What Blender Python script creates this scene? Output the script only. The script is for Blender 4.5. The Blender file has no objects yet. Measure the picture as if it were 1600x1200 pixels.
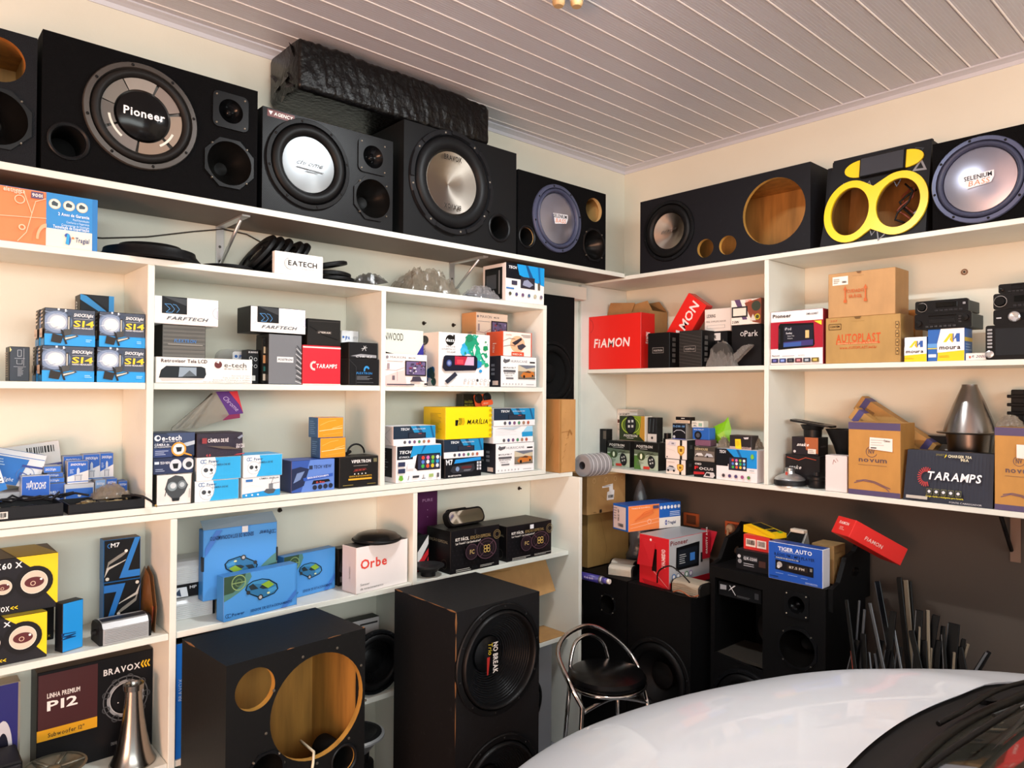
import bpy, bmesh, math, random
from math import pi, sin, cos, radians as RAD
from mathutils import Vector, Matrix
random.seed(7)
SC = bpy.context.scene
COL = SC.collection
# ------------------------------------------------------------------ camera
FPX = 1117.0                                   # focal length in pixels of the 1600x1200 frame
CAM_R = Vector((0.74347895, -0.66872602, 0.00667505))
CAM_U = Vector((-0.01197229, -0.00332962, 0.99992279))
CAM_F = Vector((0.66865216, 0.74350146, 0.01048168))
CAM = Vector((-3.0692, -2.5, 1.62))
cd = bpy.data.cameras.new('camera'); cam = bpy.data.objects.new('camera', cd); COL.objects.link(cam)
cd.sensor_width = 36; cd.lens = FPX / 1600 * 36; cd.clip_start = .05; cd.clip_end = 200
cam.matrix_world = Matrix(((CAM_R.x, CAM_U.x, -CAM_F.x, CAM.x), (CAM_R.y, CAM_U.y, -CAM_F.y, CAM.y),
                           (CAM_R.z, CAM_U.z, -CAM_F.z, CAM.z), (0, 0, 0, 1)))
SC.camera = cam
# ------------------------------------------------------------------ daylight
SC.view_settings.view_transform = 'Standard'; SC.view_settings.look = 'None'
SC.view_settings.gamma = 1; SC.view_settings.use_curve_mapping = False
SC.view_settings.exposure = -0.08
W = bpy.data.worlds.new('sky'); SC.world = W; W.use_nodes = True
W.node_tree.nodes['Background'].inputs[0].default_value = (.80, .92, 1, 1)
W.node_tree.nodes['Background'].inputs[1].default_value = 1.2
sd = bpy.data.lights.new('sun', 'SUN'); sd.energy = 5.0; sd.angle = .01; sd.color = (1, .95, .86)
so = bpy.data.objects.new('sun', sd); COL.objects.link(so); so.rotation_euler = (RAD(-38), RAD(-22), 0)
def area(name, loc, rot, sx, sy, power, col):
    d = bpy.data.lights.new(name, 'AREA'); d.shape = 'RECTANGLE'; d.size = sx; d.size_y = sy; d.energy = power; d.color = col
    o = bpy.data.objects.new(name, d); COL.objects.link(o); o.location = loc; o.rotation_euler = rot
    return o
# daylight entering the open shop front behind the photographer
area('daylight_street_front', (-3.6, -5.6, 2.3), (RAD(80), 0, 0), 4.4, 1.0, 150, (.93, 1, .98))
area('warm_bounce_fill', (-6.6, -3.3, .7), (RAD(90), 0, RAD(-90)), 2.6, 1.2, 250, (1, .50, .30))  # added lamp standing in for warm bounce from unseen sunlit ground
# ------------------------------------------------------------------ pixel -> place helpers (measured on the photo, 1600x1200)
def _solve(px, p, ax):
    k = (px - 800) / FPX; a = CAM_R - k * CAM_F; q = Vector(p) - CAM
    rest = sum(a[i] * q[i] for i in range(3) if i != ax)
    p = list(p); p[ax] = CAM[ax] - rest / a[ax]; return p[ax]
def zAt(py, x, y):
    k = -(py - 600) / FPX; a = CAM_U - k * CAM_F
    return CAM.z - (a.x * (x - CAM.x) + a.y * (y - CAM.y)) / a.z
def xL(px, s, z): return _solve(px, (0, -s, z), 0)      # on plane y=-s (left wall side)
def yR(px, s, z): return _solve(px, (-s, 0, z), 1)      # on plane x=-s (right wall side)
def onZ(px, py, z):
    r = CAM_R * ((px - 800) / FPX) - CAM_U * ((py - 600) / FPX) + CAM_F
    return CAM + r * ((z - CAM.z) / r.z)
def onL(px, py, s):
    r = CAM_R * ((px - 800) / FPX) - CAM_U * ((py - 600) / FPX) + CAM_F
    return CAM + r * ((-s - CAM.y) / r.y)
def onR(px, py, s):
    r = CAM_R * ((px - 800) / FPX) - CAM_U * ((py - 600) / FPX) + CAM_F
    return CAM + r * ((-s - CAM.x) / r.x)
# ------------------------------------------------------------------ materials
MATS = {}
def lin(h):
    h = h.lstrip('#'); h = h if len(h) == 6 else ''.join(c + c for c in h); o = []
    for i in (0, 2, 4):
        c = int(h[i:i+2], 16) / 255; o.append(c / 12.92 if c <= .04045 else ((c + .055) / 1.055) ** 2.4)
    return tuple(o)
def M(col, rough=.45, metal=0, kind='', **kw):
    """procedural material: kind '' print/plastic, card, wall, board, fabric, carbon, brushed, film, ply, paint"""
    key = (col, rough, metal, kind, tuple(sorted(kw.items())))
    if key in MATS: return MATS[key]
    m = bpy.data.materials.new((kind or ('metal' if metal else 'print')) + '_' + col.lstrip('#')); m.use_nodes = True
    nt = m.node_tree; b = nt.nodes['Principled BSDF']; c = lin(col) + (1,)
    b.inputs['Base Color'].default_value = c; b.inputs['Roughness'].default_value = rough; b.inputs['Metallic'].default_value = metal
    N = nt.nodes.new; L = nt.links.new
    def noise(scale, detail=4, stretch=None):
        t = N('ShaderNodeTexCoord'); n = N('ShaderNodeTexNoise'); n.inputs['Scale'].default_value = scale; n.inputs['Detail'].default_value = detail
        if stretch:
            mp = N('ShaderNodeMapping'); mp.inputs['Scale'].default_value = stretch; L(t.outputs['Object'], mp.inputs[0]); L(mp.outputs[0], n.inputs['Vector'])
        else: L(t.outputs['Object'], n.inputs['Vector'])
        return n
    def mix(fac, c2, lo=.35, hi=.7):
        r = N('ShaderNodeMapRange'); r.inputs[1].default_value = lo; r.inputs[2].default_value = hi; L(fac, r.inputs[0])
        x = N('ShaderNodeMix'); x.data_type = 'RGBA'; x.inputs[6].default_value = c; x.inputs[7].default_value = c2
        L(r.outputs[0], x.inputs[0]); L(x.outputs[2], b.inputs['Base Color'])
    def bump(h, st, dist=.002):
        u = N('ShaderNodeBump'); u.inputs['Strength'].default_value = st; u.inputs['Distance'].default_value = dist; L(h, u.inputs['Height']); L(u.outputs[0], b.inputs['Normal'])
    if kind == 'card':
        n = noise(22, 6, (1, 1, .45)); mix(n.outputs[0], tuple(x * .86 for x in c[:3]) + (1,)); bump(n.outputs[0], .08)
    elif kind == 'wall':
        n = noise(3, 6); mix(n.outputs[0], tuple(x * .95 for x in c[:3]) + (1,)); n2 = noise(120, 3); bump(n2.outputs[0], .12)
    elif kind == 'board':
        n = noise(5, 7, (1, 1, 1)); mix(n.outputs[0], tuple(x * .86 for x in c[:3]) + (1,), .5, .85)
    elif kind == 'fabric':
        n = noise(420, 3); bump(n.outputs[0], .7, .003); mix(n.outputs[0], tuple(min(1, x * 2.2) for x in c[:3]) + (1,)); b.inputs['Specular IOR Level'].default_value = .12
    elif kind == 'carbon':
        t = N('ShaderNodeTexCoord'); n = N('ShaderNodeTexChecker'); n.inputs['Scale'].default_value = 240; L(t.outputs['Object'], n.inputs['Vector'])
        bump(n.outputs['Fac'], .35, .001); mix(n.outputs['Fac'], tuple(min(1, x * 2.0) for x in c[:3]) + (1,), 0, 1)
    elif kind == 'brushed':
        b.inputs['Anisotropic'].default_value = kw.get('an', .75); tg = N('ShaderNodeTangent'); tg.direction_type = 'RADIAL'; tg.axis = kw.get('axis', 'Y'); L(tg.outputs[0], b.inputs['Tangent'])
    elif kind == 'film':
        n = noise(45, 6); bump(n.outputs[0], .5, .004); b.inputs['Alpha'].default_value = kw.get('alpha', .45); b.inputs['Specular IOR Level'].default_value = .7
    elif kind == 'bag':
        b.inputs['Specular IOR Level'].default_value = .35
        n = noise(55, 8); bump(n.outputs[0], .8, .006)
    elif kind == 'ply':
        n = noise(26, 6, (1, 1, .12)); mix(n.outputs[0], tuple(x * .55 for x in c[:3]) + (1,), .4, .75)
    elif kind == 'stone':
        n = noise(30, 8); mix(n.outputs[0], tuple(x * .7 for x in c[:3]) + (1,)); bump(n.outputs[0], .2)
    elif kind == 'scuff':
        n = noise(70, 8); mix(n.outputs[0], tuple(min(1, x * 2.4 + .004) for x in c[:3]) + (1,), .62, .8); bump(n.outputs[0], .15)
    elif kind == 'glass':
        b.inputs['Transmission Weight'].default_value = kw.get('tr', .9); b.inputs['IOR'].default_value = 1.45
    elif kind == 'glow':
        b.inputs['Emission Color'].default_value = c; b.inputs['Emission Strength'].default_value = kw.get('st', 4)
    if max(c[:3]) < .03 and kind in ('', 'scuff', 'carbon'): b.inputs['Specular IOR Level'].default_value = .22
    if kw.get('coat'): b.inputs['Coat Weight'].default_value = kw['coat']; b.inputs['Coat Roughness'].default_value = .03
    MATS[key] = m; return m
def P(col): return M(col, .42)                                # printed card
# ------------------------------------------------------------------ things and parts
def thing(name, label, cat, loc=(0, 0, 0), rz=0, group=None, rot=None):
    o = bpy.data.objects.new(name, None); COL.objects.link(o); o.empty_display_size = .05
    o.location = loc; o.rotation_euler = rot if rot else (0, 0, rz)
    o['label'] = label; o['category'] = cat
    if group: o['group'] = group
    return o
def tag(o, label, cat, group=None):
    o['label'] = label; o['category'] = cat
    if group: o['group'] = group
    return o
def struct(o): o['kind'] = 'structure'; return o
class MB:
    """collects shapes into one mesh; each face keeps a material slot and a smooth flag"""
    def __init__(s, *mats): s.v = []; s.f = []; s.m = []; s.s = []; s.mats = list(mats)
    def slot(s, mat):
        if mat not in s.mats: s.mats.append(mat)
        return s.mats.index(mat)
    def add(s, vs, fs, m=0, smooth=False, T=None):
        if not isinstance(m, int): m = s.slot(m)
        o = len(s.v); s.v += [tuple(T @ Vector(q)) if T else tuple(q) for q in vs]
        for f in fs: s.f.append([i + o for i in f]); s.m.append(m); s.s.append(smooth)
        return s
    def box(s, x0, x1, y0, y1, z0, z1, m=0, bev=.0, T=None, fm=None):
        """fm: dict face->material (front,-y; back,+y; left,-x; right,+x; bottom; top)"""
        b = min(bev, abs(x1-x0)/2.01, abs(y1-y0)/2.01, abs(z1-z0)/2.01)
        names = {'left': (0, -1), 'right': (0, 1), 'front': (1, -1), 'back': (1, 1), 'bottom': (2, -1), 'top': (2, 1)}
        lo = (x0, y0, z0); hi = (x1, y1, z1)
        if b <= 0:
            vs = [(x, y, z) for x in (x0, x1) for y in (y0, y1) for z in (z0, z1)]
            F = {'left': (0, 1, 3, 2), 'right': (4, 6, 7, 5), 'front': (0, 4, 5, 1), 'back': (2, 3, 7, 6), 'bottom': (0, 2, 6, 4), 'top': (1, 5, 7, 3)}
            for k, f in F.items():
                o = len(s.v); s.v += [tuple(T @ Vector(vs[i])) if T else vs[i] for i in f]; s.f.append([o, o+1, o+2, o+3])
                mm = fm.get(k, m) if fm else m; s.m.append(mm if isinstance(mm, int) else s.slot(mm)); s.s.append(False)
            return s
        V = {}; vs = []
        for i in range(8):
            sg = [(1 if i >> k & 1 else -1) for k in range(3)]
            for ax in range(3):
                p = [hi[k] - b if sg[k] > 0 else lo[k] + b for k in range(3)]; p[ax] = hi[ax] if sg[ax] > 0 else lo[ax]
                V[(tuple(sg), ax)] = len(vs); vs.append(tuple(p))
        fs = []; ms = []
        for k, (ax, d) in names.items():
            a, c = [q for q in range(3) if q != ax]; f = []
            for (p, q) in ((-1, -1), (1, -1), (1, 1), (-1, 1)):
                sg = [0, 0, 0]; sg[ax] = d; sg[a] = p; sg[c] = q; f.append(V[(tuple(sg), ax)])
            if (d > 0) != (ax != 1): f.reverse()
            fs.append(f); mm = fm.get(k, m) if fm else m; ms.append(mm if isinstance(mm, int) else s.slot(mm))
        base = m if isinstance(m, int) else s.slot(m)
        for ax in range(3):                                  # edges parallel to ax
            a, c = [q for q in range(3) if q != ax]
            for p in (-1, 1):
                for q in (-1, 1):
                    A = [0]*3; B = [0]*3; A[a] = B[a] = p; A[c] = B[c] = q; A[ax] = -1; B[ax] = 1
                    f = [V[(tuple(A), a)], V[(tuple(B), a)], V[(tuple(B), c)], V[(tuple(A), c)]]
                    fs.append(f); ms.append(base)
        for i in range(8):
            sg = tuple(1 if i >> k & 1 else -1 for k in range(3)); fs.append([V[(sg, 0)], V[(sg, 1)], V[(sg, 2)]]); ms.append(base)
        cen = Vector([(lo[k] + hi[k]) / 2 for k in range(3)])
        for i, f in enumerate(fs):                           # outward winding
            p = [Vector(vs[j]) for j in f]; n = (p[1]-p[0]).cross(p[2]-p[0])
            if n.dot(sum(p, Vector())/len(p) - cen) < 0: f.reverse()
        o = len(s.v); s.v += [tuple(T @ Vector(q)) if T else q for q in vs]
        for f, mm in zip(fs, ms): s.f.append([j + o for j in f]); s.m.append(mm); s.s.append(False)
        return s
    def lathe(s, prof, m=0, seg=40, T=None, sharp=38, r0=0, arc=2*pi):
        """prof: (r, h) pairs, turned about local z"""
        if not isinstance(m, int): m = s.slot(m)
        closed = arc > 6.28; n = seg if closed else seg + 1
        rings = []; prev = None
        def ring(r, h):
            o = len(s.v)
            for k in range(n):
                a = r0 + arc * k / seg; p = (r * cos(a), r * sin(a), h); s.v.append(tuple(T @ Vector(p)) if T else p)
            return o
        last = None
        for i in range(len(prof) - 1):
            (ra, ha), (rb, hb) = prof[i], prof[i+1]
            ang = math.atan2(hb - ha, rb - ra)
            if last is None or abs((ang - last[1] + pi) % (2*pi) - pi) > RAD(sharp): A = ring(ra, ha)
            else: A = last[0]
            B = ring(rb, hb)
            for k in range(seg):
                k2 = (k + 1) % n if closed else k + 1
                s.f.append([A + k, A + k2, B + k2, B + k]); s.m.append(m); s.s.append(True)
            last = (B, ang)
        return s
    def tube(s, path, r, m=0, seg=8, closed=False, cap=True):
        if not isinstance(m, int): m = s.slot(m)
        path = [Vector(p) for p in path]; n = len(path); up = None; o = len(s.v)
        for i in range(n):
            a = path[(i-1) % n] if closed or i > 0 else path[i]; b = path[(i+1) % n] if closed or i < n-1 else path[i]
            t = (b - a).normalized()
            if up is None:
                up = t.orthogonal().normalized()
            up = (up - t * up.dot(t)).normalized(); sd_ = t.cross(up)
            rr = r[i] if isinstance(r, (list, tuple)) else r
            for k in range(seg): s.v.append(tuple(path[i] + (up * cos(2*pi*k/seg) + sd_ * sin(2*pi*k/seg)) * rr))
        for i in range(n if closed else n - 1):
            for k in range(seg):
                j = (i+1) % n
                s.f.append([o+i*seg+k, o+i*seg+(k+1) % seg, o+j*seg+(k+1) % seg, o+j*seg+k]); s.m.append(m); s.s.append(True)
        if cap and not closed:
            s.f.append([o+k for k in range(seg)][::-1]); s.m.append(m); s.s.append(False)
            s.f.append([o+(n-1)*seg+k for k in range(seg)]); s.m.append(m); s.s.append(False)
        return s
    def plate(s, outer, holes, th, m=0, mh=None, T=None, back=None):
        """flat plate in local xz at y=0 (front, facing -y) .. y=th with real holes; mh colours the cut edges"""
        m = m if isinstance(m, int) else s.slot(m); mh = m if mh is None else (mh if isinstance(mh, int) else s.slot(mh)); mb = m if back is None else s.slot(back)
        bm = bmesh.new()
        loops = [outer] + list(holes); edges = []
        for lp in loops:
            vs = [bm.verts.new((p[0], 0, p[1])) for p in lp]
            for i in range(len(vs)): edges.append(bm.edges.new((vs[i], vs[(i+1) % len(vs)])))
        bmesh.ops.triangle_fill(bm, use_beauty=True, use_dissolve=False, edges=edges)
        bm.verts.index_update(); pts = [v.co.copy() for v in bm.verts]; tris = [[v.index for v in f.verts] for f in bm.faces]; bm.free()
        tri2 = []
        for t in tris:
            a, b, c = (pts[i] for i in t)
            if (b-a).cross(c-a).y > 0: t = t[::-1]
            tri2.append(t)
        s.add(pts, tri2, m, False, T); s.add([(p.x, th, p.z) for p in pts], [t[::-1] for t in tri2], mb, False, T)
        for li, lp in enumerate(loops):
            n = len(lp); vs = [(p[0], 0, p[1]) for p in lp] + [(p[0], th, p[1]) for p in lp]
            s.add(vs, [[i, (i+1) % n, n + (i+1) % n, n + i] for i in range(n)], m if li == 0 else mh, li > 0 and n > 12, T)
        return s
    def grid(s, pts, nu, nv, m=0, smooth=True, T=None):
        return s.add(pts, [[j*nu+i, j*nu+i+1, (j+1)*nu+i+1, (j+1)*nu+i] for j in range(nv-1) for i in range(nu-1)], m, smooth, T)
    def build(s, name, parent=None, loc=None, rot=None):
        me = bpy.data.meshes.new(name); me.from_pydata(s.v, [], s.f); 
        for mt in s.mats: me.materials.append(mt)
        me.polygons.foreach_set('material_index', s.m); me.polygons.foreach_set('use_smooth', s.s); me.update()
        o = bpy.data.objects.new(name, me); COL.objects.link(o)
        if parent: o.parent = parent
        if loc: o.location = loc
        if rot: o.rotation_euler = rot
        return o
def circ(u, v, r, n=40, rv=None, a0=0): return [(u + r*cos(a0+2*pi*k/n), v + (rv or r)*sin(a0+2*pi*k/n)) for k in range(n)]
def rrect(x0, x1, z0, z1, r, n=5):
    out = []
    for cx, cz, a in ((x1-r, z1-r, 0), (x0+r, z1-r, 90), (x0+r, z0+r, 180), (x1-r, z0+r, 270)):
        for k in range(n+1): t = RAD(a + 90*k/n); out.append((cx + r*cos(t), cz + r*sin(t)))
    return out
def copy_tree(o, parent=None):
    c = o.copy(); COL.objects.link(c)
    if parent: c.parent = parent
    for ch in list(o.children): copy_tree(ch, c)
    return c
FRONT = lambda u, v, n=0: Matrix(((1, 0, 0, u), (0, 0, -1, -n), (0, 1, 0, v), (0, 0, 0, 1)))   # lathe axis -> out of the front (-y)
# ------------------------------------------------------------------ lettering: outlines of every glyph, made once
GLY = {}
def make_glyphs():
    chars = [chr(c) for c in range(33, 127)] + list('ÁÂÃÇÉÊÍÓÕÚáâãçéêíóõú®°')
    obs = []
    for bold in (0, 1):
        for ch in chars:
            c = bpy.data.curves.new('g', 'FONT'); c.body = ch; c.resolution_u = 2; c.size = 1; c.offset = .022 if bold else 0
            o = bpy.data.objects.new('g', c); COL.objects.link(o); obs.append((bold, ch, o))
    bpy.context.view_layer.update(); dg = bpy.context.evaluated_depsgraph_get()
    for bold, ch, o in obs:
        me = bpy.data.meshes.new_from_object(o.evaluated_get(dg))
        vs = [(v.co.x, v.co.y) for v in me.vertices]; fs = [list(p.vertices) for p in me.polygons]
        if vs:
            x0 = min(p[0] for p in vs); x1 = max(p[0] for p in vs); GLY[(bold, ch)] = ([(p[0]-x0, p[1]) for p in vs], fs, x1-x0)
        bpy.data.meshes.remove(me)
    for _, _, o in obs:
        c = o.data; bpy.data.objects.remove(o); bpy.data.curves.remove(c)
make_glyphs()
def text2d(txt, bold=0, shear=0, gap=.09):
    x = 0; V = []; F = []
    for ch in txt:
        g = GLY.get((bold, ch))
        if not g: x += .3; continue
        o = len(V); V += [(p[0] + x + shear * p[1], p[1]) for p in g[0]]; F += [[i + o for i in f] for f in g[1]]; x += g[2] + gap
    return V, F, max(x - gap, .01)
class Draw:
    """flat print laid on one face of a thing: O corner, U/V axes (metres), drawn in fractions of the face"""
    STEP = .00022
    def __init__(s, O, U, V, w, h, base=.0006):
        s.O = Vector(O); s.U = Vector(U).normalized(); s.V = Vector(V).normalized(); s.N = s.U.cross(s.V); s.w = w; s.h = h
        s.art = MB(); s.let = MB(); s.k = 0; s.base = base; s.clip = False
    def _p(s, u, v, k):
        if s.clip: u = min(max(u, .002), .998); v = min(max(v, .002), .998)
        return s.O + s.U * (u * s.w) + s.V * (v * s.h) + s.N * (s.base + s.STEP * k)
    def poly(s, pts, col, mb=None, **kw):
        s.k += 1; (mb or s.art).add([s._p(u, v, s.k) for u, v in pts], [list(range(len(pts)))], M(col, .4, **kw) if isinstance(col, str) else col); return s
    def rect(s, u0, v0, u1, v1, col, **kw): return s.poly([(u0, v0), (u1, v0), (u1, v1), (u0, v1)], col, **kw)
    def ell(s, u, v, ru, col, rv=None, n=24):
        rv = rv if rv is not None else ru * s.w / s.h
        return s.poly([(u + ru*cos(2*pi*k/n), v + rv*sin(2*pi*k/n)) for k in range(n)], col)
    def ring(s, u, v, ru, th, col, rv=None, n=28, a0=0, a1=360):
        rv = rv if rv is not None else ru * s.w / s.h; s.k += 1; t = 1 - th
        A = [RAD(a0 + (a1-a0)*k/n) for k in range(n+1)]
        vs = [s._p(u + ru*cos(a), v + rv*sin(a), s.k) for a in A] + [s._p(u + ru*t*cos(a), v + rv*t*sin(a), s.k) for a in A]
        s.art.add(vs, [[n+1+i, i, i+1, n+2+i] for i in range(n)], M(col, .4)); return s
    def line(s, pts, th, col):
        """polyline of thickness th (fraction of height)"""
        for (a, b) in zip(pts, pts[1:]):
            dx = (b[0]-a[0])*s.w; dy = (b[1]-a[1])*s.h; l = math.hypot(dx, dy) or 1; ox = -dy/l*th*s.h/2/s.w; oy = dx/l*th*s.h/2/s.h
            s.poly([(a[0]-ox, a[1]-oy), (b[0]-ox, b[1]-oy), (b[0]+ox, b[1]+oy), (a[0]+ox, a[1]+oy)], col)
        return s
    def text(s, u, v, h, txt, col, w=None, bold=0, shear=0, al='l', rot=0, flip=False):
        """baseline-left (or centre) at u,v; cap height h as fraction of face height; w fits the width (fraction)"""
        V, F, W = text2d(txt, bold, shear); s.k += 1; sc = h * s.h / .70; sx = (w * s.w / W) if w else sc; W *= sx
        off = {'l': 0, 'c': -W/2, 'r': -W}[al]; c, n = cos(RAD(rot)), sin(RAD(rot)); vs = []
        for x, y in V:
            X = x * sx + off; Y = y * sc; vs.append(s.O + s.U * (u*s.w + X*c - Y*n) + s.V * (v*s.h + X*n + Y*c) + s.N * (s.base + s.STEP * s.k))
        s.let.add(vs, F, M(col, .4) if isinstance(col, str) else col); return s
    def rows(s, u, v0, v1, n, w, col, th=.35):
        """lines of unreadably small print"""
        for i in range(n):
            v = v0 + (v1-v0)*(i+.5)/n; ww = w * random.uniform(.6, 1); s.rect(u, v - (v1-v0)/n*th/2, u + ww, v + (v1-v0)/n*th/2, col)
        return s
    def icons(s, u0, u1, v, n, ru, cols, ring=None):
        for i in range(n):
            u = u0 + (u1-u0)*(i/(n-1) if n > 1 else 0); s.ell(u, v, ru, cols[i % len(cols)], n=14)
            if ring: s.ring(u, v, ru*1.05, .2, ring, n=14)
        return s
    def barcode(s, u0, v0, u1, v1, bg='#e8e4dc'):
        s.rect(u0, v0, u1, v1, bg); x = u0 + (u1-u0)*.08; rnd = random.Random(int(u0*1000)+3)
        while x < u1 - (u1-u0)*.1:
            w = (u1-u0)*rnd.uniform(.02, .06); s.rect(x, v0+(v1-v0)*.25, x+w, v1-(v1-v0)*.12, '#1a1a1a'); x += w + (u1-u0)*rnd.uniform(.02, .05)
        return s
    def done(s, parent, art='printed_artwork', let='lettering'):
        if s.art.f: s.art.build(art, parent)
        if s.let.f: s.let.build(let, parent)
# ================================================================== setting
ZC = 2.842
CREAM = M('#e8e7d8', .8, 0, 'wall'); DARKW = M('#54483f', .7, 0, 'wall'); LAM = M('#e3e4da', .38, 0, 'board'); RAW = M('#8a7f74', .7, 0, 'board')
struct(MB(M('#8d8d92', .5, 0, 'stone')).box(-6.8, .12, -5.8, .12, -.1, 0).build('floor'))
w = MB(CREAM, DARKW); w.box(-6.8, .12, 0, .12, 1.24, ZC + .1, 0).box(-6.8, -.66, 0, .12, 0, 1.24, 0).box(-.66, .12, 0, .12, 0, 1.24, 1); struct(w.build('wall_left'))
w = MB(CREAM, DARKW); w.box(0, .12, -5.8, 0, 1.24, ZC + .1, 0).box(0, .12, -5.8, 0, 0, 1.24, 1); struct(w.build('wall_right'))
w = MB(CREAM); w.box(-6.8, 0, -5.8, -5.68, 2.6, ZC + .1).box(-6.8, -6.3, -5.8, -5.68, 0, 2.6).box(-.3, 0, -5.8, -5.68, 0, 2.6); struct(w.build('wall_back'))
w = MB(CREAM); w.box(-6.92, -6.8, -5.8, .12, 2.6, ZC + .1).box(-6.92, -6.8, -5.8, -4.7, 0, 2.6).box(-6.92, -6.8, -.7, .12, 0, 2.6); struct(w.build('wall_side'))
struct(MB(M('#b98f74', .9, 0, 'stone')).box(-30, 20, -40, 10, -.2, -.1).build('ground'))
# PVC lining of the ceiling: tongue and groove planks with fine ribs
PVC = M('#cfd2dc', .34); pitch = .0942
ceil = struct(MB(PVC).box(-6.79, -.002, -5.67, -.002, ZC + .012, ZC + .1).build('ceiling'))
BEAD_SHINE = M('#f6f2f0', .25)  # whiter than the planks: the seam highlight is put into the bead's colour
prof = [(.0065, 0)]
for i in range(7):
    y = .0125 + i * .0112; prof += [(y, 0), (y + .0006, .0005), (y + .0022, .0005), (y + .0028, 0)]
prof += [(pitch - .004, 0), (pitch - .003, .005), (pitch, .006), (pitch, .012)]
mb = MB(PVC, BEAD_SHINE)
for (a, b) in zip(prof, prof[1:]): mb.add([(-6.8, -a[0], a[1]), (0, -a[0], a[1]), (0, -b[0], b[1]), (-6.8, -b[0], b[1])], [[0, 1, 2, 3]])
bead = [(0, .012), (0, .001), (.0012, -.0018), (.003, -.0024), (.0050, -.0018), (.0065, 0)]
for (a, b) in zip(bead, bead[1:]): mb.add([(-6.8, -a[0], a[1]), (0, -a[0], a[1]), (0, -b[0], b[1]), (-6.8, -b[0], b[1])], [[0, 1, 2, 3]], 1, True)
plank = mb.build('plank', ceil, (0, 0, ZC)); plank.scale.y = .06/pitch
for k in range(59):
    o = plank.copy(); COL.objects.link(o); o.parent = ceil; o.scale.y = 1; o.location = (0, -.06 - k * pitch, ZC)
mld = [(0, 0), (0, -.030), (.004, -.030), (.008, -.016), (.020, -.010), (.034, -.006), (.034, 0)]
mb = MB(PVC)
for (a, b) in zip(mld, mld[1:]): mb.add([(-6.8, -a[0], ZC + a[1]), (0, -a[0], ZC + a[1]), (0, -b[0], ZC + b[1]), (-6.8, -b[0], ZC + b[1])], [[0, 1, 2, 3]])
struct(mb.build('trim_1'))
mb = MB(PVC)
for (a, b) in zip(mld, mld[1:]): mb.add([(-a[0], 0, ZC + a[1]), (-a[0], -5.7, ZC + a[1]), (-b[0], -5.7, ZC + b[1]), (-b[0], 0, ZC + b[1])], [[3, 2, 1, 0]])
struct(mb.build('trim_2'))
# ------------------------------------------------------------------ shelving, left wall
SL, TH = .26, .019
ZT, ZU, ZM, ZB, ZL, ZF = 2.20, 2.0, 1.638, 1.277, .90, .52
xa = xL(849, SL, 1.7); xd1 = xL(229.5, SL, 1.7); xd2 = xL(595.5, SL, 1.7); xq1 = xL(265, SL, .95); xq2 = xL(645.5, SL, 1.05); xe = xL(905, .32, 1.0)
def unit(name, label): return thing(name, label, 'shelf')
u = unit('upper_shelf_unit', 'white laminate open shelf unit on the left wall, upper of two')
def bd(n, p, x0, x1, y0, y1, z0, z1, m=LAM): return MB(m).box(x0, x1, y0, y1, z0, z1, 0, .0012).build(n, p)
bd('top_board', u, -4.0, xa + TH, -SL, -.002, ZU - TH, ZU); bd('bottom_board', u, -4.0, xa + TH, -SL, -.002, ZB - TH, ZB)
for x in (-3.98, xd1, xd2, xa): bd('side_panel' if x in (-3.98, xa) else 'divider', u, x, x + TH, -SL, -.002, ZB, ZU - TH)
for x0, x1 in ((-3.98, xd1), (xd1, xd2), (xd2, xa)): bd('shelf', u, x0 + TH + .001, x1 - .001, -SL + .004, -.002, ZM - TH, ZM)
l = unit('lower_shelf_unit', 'white laminate base shelf unit on the left wall behind the floor speakers')
bd('top_board', l, -4.0, xe + TH, -SL, -.002, ZB - 2*TH - .002, ZB - TH - .002)
for x, dp in ((-3.98, SL), (xq1, SL), (xq2, SL), (xe, .32)): bd('side_panel' if x in (-3.98, xe) else 'divider', l, x, x + TH, -dp, -.002, 0, ZB - 2*TH - .003)
for x0, x1 in ((-3.98, xq1), (xq1, xq2), (xq2, xe)):
    bd('shelf', l, x0 + TH + .001, x1 - .001, -SL + .004, -.002, ZL - TH, ZL); bd('shelf', l, x0 + TH + .001, x1 - .001, -SL + .004, -.002, ZF - TH, ZF)
t = thing('wall_shelf', 'long white board shelf near the ceiling on the left wall, held by metal brackets', 'shelf')
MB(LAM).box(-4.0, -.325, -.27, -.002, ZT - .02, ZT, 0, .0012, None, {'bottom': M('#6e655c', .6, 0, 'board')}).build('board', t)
ALU = M('#cfcfcf', .35, .8)
for px in (351, 716):
    x = xL(px, .05, 2.1); mb = MB(ALU); mb.box(x - .013, x + .013, -.006, -.002, 2.03, ZT - .021, 0).box(x - .013, x + .013, -.235, -.002, ZT - .026, ZT - .0205, 0)
    mb.tube([(x, -.012, 2.045), (x, -.19, ZT - .028)], .006, 0, 6)
    b = mb.build('bracket', t)
    for z in (2.06, 2.11): MB(M('#55504a', .4, .6)).lathe([(0, .003), (.004, .002), (.005, 0)], 0, 8, FRONT(x, z, .006)).build('screw', b)
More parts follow.
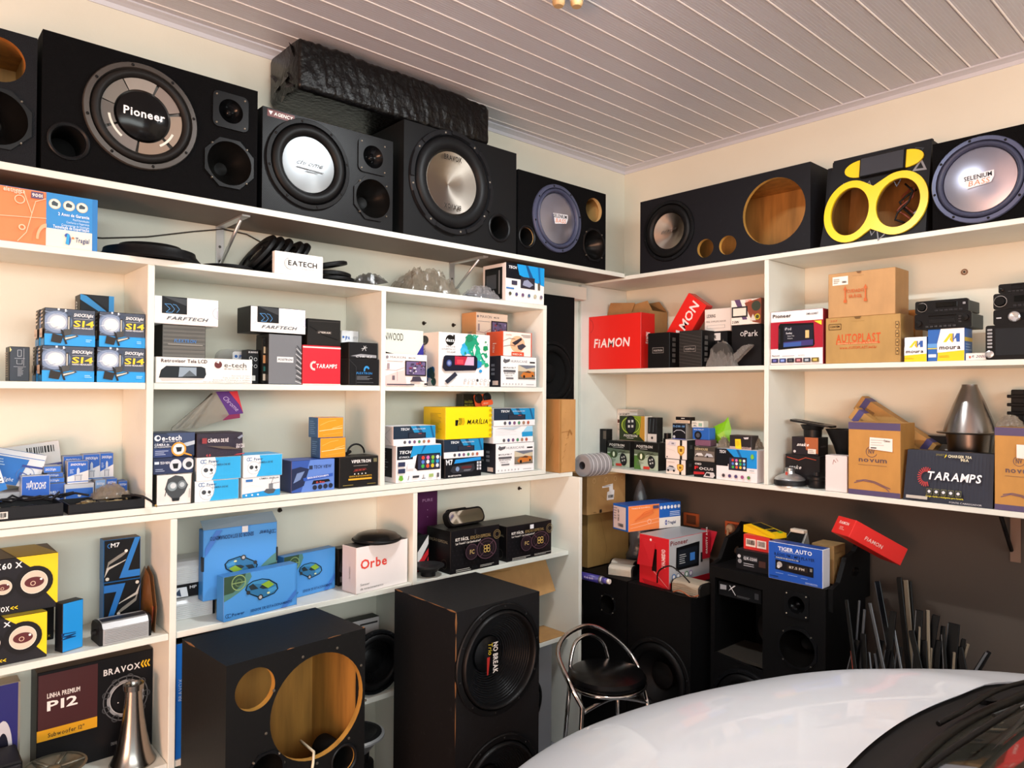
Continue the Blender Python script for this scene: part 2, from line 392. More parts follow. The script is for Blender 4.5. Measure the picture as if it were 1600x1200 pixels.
# ------------------------------------------------------------------ shelving, right wall
SR = .32; ZRT, ZRM, ZRB = 2.19, 1.735, 1.243
yd = yR(1194, SR, 1.9); yend = -2.5
r = unit('corner_shelf_unit', 'white laminate open shelf unit fixed high on the right wall')
bd('top_board', r, -SR, -.002, yend, -.002, ZRT - TH, ZRT); bd('bottom_board', r, -SR, -.002, yend, -.002, ZRB - TH, ZRB)
bd('side_panel', r, -.365, -.002, -.02, -.002, ZRB + .001, ZRT - TH - .001)
for y in (yd, yend + TH): bd('divider', r, -SR, -.002, y - TH, y, ZRB + .001, ZRT - TH - .001)
bd('shelf', r, -SR + .004, -.002, yd + .001, -.021, ZRM - TH, ZRM); bd('shelf', r, -SR + .004, -.002, yend + TH, yd - TH - .001, ZRM - TH, ZRM)
y = yR(1585, .02, 1.1); mb = MB(M('#8b6f5e', .5, .3), M('#171515', .5)); mb.box(-.006, -.002, y - .016, y + .016, 1.02, ZRB - TH - .001, 0).tube([(-.008, y + .012, 1.06), (-.16, y + .012, ZRB - TH - .004)], .007, 1, 6)
mb.box(-.2, -.002, y - .016, y + .016, ZRB - TH - .006, ZRB - TH - .001, 0); mb.build('bracket', r)
# white lintel over the dark gap between the two units
struct(MB(M('#e6dfd0', .6)).box(xa + TH + .004, -.37, -.06, -.001, 2.085, 2.15, 0, .002).build('trim_3'))
# ------------------------------------------------------------------ ceiling lamp
p = onZ(884, 2, ZC - .04); t = thing('ceiling_lamp', 'white fluorescent ceiling lamp with two tan ceramic sockets', 'lamp', (p.x, p.y, ZC))
dv = Vector((-.12, -.98, 0)).normalized(); Q = lambda a, z, o=0: tuple(dv * a + Vector((dv.y, -dv.x, 0)) * o + Vector((0, 0, z)))
MB(M('#e9e4d8', .4)).tube([Q(.01, -.012), Q(.36, -.012)], .018, 0, 10).build('base', t)
for k, o in ((0, .018), (1, -.028)):
    MB(M('#cba877', .5), M('#efe9da', .4)).lathe([(0, -.05), (.014, -.05), (.019, -.042), (.019, -.02), (.014, -.012), (.014, 0), (0, 0)], 0, 16, Matrix.Translation(Q(-.012 + .03*k, -.006, o))).lathe([(.0195, -.034), (.021, -.03), (.0195, -.026)], 1, 16, Matrix.Translation(Q(-.012 + .03*k, -.006, o))).build('socket', t)
MB(M('#ffffff', .3, 0, 'glow', st=9)).tube([Q(.045, -.035), Q(.06, -.035), Q(.34, -.035), Q(.355, -.035)], [.012, .02, .02, .012], 0, 14).build('tube', t)
lmp = area('tube_light', (p.x + dv.x*.2, p.y + dv.y*.2, ZC - .065), (0, 0, math.atan2(dv.y, dv.x)), .3, .05, 27, (.93, .98, 1)); lmp.parent = t; lmp.location = Vector(lmp.location) - Vector((p.x, p.y, ZC))
# ================================================================== loudspeakers
BLK = M('#0c0c0d', .55); BLKP = M('#111214', .35); RUB = M('#0b0b0c', .5); FELT = M('#050506', .9, 0, 'fabric'); PLY = M('#c08f4a', .6, 0, 'ply'); PLYD = M('#8a5f28', .7, 0, 'ply')
def screws(parent, u, v, r, n, m, a0=.2, rs=.0045, out=.008):
    for k in range(n):
        a = a0 + 2*pi*k/n; MB(m).lathe([(0, .003), (rs*.5, .003), (rs, .001), (rs, -.004)], 0, 8, FRONT(u + r*cos(a), v + r*sin(a), out)).build('screw', parent)
def cabinet(t, W, H, D, mat, holes=(), inside=PLY, edge=None, th=.018, front=None):
    """box with a real front baffle: holes = (u, v, r); front at y=0"""
    mb = MB(mat, inside, edge or inside)
    outer = front or [(-W/2, 0), (W/2, 0), (W/2, H), (-W/2, H)]
    mb.plate(outer, [circ(a, b, c, 44) for a, b, c in holes], th, 0, 2, back=inside)
    for (x0, x1, z0, z1, nm) in ((-W/2, -W/2+th, 0, H, 'l'), (W/2-th, W/2, 0, H, 'r'), (-W/2+th, W/2-th, 0, th, 'b'), (-W/2+th, W/2-th, H-th, H, 't')):
        fm = {'l': {'right': 1}, 'r': {'left': 1}, 'b': {'top': 1}, 't': {'bottom': 1}}[nm]; mb.box(x0, x1, th, D, z0, z1, 0, 0, None, fm)
    mb.box(-W/2+th, W/2-th, D-th, D, th, H-th, 0, 0, None, {'front': 1})
    return mb.build('cabinet', t)
def driver(t, u, v, r, cone, flange=None, sur=None, cap=None, capr=.42, shape='cone', n=8, scr=None, depth=.30, cr=.66):
    """woofer set in the baffle: flange, surround, cone, dust cap, screws"""
    flange = flange or BLKP; sur = sur or RUB; k = r
    wf = thing_part('woofer', t)
    MB(flange).lathe([(k, -.001), (k, .007), (k*.985, .010), (k*.90, .011), (k*.885, .004), (k*.87, -.004)], 0, 48, FRONT(u, v)).build('flange', wf)
    a, b = k*.875, k*cr; pr = [(a, 0)] + [(a + (b-a)*(.5 - .5*cos(pi*i/8)), .002 + .016*(r/.15)*sin(pi*i/8)) for i in range(1, 9)]
    MB(sur).lathe(pr + [(b, -.006)], 0, 48, FRONT(u, v)).build('surround', wf)
    if shape == 'cone': pr = [(b, -.003), (b*.8, -depth*r*.35), (b*.45, -depth*r)]
    elif shape == 'ribbed':
        pr = []
        for i in range(15):
            q = i/14; rr = b + (b*.38-b)*q; d = -.003 - depth*r*q; pr += [(rr, d), (rr - b*.012, d - .004)]
    elif shape == 'flat': pr = [(b, -.002), (b*.97, .003), (b*.6, .005), (0, .006)]
    elif shape == 'dish': pr = [(b, -.001), (b*.96, .002), (b*.6, -.012), (b*.3, -.022), (0, -.026)]
    elif shape == 'dome': pr = [(b, -.001), (b*.97, .004), (b*.75, .010), (b*.5, .015), (b*.25, .018), (0, .019)]
    MB(cone).lathe(pr, 0, 56, FRONT(u, v)).build('cone', wf)
    if cap:
        c = k*capr; z0 = {'cone': -depth*r*.75, 'ribbed': -depth*r*.95}.get(shape, .003)
        MB(cap).lathe([(c, z0 - .008), (c*.95, z0 + c*.10), (c*.7, z0 + c*.22), (c*.35, z0 + c*.29), (0, z0 + c*.31)], 0, 40, FRONT(u, v)).build('dust_cap', wf)
    screws(wf, u, v, k*.94, n, scr or BLK, out=.010)
    return wf
def thing_part(name, t):
    o = bpy.data.objects.new(name, None); COL.objects.link(o); o.parent = t; o.empty_display_size = .02; return o
def port(t, u, v, r, L=.12):
    MB(BLKP, M('#020202', .8)).lathe([(r*1.0, 0), (r*.99, .004), (r*.92, .006), (r*.82, .003), (r*.78, -.006)], 0, 36, FRONT(u, v)).lathe([(r*.78, -.006), (r*.76, -L), (0, -L)], 1, 36, FRONT(u, v)).build('bass_port', t)
def horn(t, u, v, r, gloss=.25, back='#050505'):
    """round horn in an octagonal flange"""
    h = thing_part('horn', t)
    outer = [(u + r*1.0/cos(RAD(22.5))*cos(RAD(22.5+45*k)), v + r/cos(RAD(22.5))*sin(RAD(22.5+45*k))) for k in range(8)]
    MB(BLKP).plate(outer, [circ(u, v, r*.90, 40)], .006, 0, T=Matrix.Translation((0, -.006, 0))).build('flange', h)
    MB(M('#0e0d0c', gloss), M(back, .6)).lathe([(r*.9, .006), (r*.86, -.004), (r*.74, -.02), (r*.52, -.045), (r*.34, -.062), (r*.26, -.075)], 0, 40, FRONT(u, v)).lathe([(r*.27, -.074), (r*.1, -.08), (0, -.08)], 1, 20, FRONT(u, v)).build('flare', h)
    screws(h, u, v, r*1.0, 4, M('#8c8578', .35, .7), a0=pi/4, rs=.003, out=.006)
    return h
def tweeter(t, u, v, r, scr='#8c8578'):
    h = thing_part('tweeter', t)
    MB(BLKP).plate(rrect(u-r, u+r, v-r, v+r, r*.32), [circ(u, v, r*.68, 32)], .006, 0, T=Matrix.Translation((0, -.006, 0))).build('flange', h)
    MB(M('#09090a', .15)).lathe([(r*.68, .006), (r*.6, -.002), (r*.4, -.016), (r*.26, -.02), (r*.25, -.012), (r*.14, -.004), (0, -.001)], 0, 32, FRONT(u, v)).build('diaphragm', h)
    screws(h, u, v, r*1.12, 4, M(scr, .35, .7), a0=pi/4, rs=.0032, out=.006)
    return h
def spk_frame(wall, pl, pr, ptl, z0, s):
    """returns origin, rz, W, H and a function pixel -> (u, v, r)"""
    if wall == 'L': a = Vector((xL(pl, s, z0), -s, z0)); b = Vector((xL(pr, s, z0), -s, z0))
    else: a = Vector((-s, yR(pl, s, z0), z0)); b = Vector((-s, yR(pr, s, z0), z0))
    Wd = (b-a).length; H = zAt(ptl, a.x, a.y) - z0; c = (a+b)/2; rz = 0 if wall == 'L' else -pi/2
    def loc(px, py, ry=None, py2=None):
        p = onL(px, py, s) if wall == 'L' else onR(px, py, s)
        u_ = (p - c).dot((b-a).normalized()); v_ = p.z - z0
        if ry is None: return u_, v_
        return u_, v_, ry * (p - CAM).dot(CAM_F) / FPX
    return c, rz, Wd, H, loc
# --- top shelf, left wall -------------------------------------------------------------------------------------------
TEX = M('#121316', .62, 0, 'fabric'); CARB = M('#0b0c0e', .4, 0, 'carbon')
ZTT = ZT + .0005
c, rz, Wd, H, q = spk_frame('L', -150, 56, 28, ZTT, .262); H = zAt(60.5, xL(57, .262, ZT), -.262) - ZTT
t = thing('speaker_box', 'grey textured speaker box with bare wood hole at the far left of the top shelf', 'speaker', c, rz)
ho = q(-2, 92, 35); hr = q(-7, 184, 47); cabinet(t, Wd, H, .25, TEX, [(ho[0], ho[1], ho[2]), (hr[0], hr[1], hr[2]*.9)], PLY, M('#b8752f', .6, 0, 'ply')); horn(t, *hr)
c, rz, Wd, H, q = spk_frame('L', 64, 401, 45, ZTT, .262)
t = thing('speaker_box', 'wide black carpeted speaker box with grey Pioneer woofer and two horns', 'speaker', c, rz)
t['label'] = 'wide black carpeted speaker box whose grey ringed woofer reads Pioneer'
s0 = q(222, 183, 82); s1 = q(107, 221, 29.5); s2 = q(360, 175, 29); s3 = q(358, 256, 39)
cabinet(t, Wd, H, .25, FELT, [(s0[0], s0[1], s0[2]*.88), (s1[0], s1[1], s1[2]*.79), (s2[0], s2[1], s2[2]*.69), (s3[0], s3[1], s3[2]*.91)], BLK)
GR = M('#47423e', .4, .3)
wf = driver(t, *s0, M('#4b4743', .45, .2), GR, M('#1b1918', .5), M('#0f0f10', .16), .48, 'dish', 8, BLK, cr=.72)
d = Draw((s0[0], -.004, s0[1]), (1, 0, 0), (0, 0, 1), s0[2], s0[2], .002)
for a0, a1, cl in ((70, 118, '#8c857d'), (120, 166, '#6f6a63'), (20, 66, '#7c7068'), (-40, 14, '#8d7c6c'), (-96, -46, '#83705f'), (-150, -100, '#6c6560'), (168, 206, '#58534e')):
    d.ring(0, 0, .71, .30, cl, .71, 12, a0, a1)
d.ring(0, 0, .60, .07, '#d9d8cc', .60, 10, 188, 232).ring(0, 0, .60, .07, '#d9d8cc', .60, 10, -58, -22); d.done(wf, 'cone_pattern')
d = Draw((s0[0], -s0[2]*.165, s0[1]), (1, 0, 0), (0, 0, 1), s0[2], s0[2]); d.text(0, -.06, .15, 'Pioneer', '#f2f2f2', .72, 1, 0, 'c'); d.done(wf)
port(t, *s1); tweeter(t, s2[0], s2[1], s2[2]*.95); horn(t, s3[0], s3[1], s3[2]*.97, .3)
c, rz, Wd, H, q = spk_frame('L', 409, 613, 165, ZTT, .262); HA3 = ZTT + H; XA3 = c.x
t = thing('speaker_box', 'black carbon textured speaker box with flat silver woofer and small red badge', 'speaker', c, rz)
s0 = q(482, 258, 70); s2 = q(582, 246, 26); s3 = q(582, 311, 33.5)
cabinet(t, Wd, H, .24, CARB, [(s0[0], s0[1], s0[2]*.88), (s2[0], s2[1], s2[2]*.69), (s3[0], s3[1], s3[2]*.91)], BLK)
wf = driver(t, *s0, M('#9a9ea1', .38, 1, 'brushed'), BLKP, RUB, None, shape='flat', n=8, cr=.635)
d = Draw((s0[0], -.0075, s0[1]), (1, 0, 0), (0, 0, 1), s0[2], s0[2], .001); d.text(0, -.03, .12, 'chrome', '#5f6468', .62, 0, .5, 'c'); d.line([(-.3, -.10), (.34, -.13)], .02, '#5f6468').line([(-.1, -.16), (.2, -.165)], .015, '#5f6468'); d.done(wf)
tweeter(t, *s2); horn(t, *s3)
d = Draw((-Wd/2, 0, 0), (1, 0, 0), (0, 0, 1), Wd, H); d.rect(.03, .915, .22, .985, '#5d1712').text(.075, .935, .032, 'AGENCY', '#f1ece6', .13, 1, .2).poly([(.038, .97), (.068, .97), (.053, .932)], '#f1ece6'); d.done(t, 'badge')
c, rz, Wd, H, q = spk_frame('L', 630, 806, 186, ZTT, .27); HA4 = ZTT + H
t = thing('speaker_box', 'matt black speaker box with brushed silver Bravox woofer and round port', 'speaker', c, rz)
MATT = M('#0f1012', .6)
s0 = q(706, 286, 81); s1 = q(780, 356, 22.5)
cabinet(t, Wd, H, .26, MATT, [(s0[0], s0[1], s0[2]*.88), (s1[0], s1[1], s1[2]*.79)], BLK)
wf = driver(t, *s0, M('#aaa298', .36, 1, 'brushed'), M('#1a1b1e', .4), M('#101113', .5), None, shape='dish', n=8, scr=M('#9a968d', .3, .8), cr=.62)
fr = MB(M('#17181b', .4))
for k in range(8): fr.lathe([(s0[2]*1.0, .008), (s0[2]*.99, .016), (s0[2]*.91, .016), (s0[2]*.90, .008)], 0, 6, FRONT(s0[0], s0[1]), r0=.2 + .14 + k*pi/4, arc=pi/4 - .28)
fr.build('clamp_ring', wf)
d = Draw((s0[0], -.006, s0[1]), (1, 0, 0), (0, 0, 1), s0[2], s0[2], .001); d.text(0, .42, .10, 'BRAVOX', '#2a2724', .42, 1, 0, 'c').text(0, -.42, .09, 'BRAVOX', '#2a2724', .40, 1, 0, 'c', 180); d.done(wf)
port(t, *s1)
c, rz, Wd, H, q = spk_frame('L', 809, 946, 264, ZTT, .262)
t = thing('speaker_box', 'black carpeted speaker box with blue grey woofer nearest the room corner', 'speaker', c, rz)
s0 = q(870, 342, 53); s1 = q(823, 370, 18); s2 = q(928, 328, 18.5); s3 = q(927, 383, 25.5)
cabinet(t, Wd, H, .25, FELT, [(s0[0], s0[1], s0[2]*.88), (s1[0], s1[1], s1[2]*.79), s2, (s3[0], s3[1], s3[2]*.91)], M('#c9a262', .6, 0, 'ply'), M('#d8b478', .6, 0, 'ply'))
BLUE = M('#4f5570', .42, .35)
def selenium(t, s0):
    wf = driver(t, *s0, M('#a9abbd', .32, .9, 'brushed', an=.5), BLUE, M('#3a3f57', .5), None, shape='dome', n=8, cr=.76)
    d = Draw((s0[0], -.019, s0[1]), (1, 0, 0), (0, 0, 1), s0[2], s0[2], .0025)
    d.poly([(-.30, .10), (.32, .14), (.32, .0), (.26, -.13), (-.22, -.20), (-.26, -.04)], '#dcdbe0')
    d.text(0, .0, .10, 'SELENIUM', '#14171d', .56, 1, 0, 'c', 3).text(.02, -.14, .12, 'BASS', '#d9793a', .42, 0, .15, 'c', 3); d.done(wf, 'badge')
selenium(t, s0); port(t, *s1); horn(t, *s3)
# --- top of the right unit --------------------------------------------------------------------------------------------
c, rz, Wd, H, q = spk_frame('R', 1000, 1266, 316, ZRT + .0005, .315)
t = thing('speaker_box', 'long black speaker box with silver woofer and three empty holes', 'speaker', c, rz)
s0 = q(1045, 361, 47); s1 = q(1102, 388, 14.5); s2 = q(1137, 383, 15); s3 = q(1208, 330, 52)
cabinet(t, Wd, H, .30, M('#131318', .6, 0, 'scuff'), [(s0[0], s0[1], s0[2]*.88), s1, s2, s3], PLY, M('#cf9f4d', .6, 0, 'ply'))
wf = driver(t, *s0, M('#b7a99c', .28, 1, 'brushed', an=.85), BLKP, RUB, None, shape='dish', n=8, cr=.62)
d = Draw((s0[0], -.0, s0[1]), (1, 0, 0), (0, 0, 1), s0[2], s0[2], .004); d.text(0, -.03, .09, 'Bravo', '#4c4540', .6, 0, .4, 'c', 8); d.done(wf)
c, rz, Wd, H, q = spk_frame('R', 1280, 1444, 254, ZRT + .0005, .345)
c, rz, Wd, H, q = spk_frame('R', 1281, 1446, 250, ZRT + .0005, .32); tilt = RAD(7)
t = thing('speaker_box', 'black patterned speaker with yellow figure-eight plate and small screen', 'speaker', c, rz)
PAT = M('#17181c', .6)
bod = thing_part('body', t)
def yl(px, py): p = onR(px, py, .30); return (-(p.y - c.y), p.z - c.z)
lh = yl(1329, 331); rh = yl(1404, 317); rr = .0
Rl = 39 * 2.75 / FPX; Rr = 39.5 * 2.66 / FPX
tops = H * 1.0; W2 = Wd
mb = MB(PAT, PLYD, PAT)
front = [(-W2/2, 0), (W2/2, 0), (W2/2 + .004, tops), (-W2/2 + .03, tops)]
mb.plate(front, [circ(lh[0], lh[1], Rl*.76, 40, Rl), circ(rh[0], rh[1], Rr*.82, 40, Rr)], .018, 0, 1, back=PLYD); 
mb.box(-W2/2 + .0, -W2/2 + .018, .018, .21, .0, H - .02, 0, 0, None, {'right': 1}).box(W2/2 - .018, W2/2, .018, .25, .0, H, 0, 0, None, {'left': 1})
mb.box(-W2/2 + .018, W2/2 - .018, .018, .21, 0, .018, 0, 0, None, {'top': 1}).box(-W2/2 + .018, W2/2 - .018, .018, .25, H - .018, H, 0, 0, None, {'bottom': 1}).box(-W2/2 + .018, W2/2 - .018, .2, .218, .018, H - .018, 0, 0, None, {'front': 1})
mb.build('cabinet', bod)
# figure-eight plate
YEL = M('#f0cf12', .35); out = []
n = 28
ang = math.atan2(rh[1]-lh[1], rh[0]-lh[0])
G8 = .024; la, ra = Rl*.76 + G8, Rr*.82 + G8; lv, rv_ = Rl + G8, Rr + G8
for k in range(n+1): a = RAD(62) + RAD(236)*k/n; out.append((lh[0] + la*cos(a), lh[1] + lv*sin(a)))
mid = ((lh[0]+rh[0])/2 - .004, (lh[1]+rh[1])/2); out.append((mid[0], mid[1] - .082))
for k in range(n+1): a = -RAD(118) + RAD(236)*k/n; out.append((rh[0] + ra*cos(a), rh[1] + rv_*sin(a)))
out.append((mid[0], mid[1] + .082))
MB(YEL).plate(out, [circ(lh[0], lh[1], Rl*.74, 40, Rl*.97), circ(rh[0], rh[1], Rr*.80, 40, Rr*.97)], .010, 0, 0, T=Matrix.Translation((0, -.0103, 0))).build('figure_eight_plate', bod)
a, b = yl(1341, 262), yl(1413, 246); sc_a = math.atan2(b[1]-a[1], b[0]-a[0]); ms = ((a[0]+b[0])/2, (a[1]+b[1])/2)
T = Matrix.Translation((ms[0], 0, ms[1])) @ Matrix.Rotation(0, 4, 'Y'); hw = (b[0]-a[0])/2
for s_ in (-1, 1):
    pts = [(s_*(hw*.95 + .062*cos(RAD(x))) , .034*sin(RAD(x))) for x in range(-90, 91, 15)]
    MB(YEL).plate(pts, [], .008, 0, T=T @ Matrix.Translation((0, -.0085, 0))).build('screen_ear', bod)
sc = MB(M('#0b0b0d', .3)).box(-hw, hw, -.018, -.001, -.040, .040, 0, .004, T).build('head_unit', bod)
MB(M('#3a3d44', .1)).box(-hw*.93, hw*.93, -.0195, -.0175, -.034, .034, 0, 0, T).build('screen', sc)
def tri(u, v, s, rot, col, th=.3, right=False):
    d = Draw((W2/2, .02, 0), (0, 1, 0), (0, 0, 1), .22, H) if right else Draw((-W2/2, 0, 0), (1, 0, 0), (0, 0, 1), W2, H)
    o = [(u + s*cos(RAD(rot+120*k)), v + s*1.2*sin(RAD(rot+120*k))) for k in range(3)]; i = [(u + s*(1-th*1.6)*cos(RAD(rot+120*k)), v + s*1.2*(1-th*1.6)*sin(RAD(rot+120*k))) for k in range(3)]
    for k in range(3): d.poly([o[k], o[(k+1) % 3], i[(k+1) % 3], i[k]], col); d.k -= 1
    d.done(bod, 'triangle_mark')
for a_ in ((.22, .66, .05, 0, '#77767a', .25), (.45, .62, .05, 80, '#6d6c70', .2), (.92, .72, .075, 85, '#85858a', .3), (.72, .60, .05, 30, '#2e3340', .2), (.60, .05, .07, 10, '#6d6c70', .2), (.38, .08, .06, 50, '#353a48', .15), (.52, .10, .05, 20, '#6f6f74', .2), (.94, .22, .06, 60, '#5e5e63', .2), (.90, .90, .05, 15, '#30353f', .2), (.34, .90, .04, 60, '#83838a', .25)): tri(*a_)
tri(.35, .80, .16, 90, '#8d8d92', .28, True); tri(.7, .55, .12, 20, '#5d5d62', .2, True)
wi = MB(M('#121212', .5), M('#7a3b2a', .5))
for k in range(4):
    o_ = [(rh[0] + .03*sin(k+i*1.3) , .05 + .02*k, rh[1] + .07 - .028*i + .012*cos(k*2+i)) for i in range(6)]; wi.tube(o_, .004, k % 2, 6)
wi.build('loose_wire', bod)
for ch in bod.children_recursive: ch.data.transform(Matrix(((1, 0, 0, 0), (0, 1, .16, 0), (0, 0, 1, 0), (0, 0, 0, 1))))
c, rz, Wd, H, q = spk_frame('R', 1457, 1640, 226, ZRT + .0005, .318)
t = thing('speaker_box', 'black speaker box with large grey blue woofer at the right edge', 'speaker', c, rz)
s0 = q(1531, 281, 67.5); cabinet(t, Wd, H, .28, FELT, [(s0[0], s0[1], s0[2]*.88)], BLK); selenium(t, s0)
# --- long parcel in black plastic ---------------------------------------------------------------------------------------
import mathutils
nz = mathutils.noise
fs = .25; x0 = onL(466, 140, fs).x; x1 = onL(764, 225, fs).x; zb = zAt(141, x0, -fs); zt = zAt(59, x0, -fs)
t = thing('wrapped_parcel', 'long parcel wrapped in shiny black plastic on top of the speaker boxes', 'parcel', ((x0+x1)/2, -fs, HA4 + .0055))
L_ = x1 - x0; zt -= HA4; zb = .012; Dp = .235
sec = [(0.012, .0), (0, zb), (-.004, (zb+zt)*.5), (0, zt-.01), (.012, zt), (Dp*.5, zt+.002), (Dp-.012, zt), (Dp, zt-.012), (Dp, .012), (Dp-.012, 0)]
per = []
for (a, b) in zip(sec, sec[1:] + sec[:1]):
    nn = max(2, int(math.hypot(b[0]-a[0], b[1]-a[1])/.008))
    for i in range(nn): per.append((a[0] + (b[0]-a[0])*i/nn, a[1] + (b[1]-a[1])*i/nn))
nu = 170; npn = len(per); vs = []
for j in range(nu):
    xx = -L_/2 + L_*j/(nu-1); e = min(j, nu-1-j); k = 1 - .10*math.exp(-e*.9); taper = 1 - .10*max(0, (j/(nu-1) - .8)/.2)
    for (yy, zz) in per:
        cx, cz = Dp/2, zt/2
        pz = cz + (zz - cz)*k; pz = pz*taper if zz > cz else pz
        py = cx + (yy - cx)*k; p = Vector((xx*3.2, yy*9 + zz*2, zz*11)); w_ = nz.fractal(p*1.6, .8, 2.1, 4) * .003 + abs(nz.noise(Vector((xx*26 + zz*9, yy*4, zz*7 - xx*6)))) * .007 + abs(nz.noise(Vector((xx*60, yy*9, zz*22)))) * .003
        vs.append((xx + w_*.3, py - w_*(1 if yy < cx else -1)*.9, pz + (w_ if zz > cz else -w_*.2)))
fs_ = [[j*npn+i, j*npn+(i+1) % npn, (j+1)*npn+(i+1) % npn, (j+1)*npn+i] for j in range(nu-1) for i in range(npn)] + [list(range(npn))[::-1], [(nu-1)*npn+i for i in range(npn)]]
BAG = M('#050506', .33, 0, 'bag')
MB(BAG).add(vs, fs_, 0, True).build('plastic_wrap', t)
pl_ = MB(BAG)
for e, sx in ((-L_/2, -1), (L_/2, 1)):
    for k in range(7):
        z0_ = random.uniform(.02, zt*.8); y0_ = random.uniform(.02, .18); a = random.uniform(-1, 1)
        pl_.add([(e - sx*.01, y0_, z0_), (e - sx*.012, y0_+.05, z0_+.03), (e + sx*random.uniform(.006, .018), y0_+.03, z0_+.05*a), (e + sx*.008, y0_-.01, z0_-.03)], [[0, 1, 2], [0, 2, 3]], 0, True)
pl_.build('loose_flap', t)
# ================================================================== boxes
class Bx: pass
def carton(name, label, cat, wall, pl, pr, pt, z0, s, d, front='#ffffff', side=None, top=None, group=None, ptr=False, kind='', sR=None, bev=.0014, bot=None):
    """box standing on z0: pl/pr = photo columns of the front bottom corners, pt = photo row of the front top corner (left, or right if ptr),
    s = distance of the front from the wall (sR: of its right end), d = depth"""
    z0 += .0004; sR = s if sR is None else sR
    if wall == 'L': a = Vector((xL(pl, s, z0), -s, z0)); b = Vector((xL(pr, sR, z0), -sR, z0))
    else: a = Vector((-s, yR(pl, s, z0), z0)); b = Vector((-sR, yR(pr, sR, z0), z0))
    G_ = .0015
    if wall == 'L' and s < .27:                     # keep clear of the dividers and of the wall
        d = min(d, s - .004)
        bays = ((-3.96, xd1), (xd1 + TH, xd2), (xd2 + TH, xa)) if ZB - .002 < z0 < ZU - .1 else ((-3.96, xq1), (xq1 + TH, xq2), (xq2 + TH, xe)) if z0 < ZB - .1 else ()
        for l0, l1 in bays:
            if l0 < (a.x + b.x)/2 < l1: a.x = max(a.x, l0 + G_); b.x = min(b.x, l1 - G_)
    elif wall == 'R' and z0 > ZRB - .002 and z0 < ZRT - .1:
        d = min(d, s - .004)
        for l0, l1 in ((yd, -.02), (yend + TH, yd - TH)):
            if l0 < (a.y + b.y)/2 < l1: a.y = min(a.y, l1 - G_); b.y = max(b.y, l0 + G_)
    e = b - a; o = Bx(); o.W = e.length; c = b if ptr else a; o.H = zAt(pt, c.x, c.y) - z0; o.d = d; o.z0 = z0; o.top = z0 + o.H
    rz = math.atan2(e.y, e.x); o.rz = rz
    o.t = thing(name, label, cat, ((a+b)/2), rz, group)
    fin_box(o, wall, front, side, top, kind, bev); return o
def fin_box(o, wall, front, side=None, top=None, kind='', bev=.0014):
    side = side or front; top = top or front; W_, H_, d = o.W, o.H, o.d; mk = (lambda c: M(c, .6, 0, 'card')) if kind == 'card' else P
    MB(mk(side)).box(-W_/2, W_/2, 0, d, 0, H_, 0, bev, None, {'front': mk(front), 'left': mk(side), 'right': mk(side), 'top': mk(top)}).build('carton', o.t)
    o.F = Draw((-W_/2, 0, 0), (1, 0, 0), (0, 0, 1), W_, H_)
    o.S = Draw((-W_/2, d, 0), (0, -1, 0), (0, 0, 1), d, H_) if wall == 'L' else Draw((W_/2, 0, 0), (0, 1, 0), (0, 0, 1), d, H_)
    o.T = Draw((-W_/2, 0, H_), (1, 0, 0), (0, 1, 0), W_, d)
    o.F.clip = o.S.clip = o.T.clip = True
def fin(*os):
    for o in os:
        o.F.done(o.t); o.S.done(o.t, 'side_artwork', 'side_lettering'); o.T.done(o.t, 'top_artwork', 'top_lettering')
def at(name, label, cat, x, y, z, W_, d, H_, rz=0, front='#fff', side=None, top=None, group=None, kind='', wall='L', rot=None):
    o = Bx(); o.W, o.d, o.H, o.z0, o.top = W_, d, H_, z, z + H_; o.t = thing(name, label, cat, (x, y, z), rz, group, rot); fin_box(o, wall, front, side, top, kind); return o
def crumple(name, parent, L_, W_, H_, mat, seed=0, nu=26, nv=16, amp=.35, flat=0):
    """closed crumpled bag lying along x"""
    film = mat.name.startswith('film'); vs = []; rnd = random.Random(seed); off = Vector((rnd.uniform(0, 50), rnd.uniform(0, 50), seed))
    if film:                                       # two loose crumpled layers, thin film with sharp folds
        mb = MB(mat); nu, nv = 34, 20
        for ly in range(2):
            vs = []; kx, ky = .05*ly, .4*ly
            for j in range(nv):
                for i in range(nu):
                    a, b = -1 + 2*i/(nu-1), -1 + 2*j/(nv-1); q_ = Vector((a*2.2 + ly*5, b*2.0, 0)) + off
                    rx = 1 + .22*nz.noise(off + Vector((b*2.1, 7 + ly, 0))); ry = 1 + .30*nz.noise(off + Vector((a*2.4, 13 + ly, 0)))
                    e_ = max(0, 1 - max(abs(a)**2.4, abs(b)**2.2)); rg = 1 - abs(nz.noise(q_*1.3))*1.7; rg2 = 1 - abs(nz.noise(q_*2.2 + Vector((3, 1, 2))))*1.6
                    z = H_*(1 - .18*ly)*e_**.8*(.40 + .55*rg + .14*rg2); vs.append((a*L_/2*rx + .006*nz.noise(q_*4), b*W_/2*ry, max(.0006 + .0008*ly, z)))
            mb.grid(vs, nu, nv, 0, False)
        return mb.build(name, parent)
    for j in range(nu):
        t_ = j/(nu-1); env = (sin(pi*min(max(t_, .02), .98)))**.5 * (.75 + .5*nz.noise(off + Vector((t_*3, 0, 0))))
        for i in range(nv):
            a = 2*pi*i/nv; k = 1 + amp*nz.noise(off + Vector((t_*7, cos(a)*1.8, sin(a)*1.8))) + amp*.6*nz.noise(off + Vector((t_*19, cos(a)*4, sin(a)*4)))
            vs.append((-L_/2 + L_*t_, cos(a)*W_/2*env*k, max(.0005, H_/2 + sin(a)*H_/2*env*k)))
    f_ = [[j*nv+i, j*nv+(i+1) % nv, (j+1)*nv+(i+1) % nv, (j+1)*nv+i] for j in range(nu-1) for i in range(nv)]
    return MB(mat).add(vs, f_, 0, True).build(name, parent)
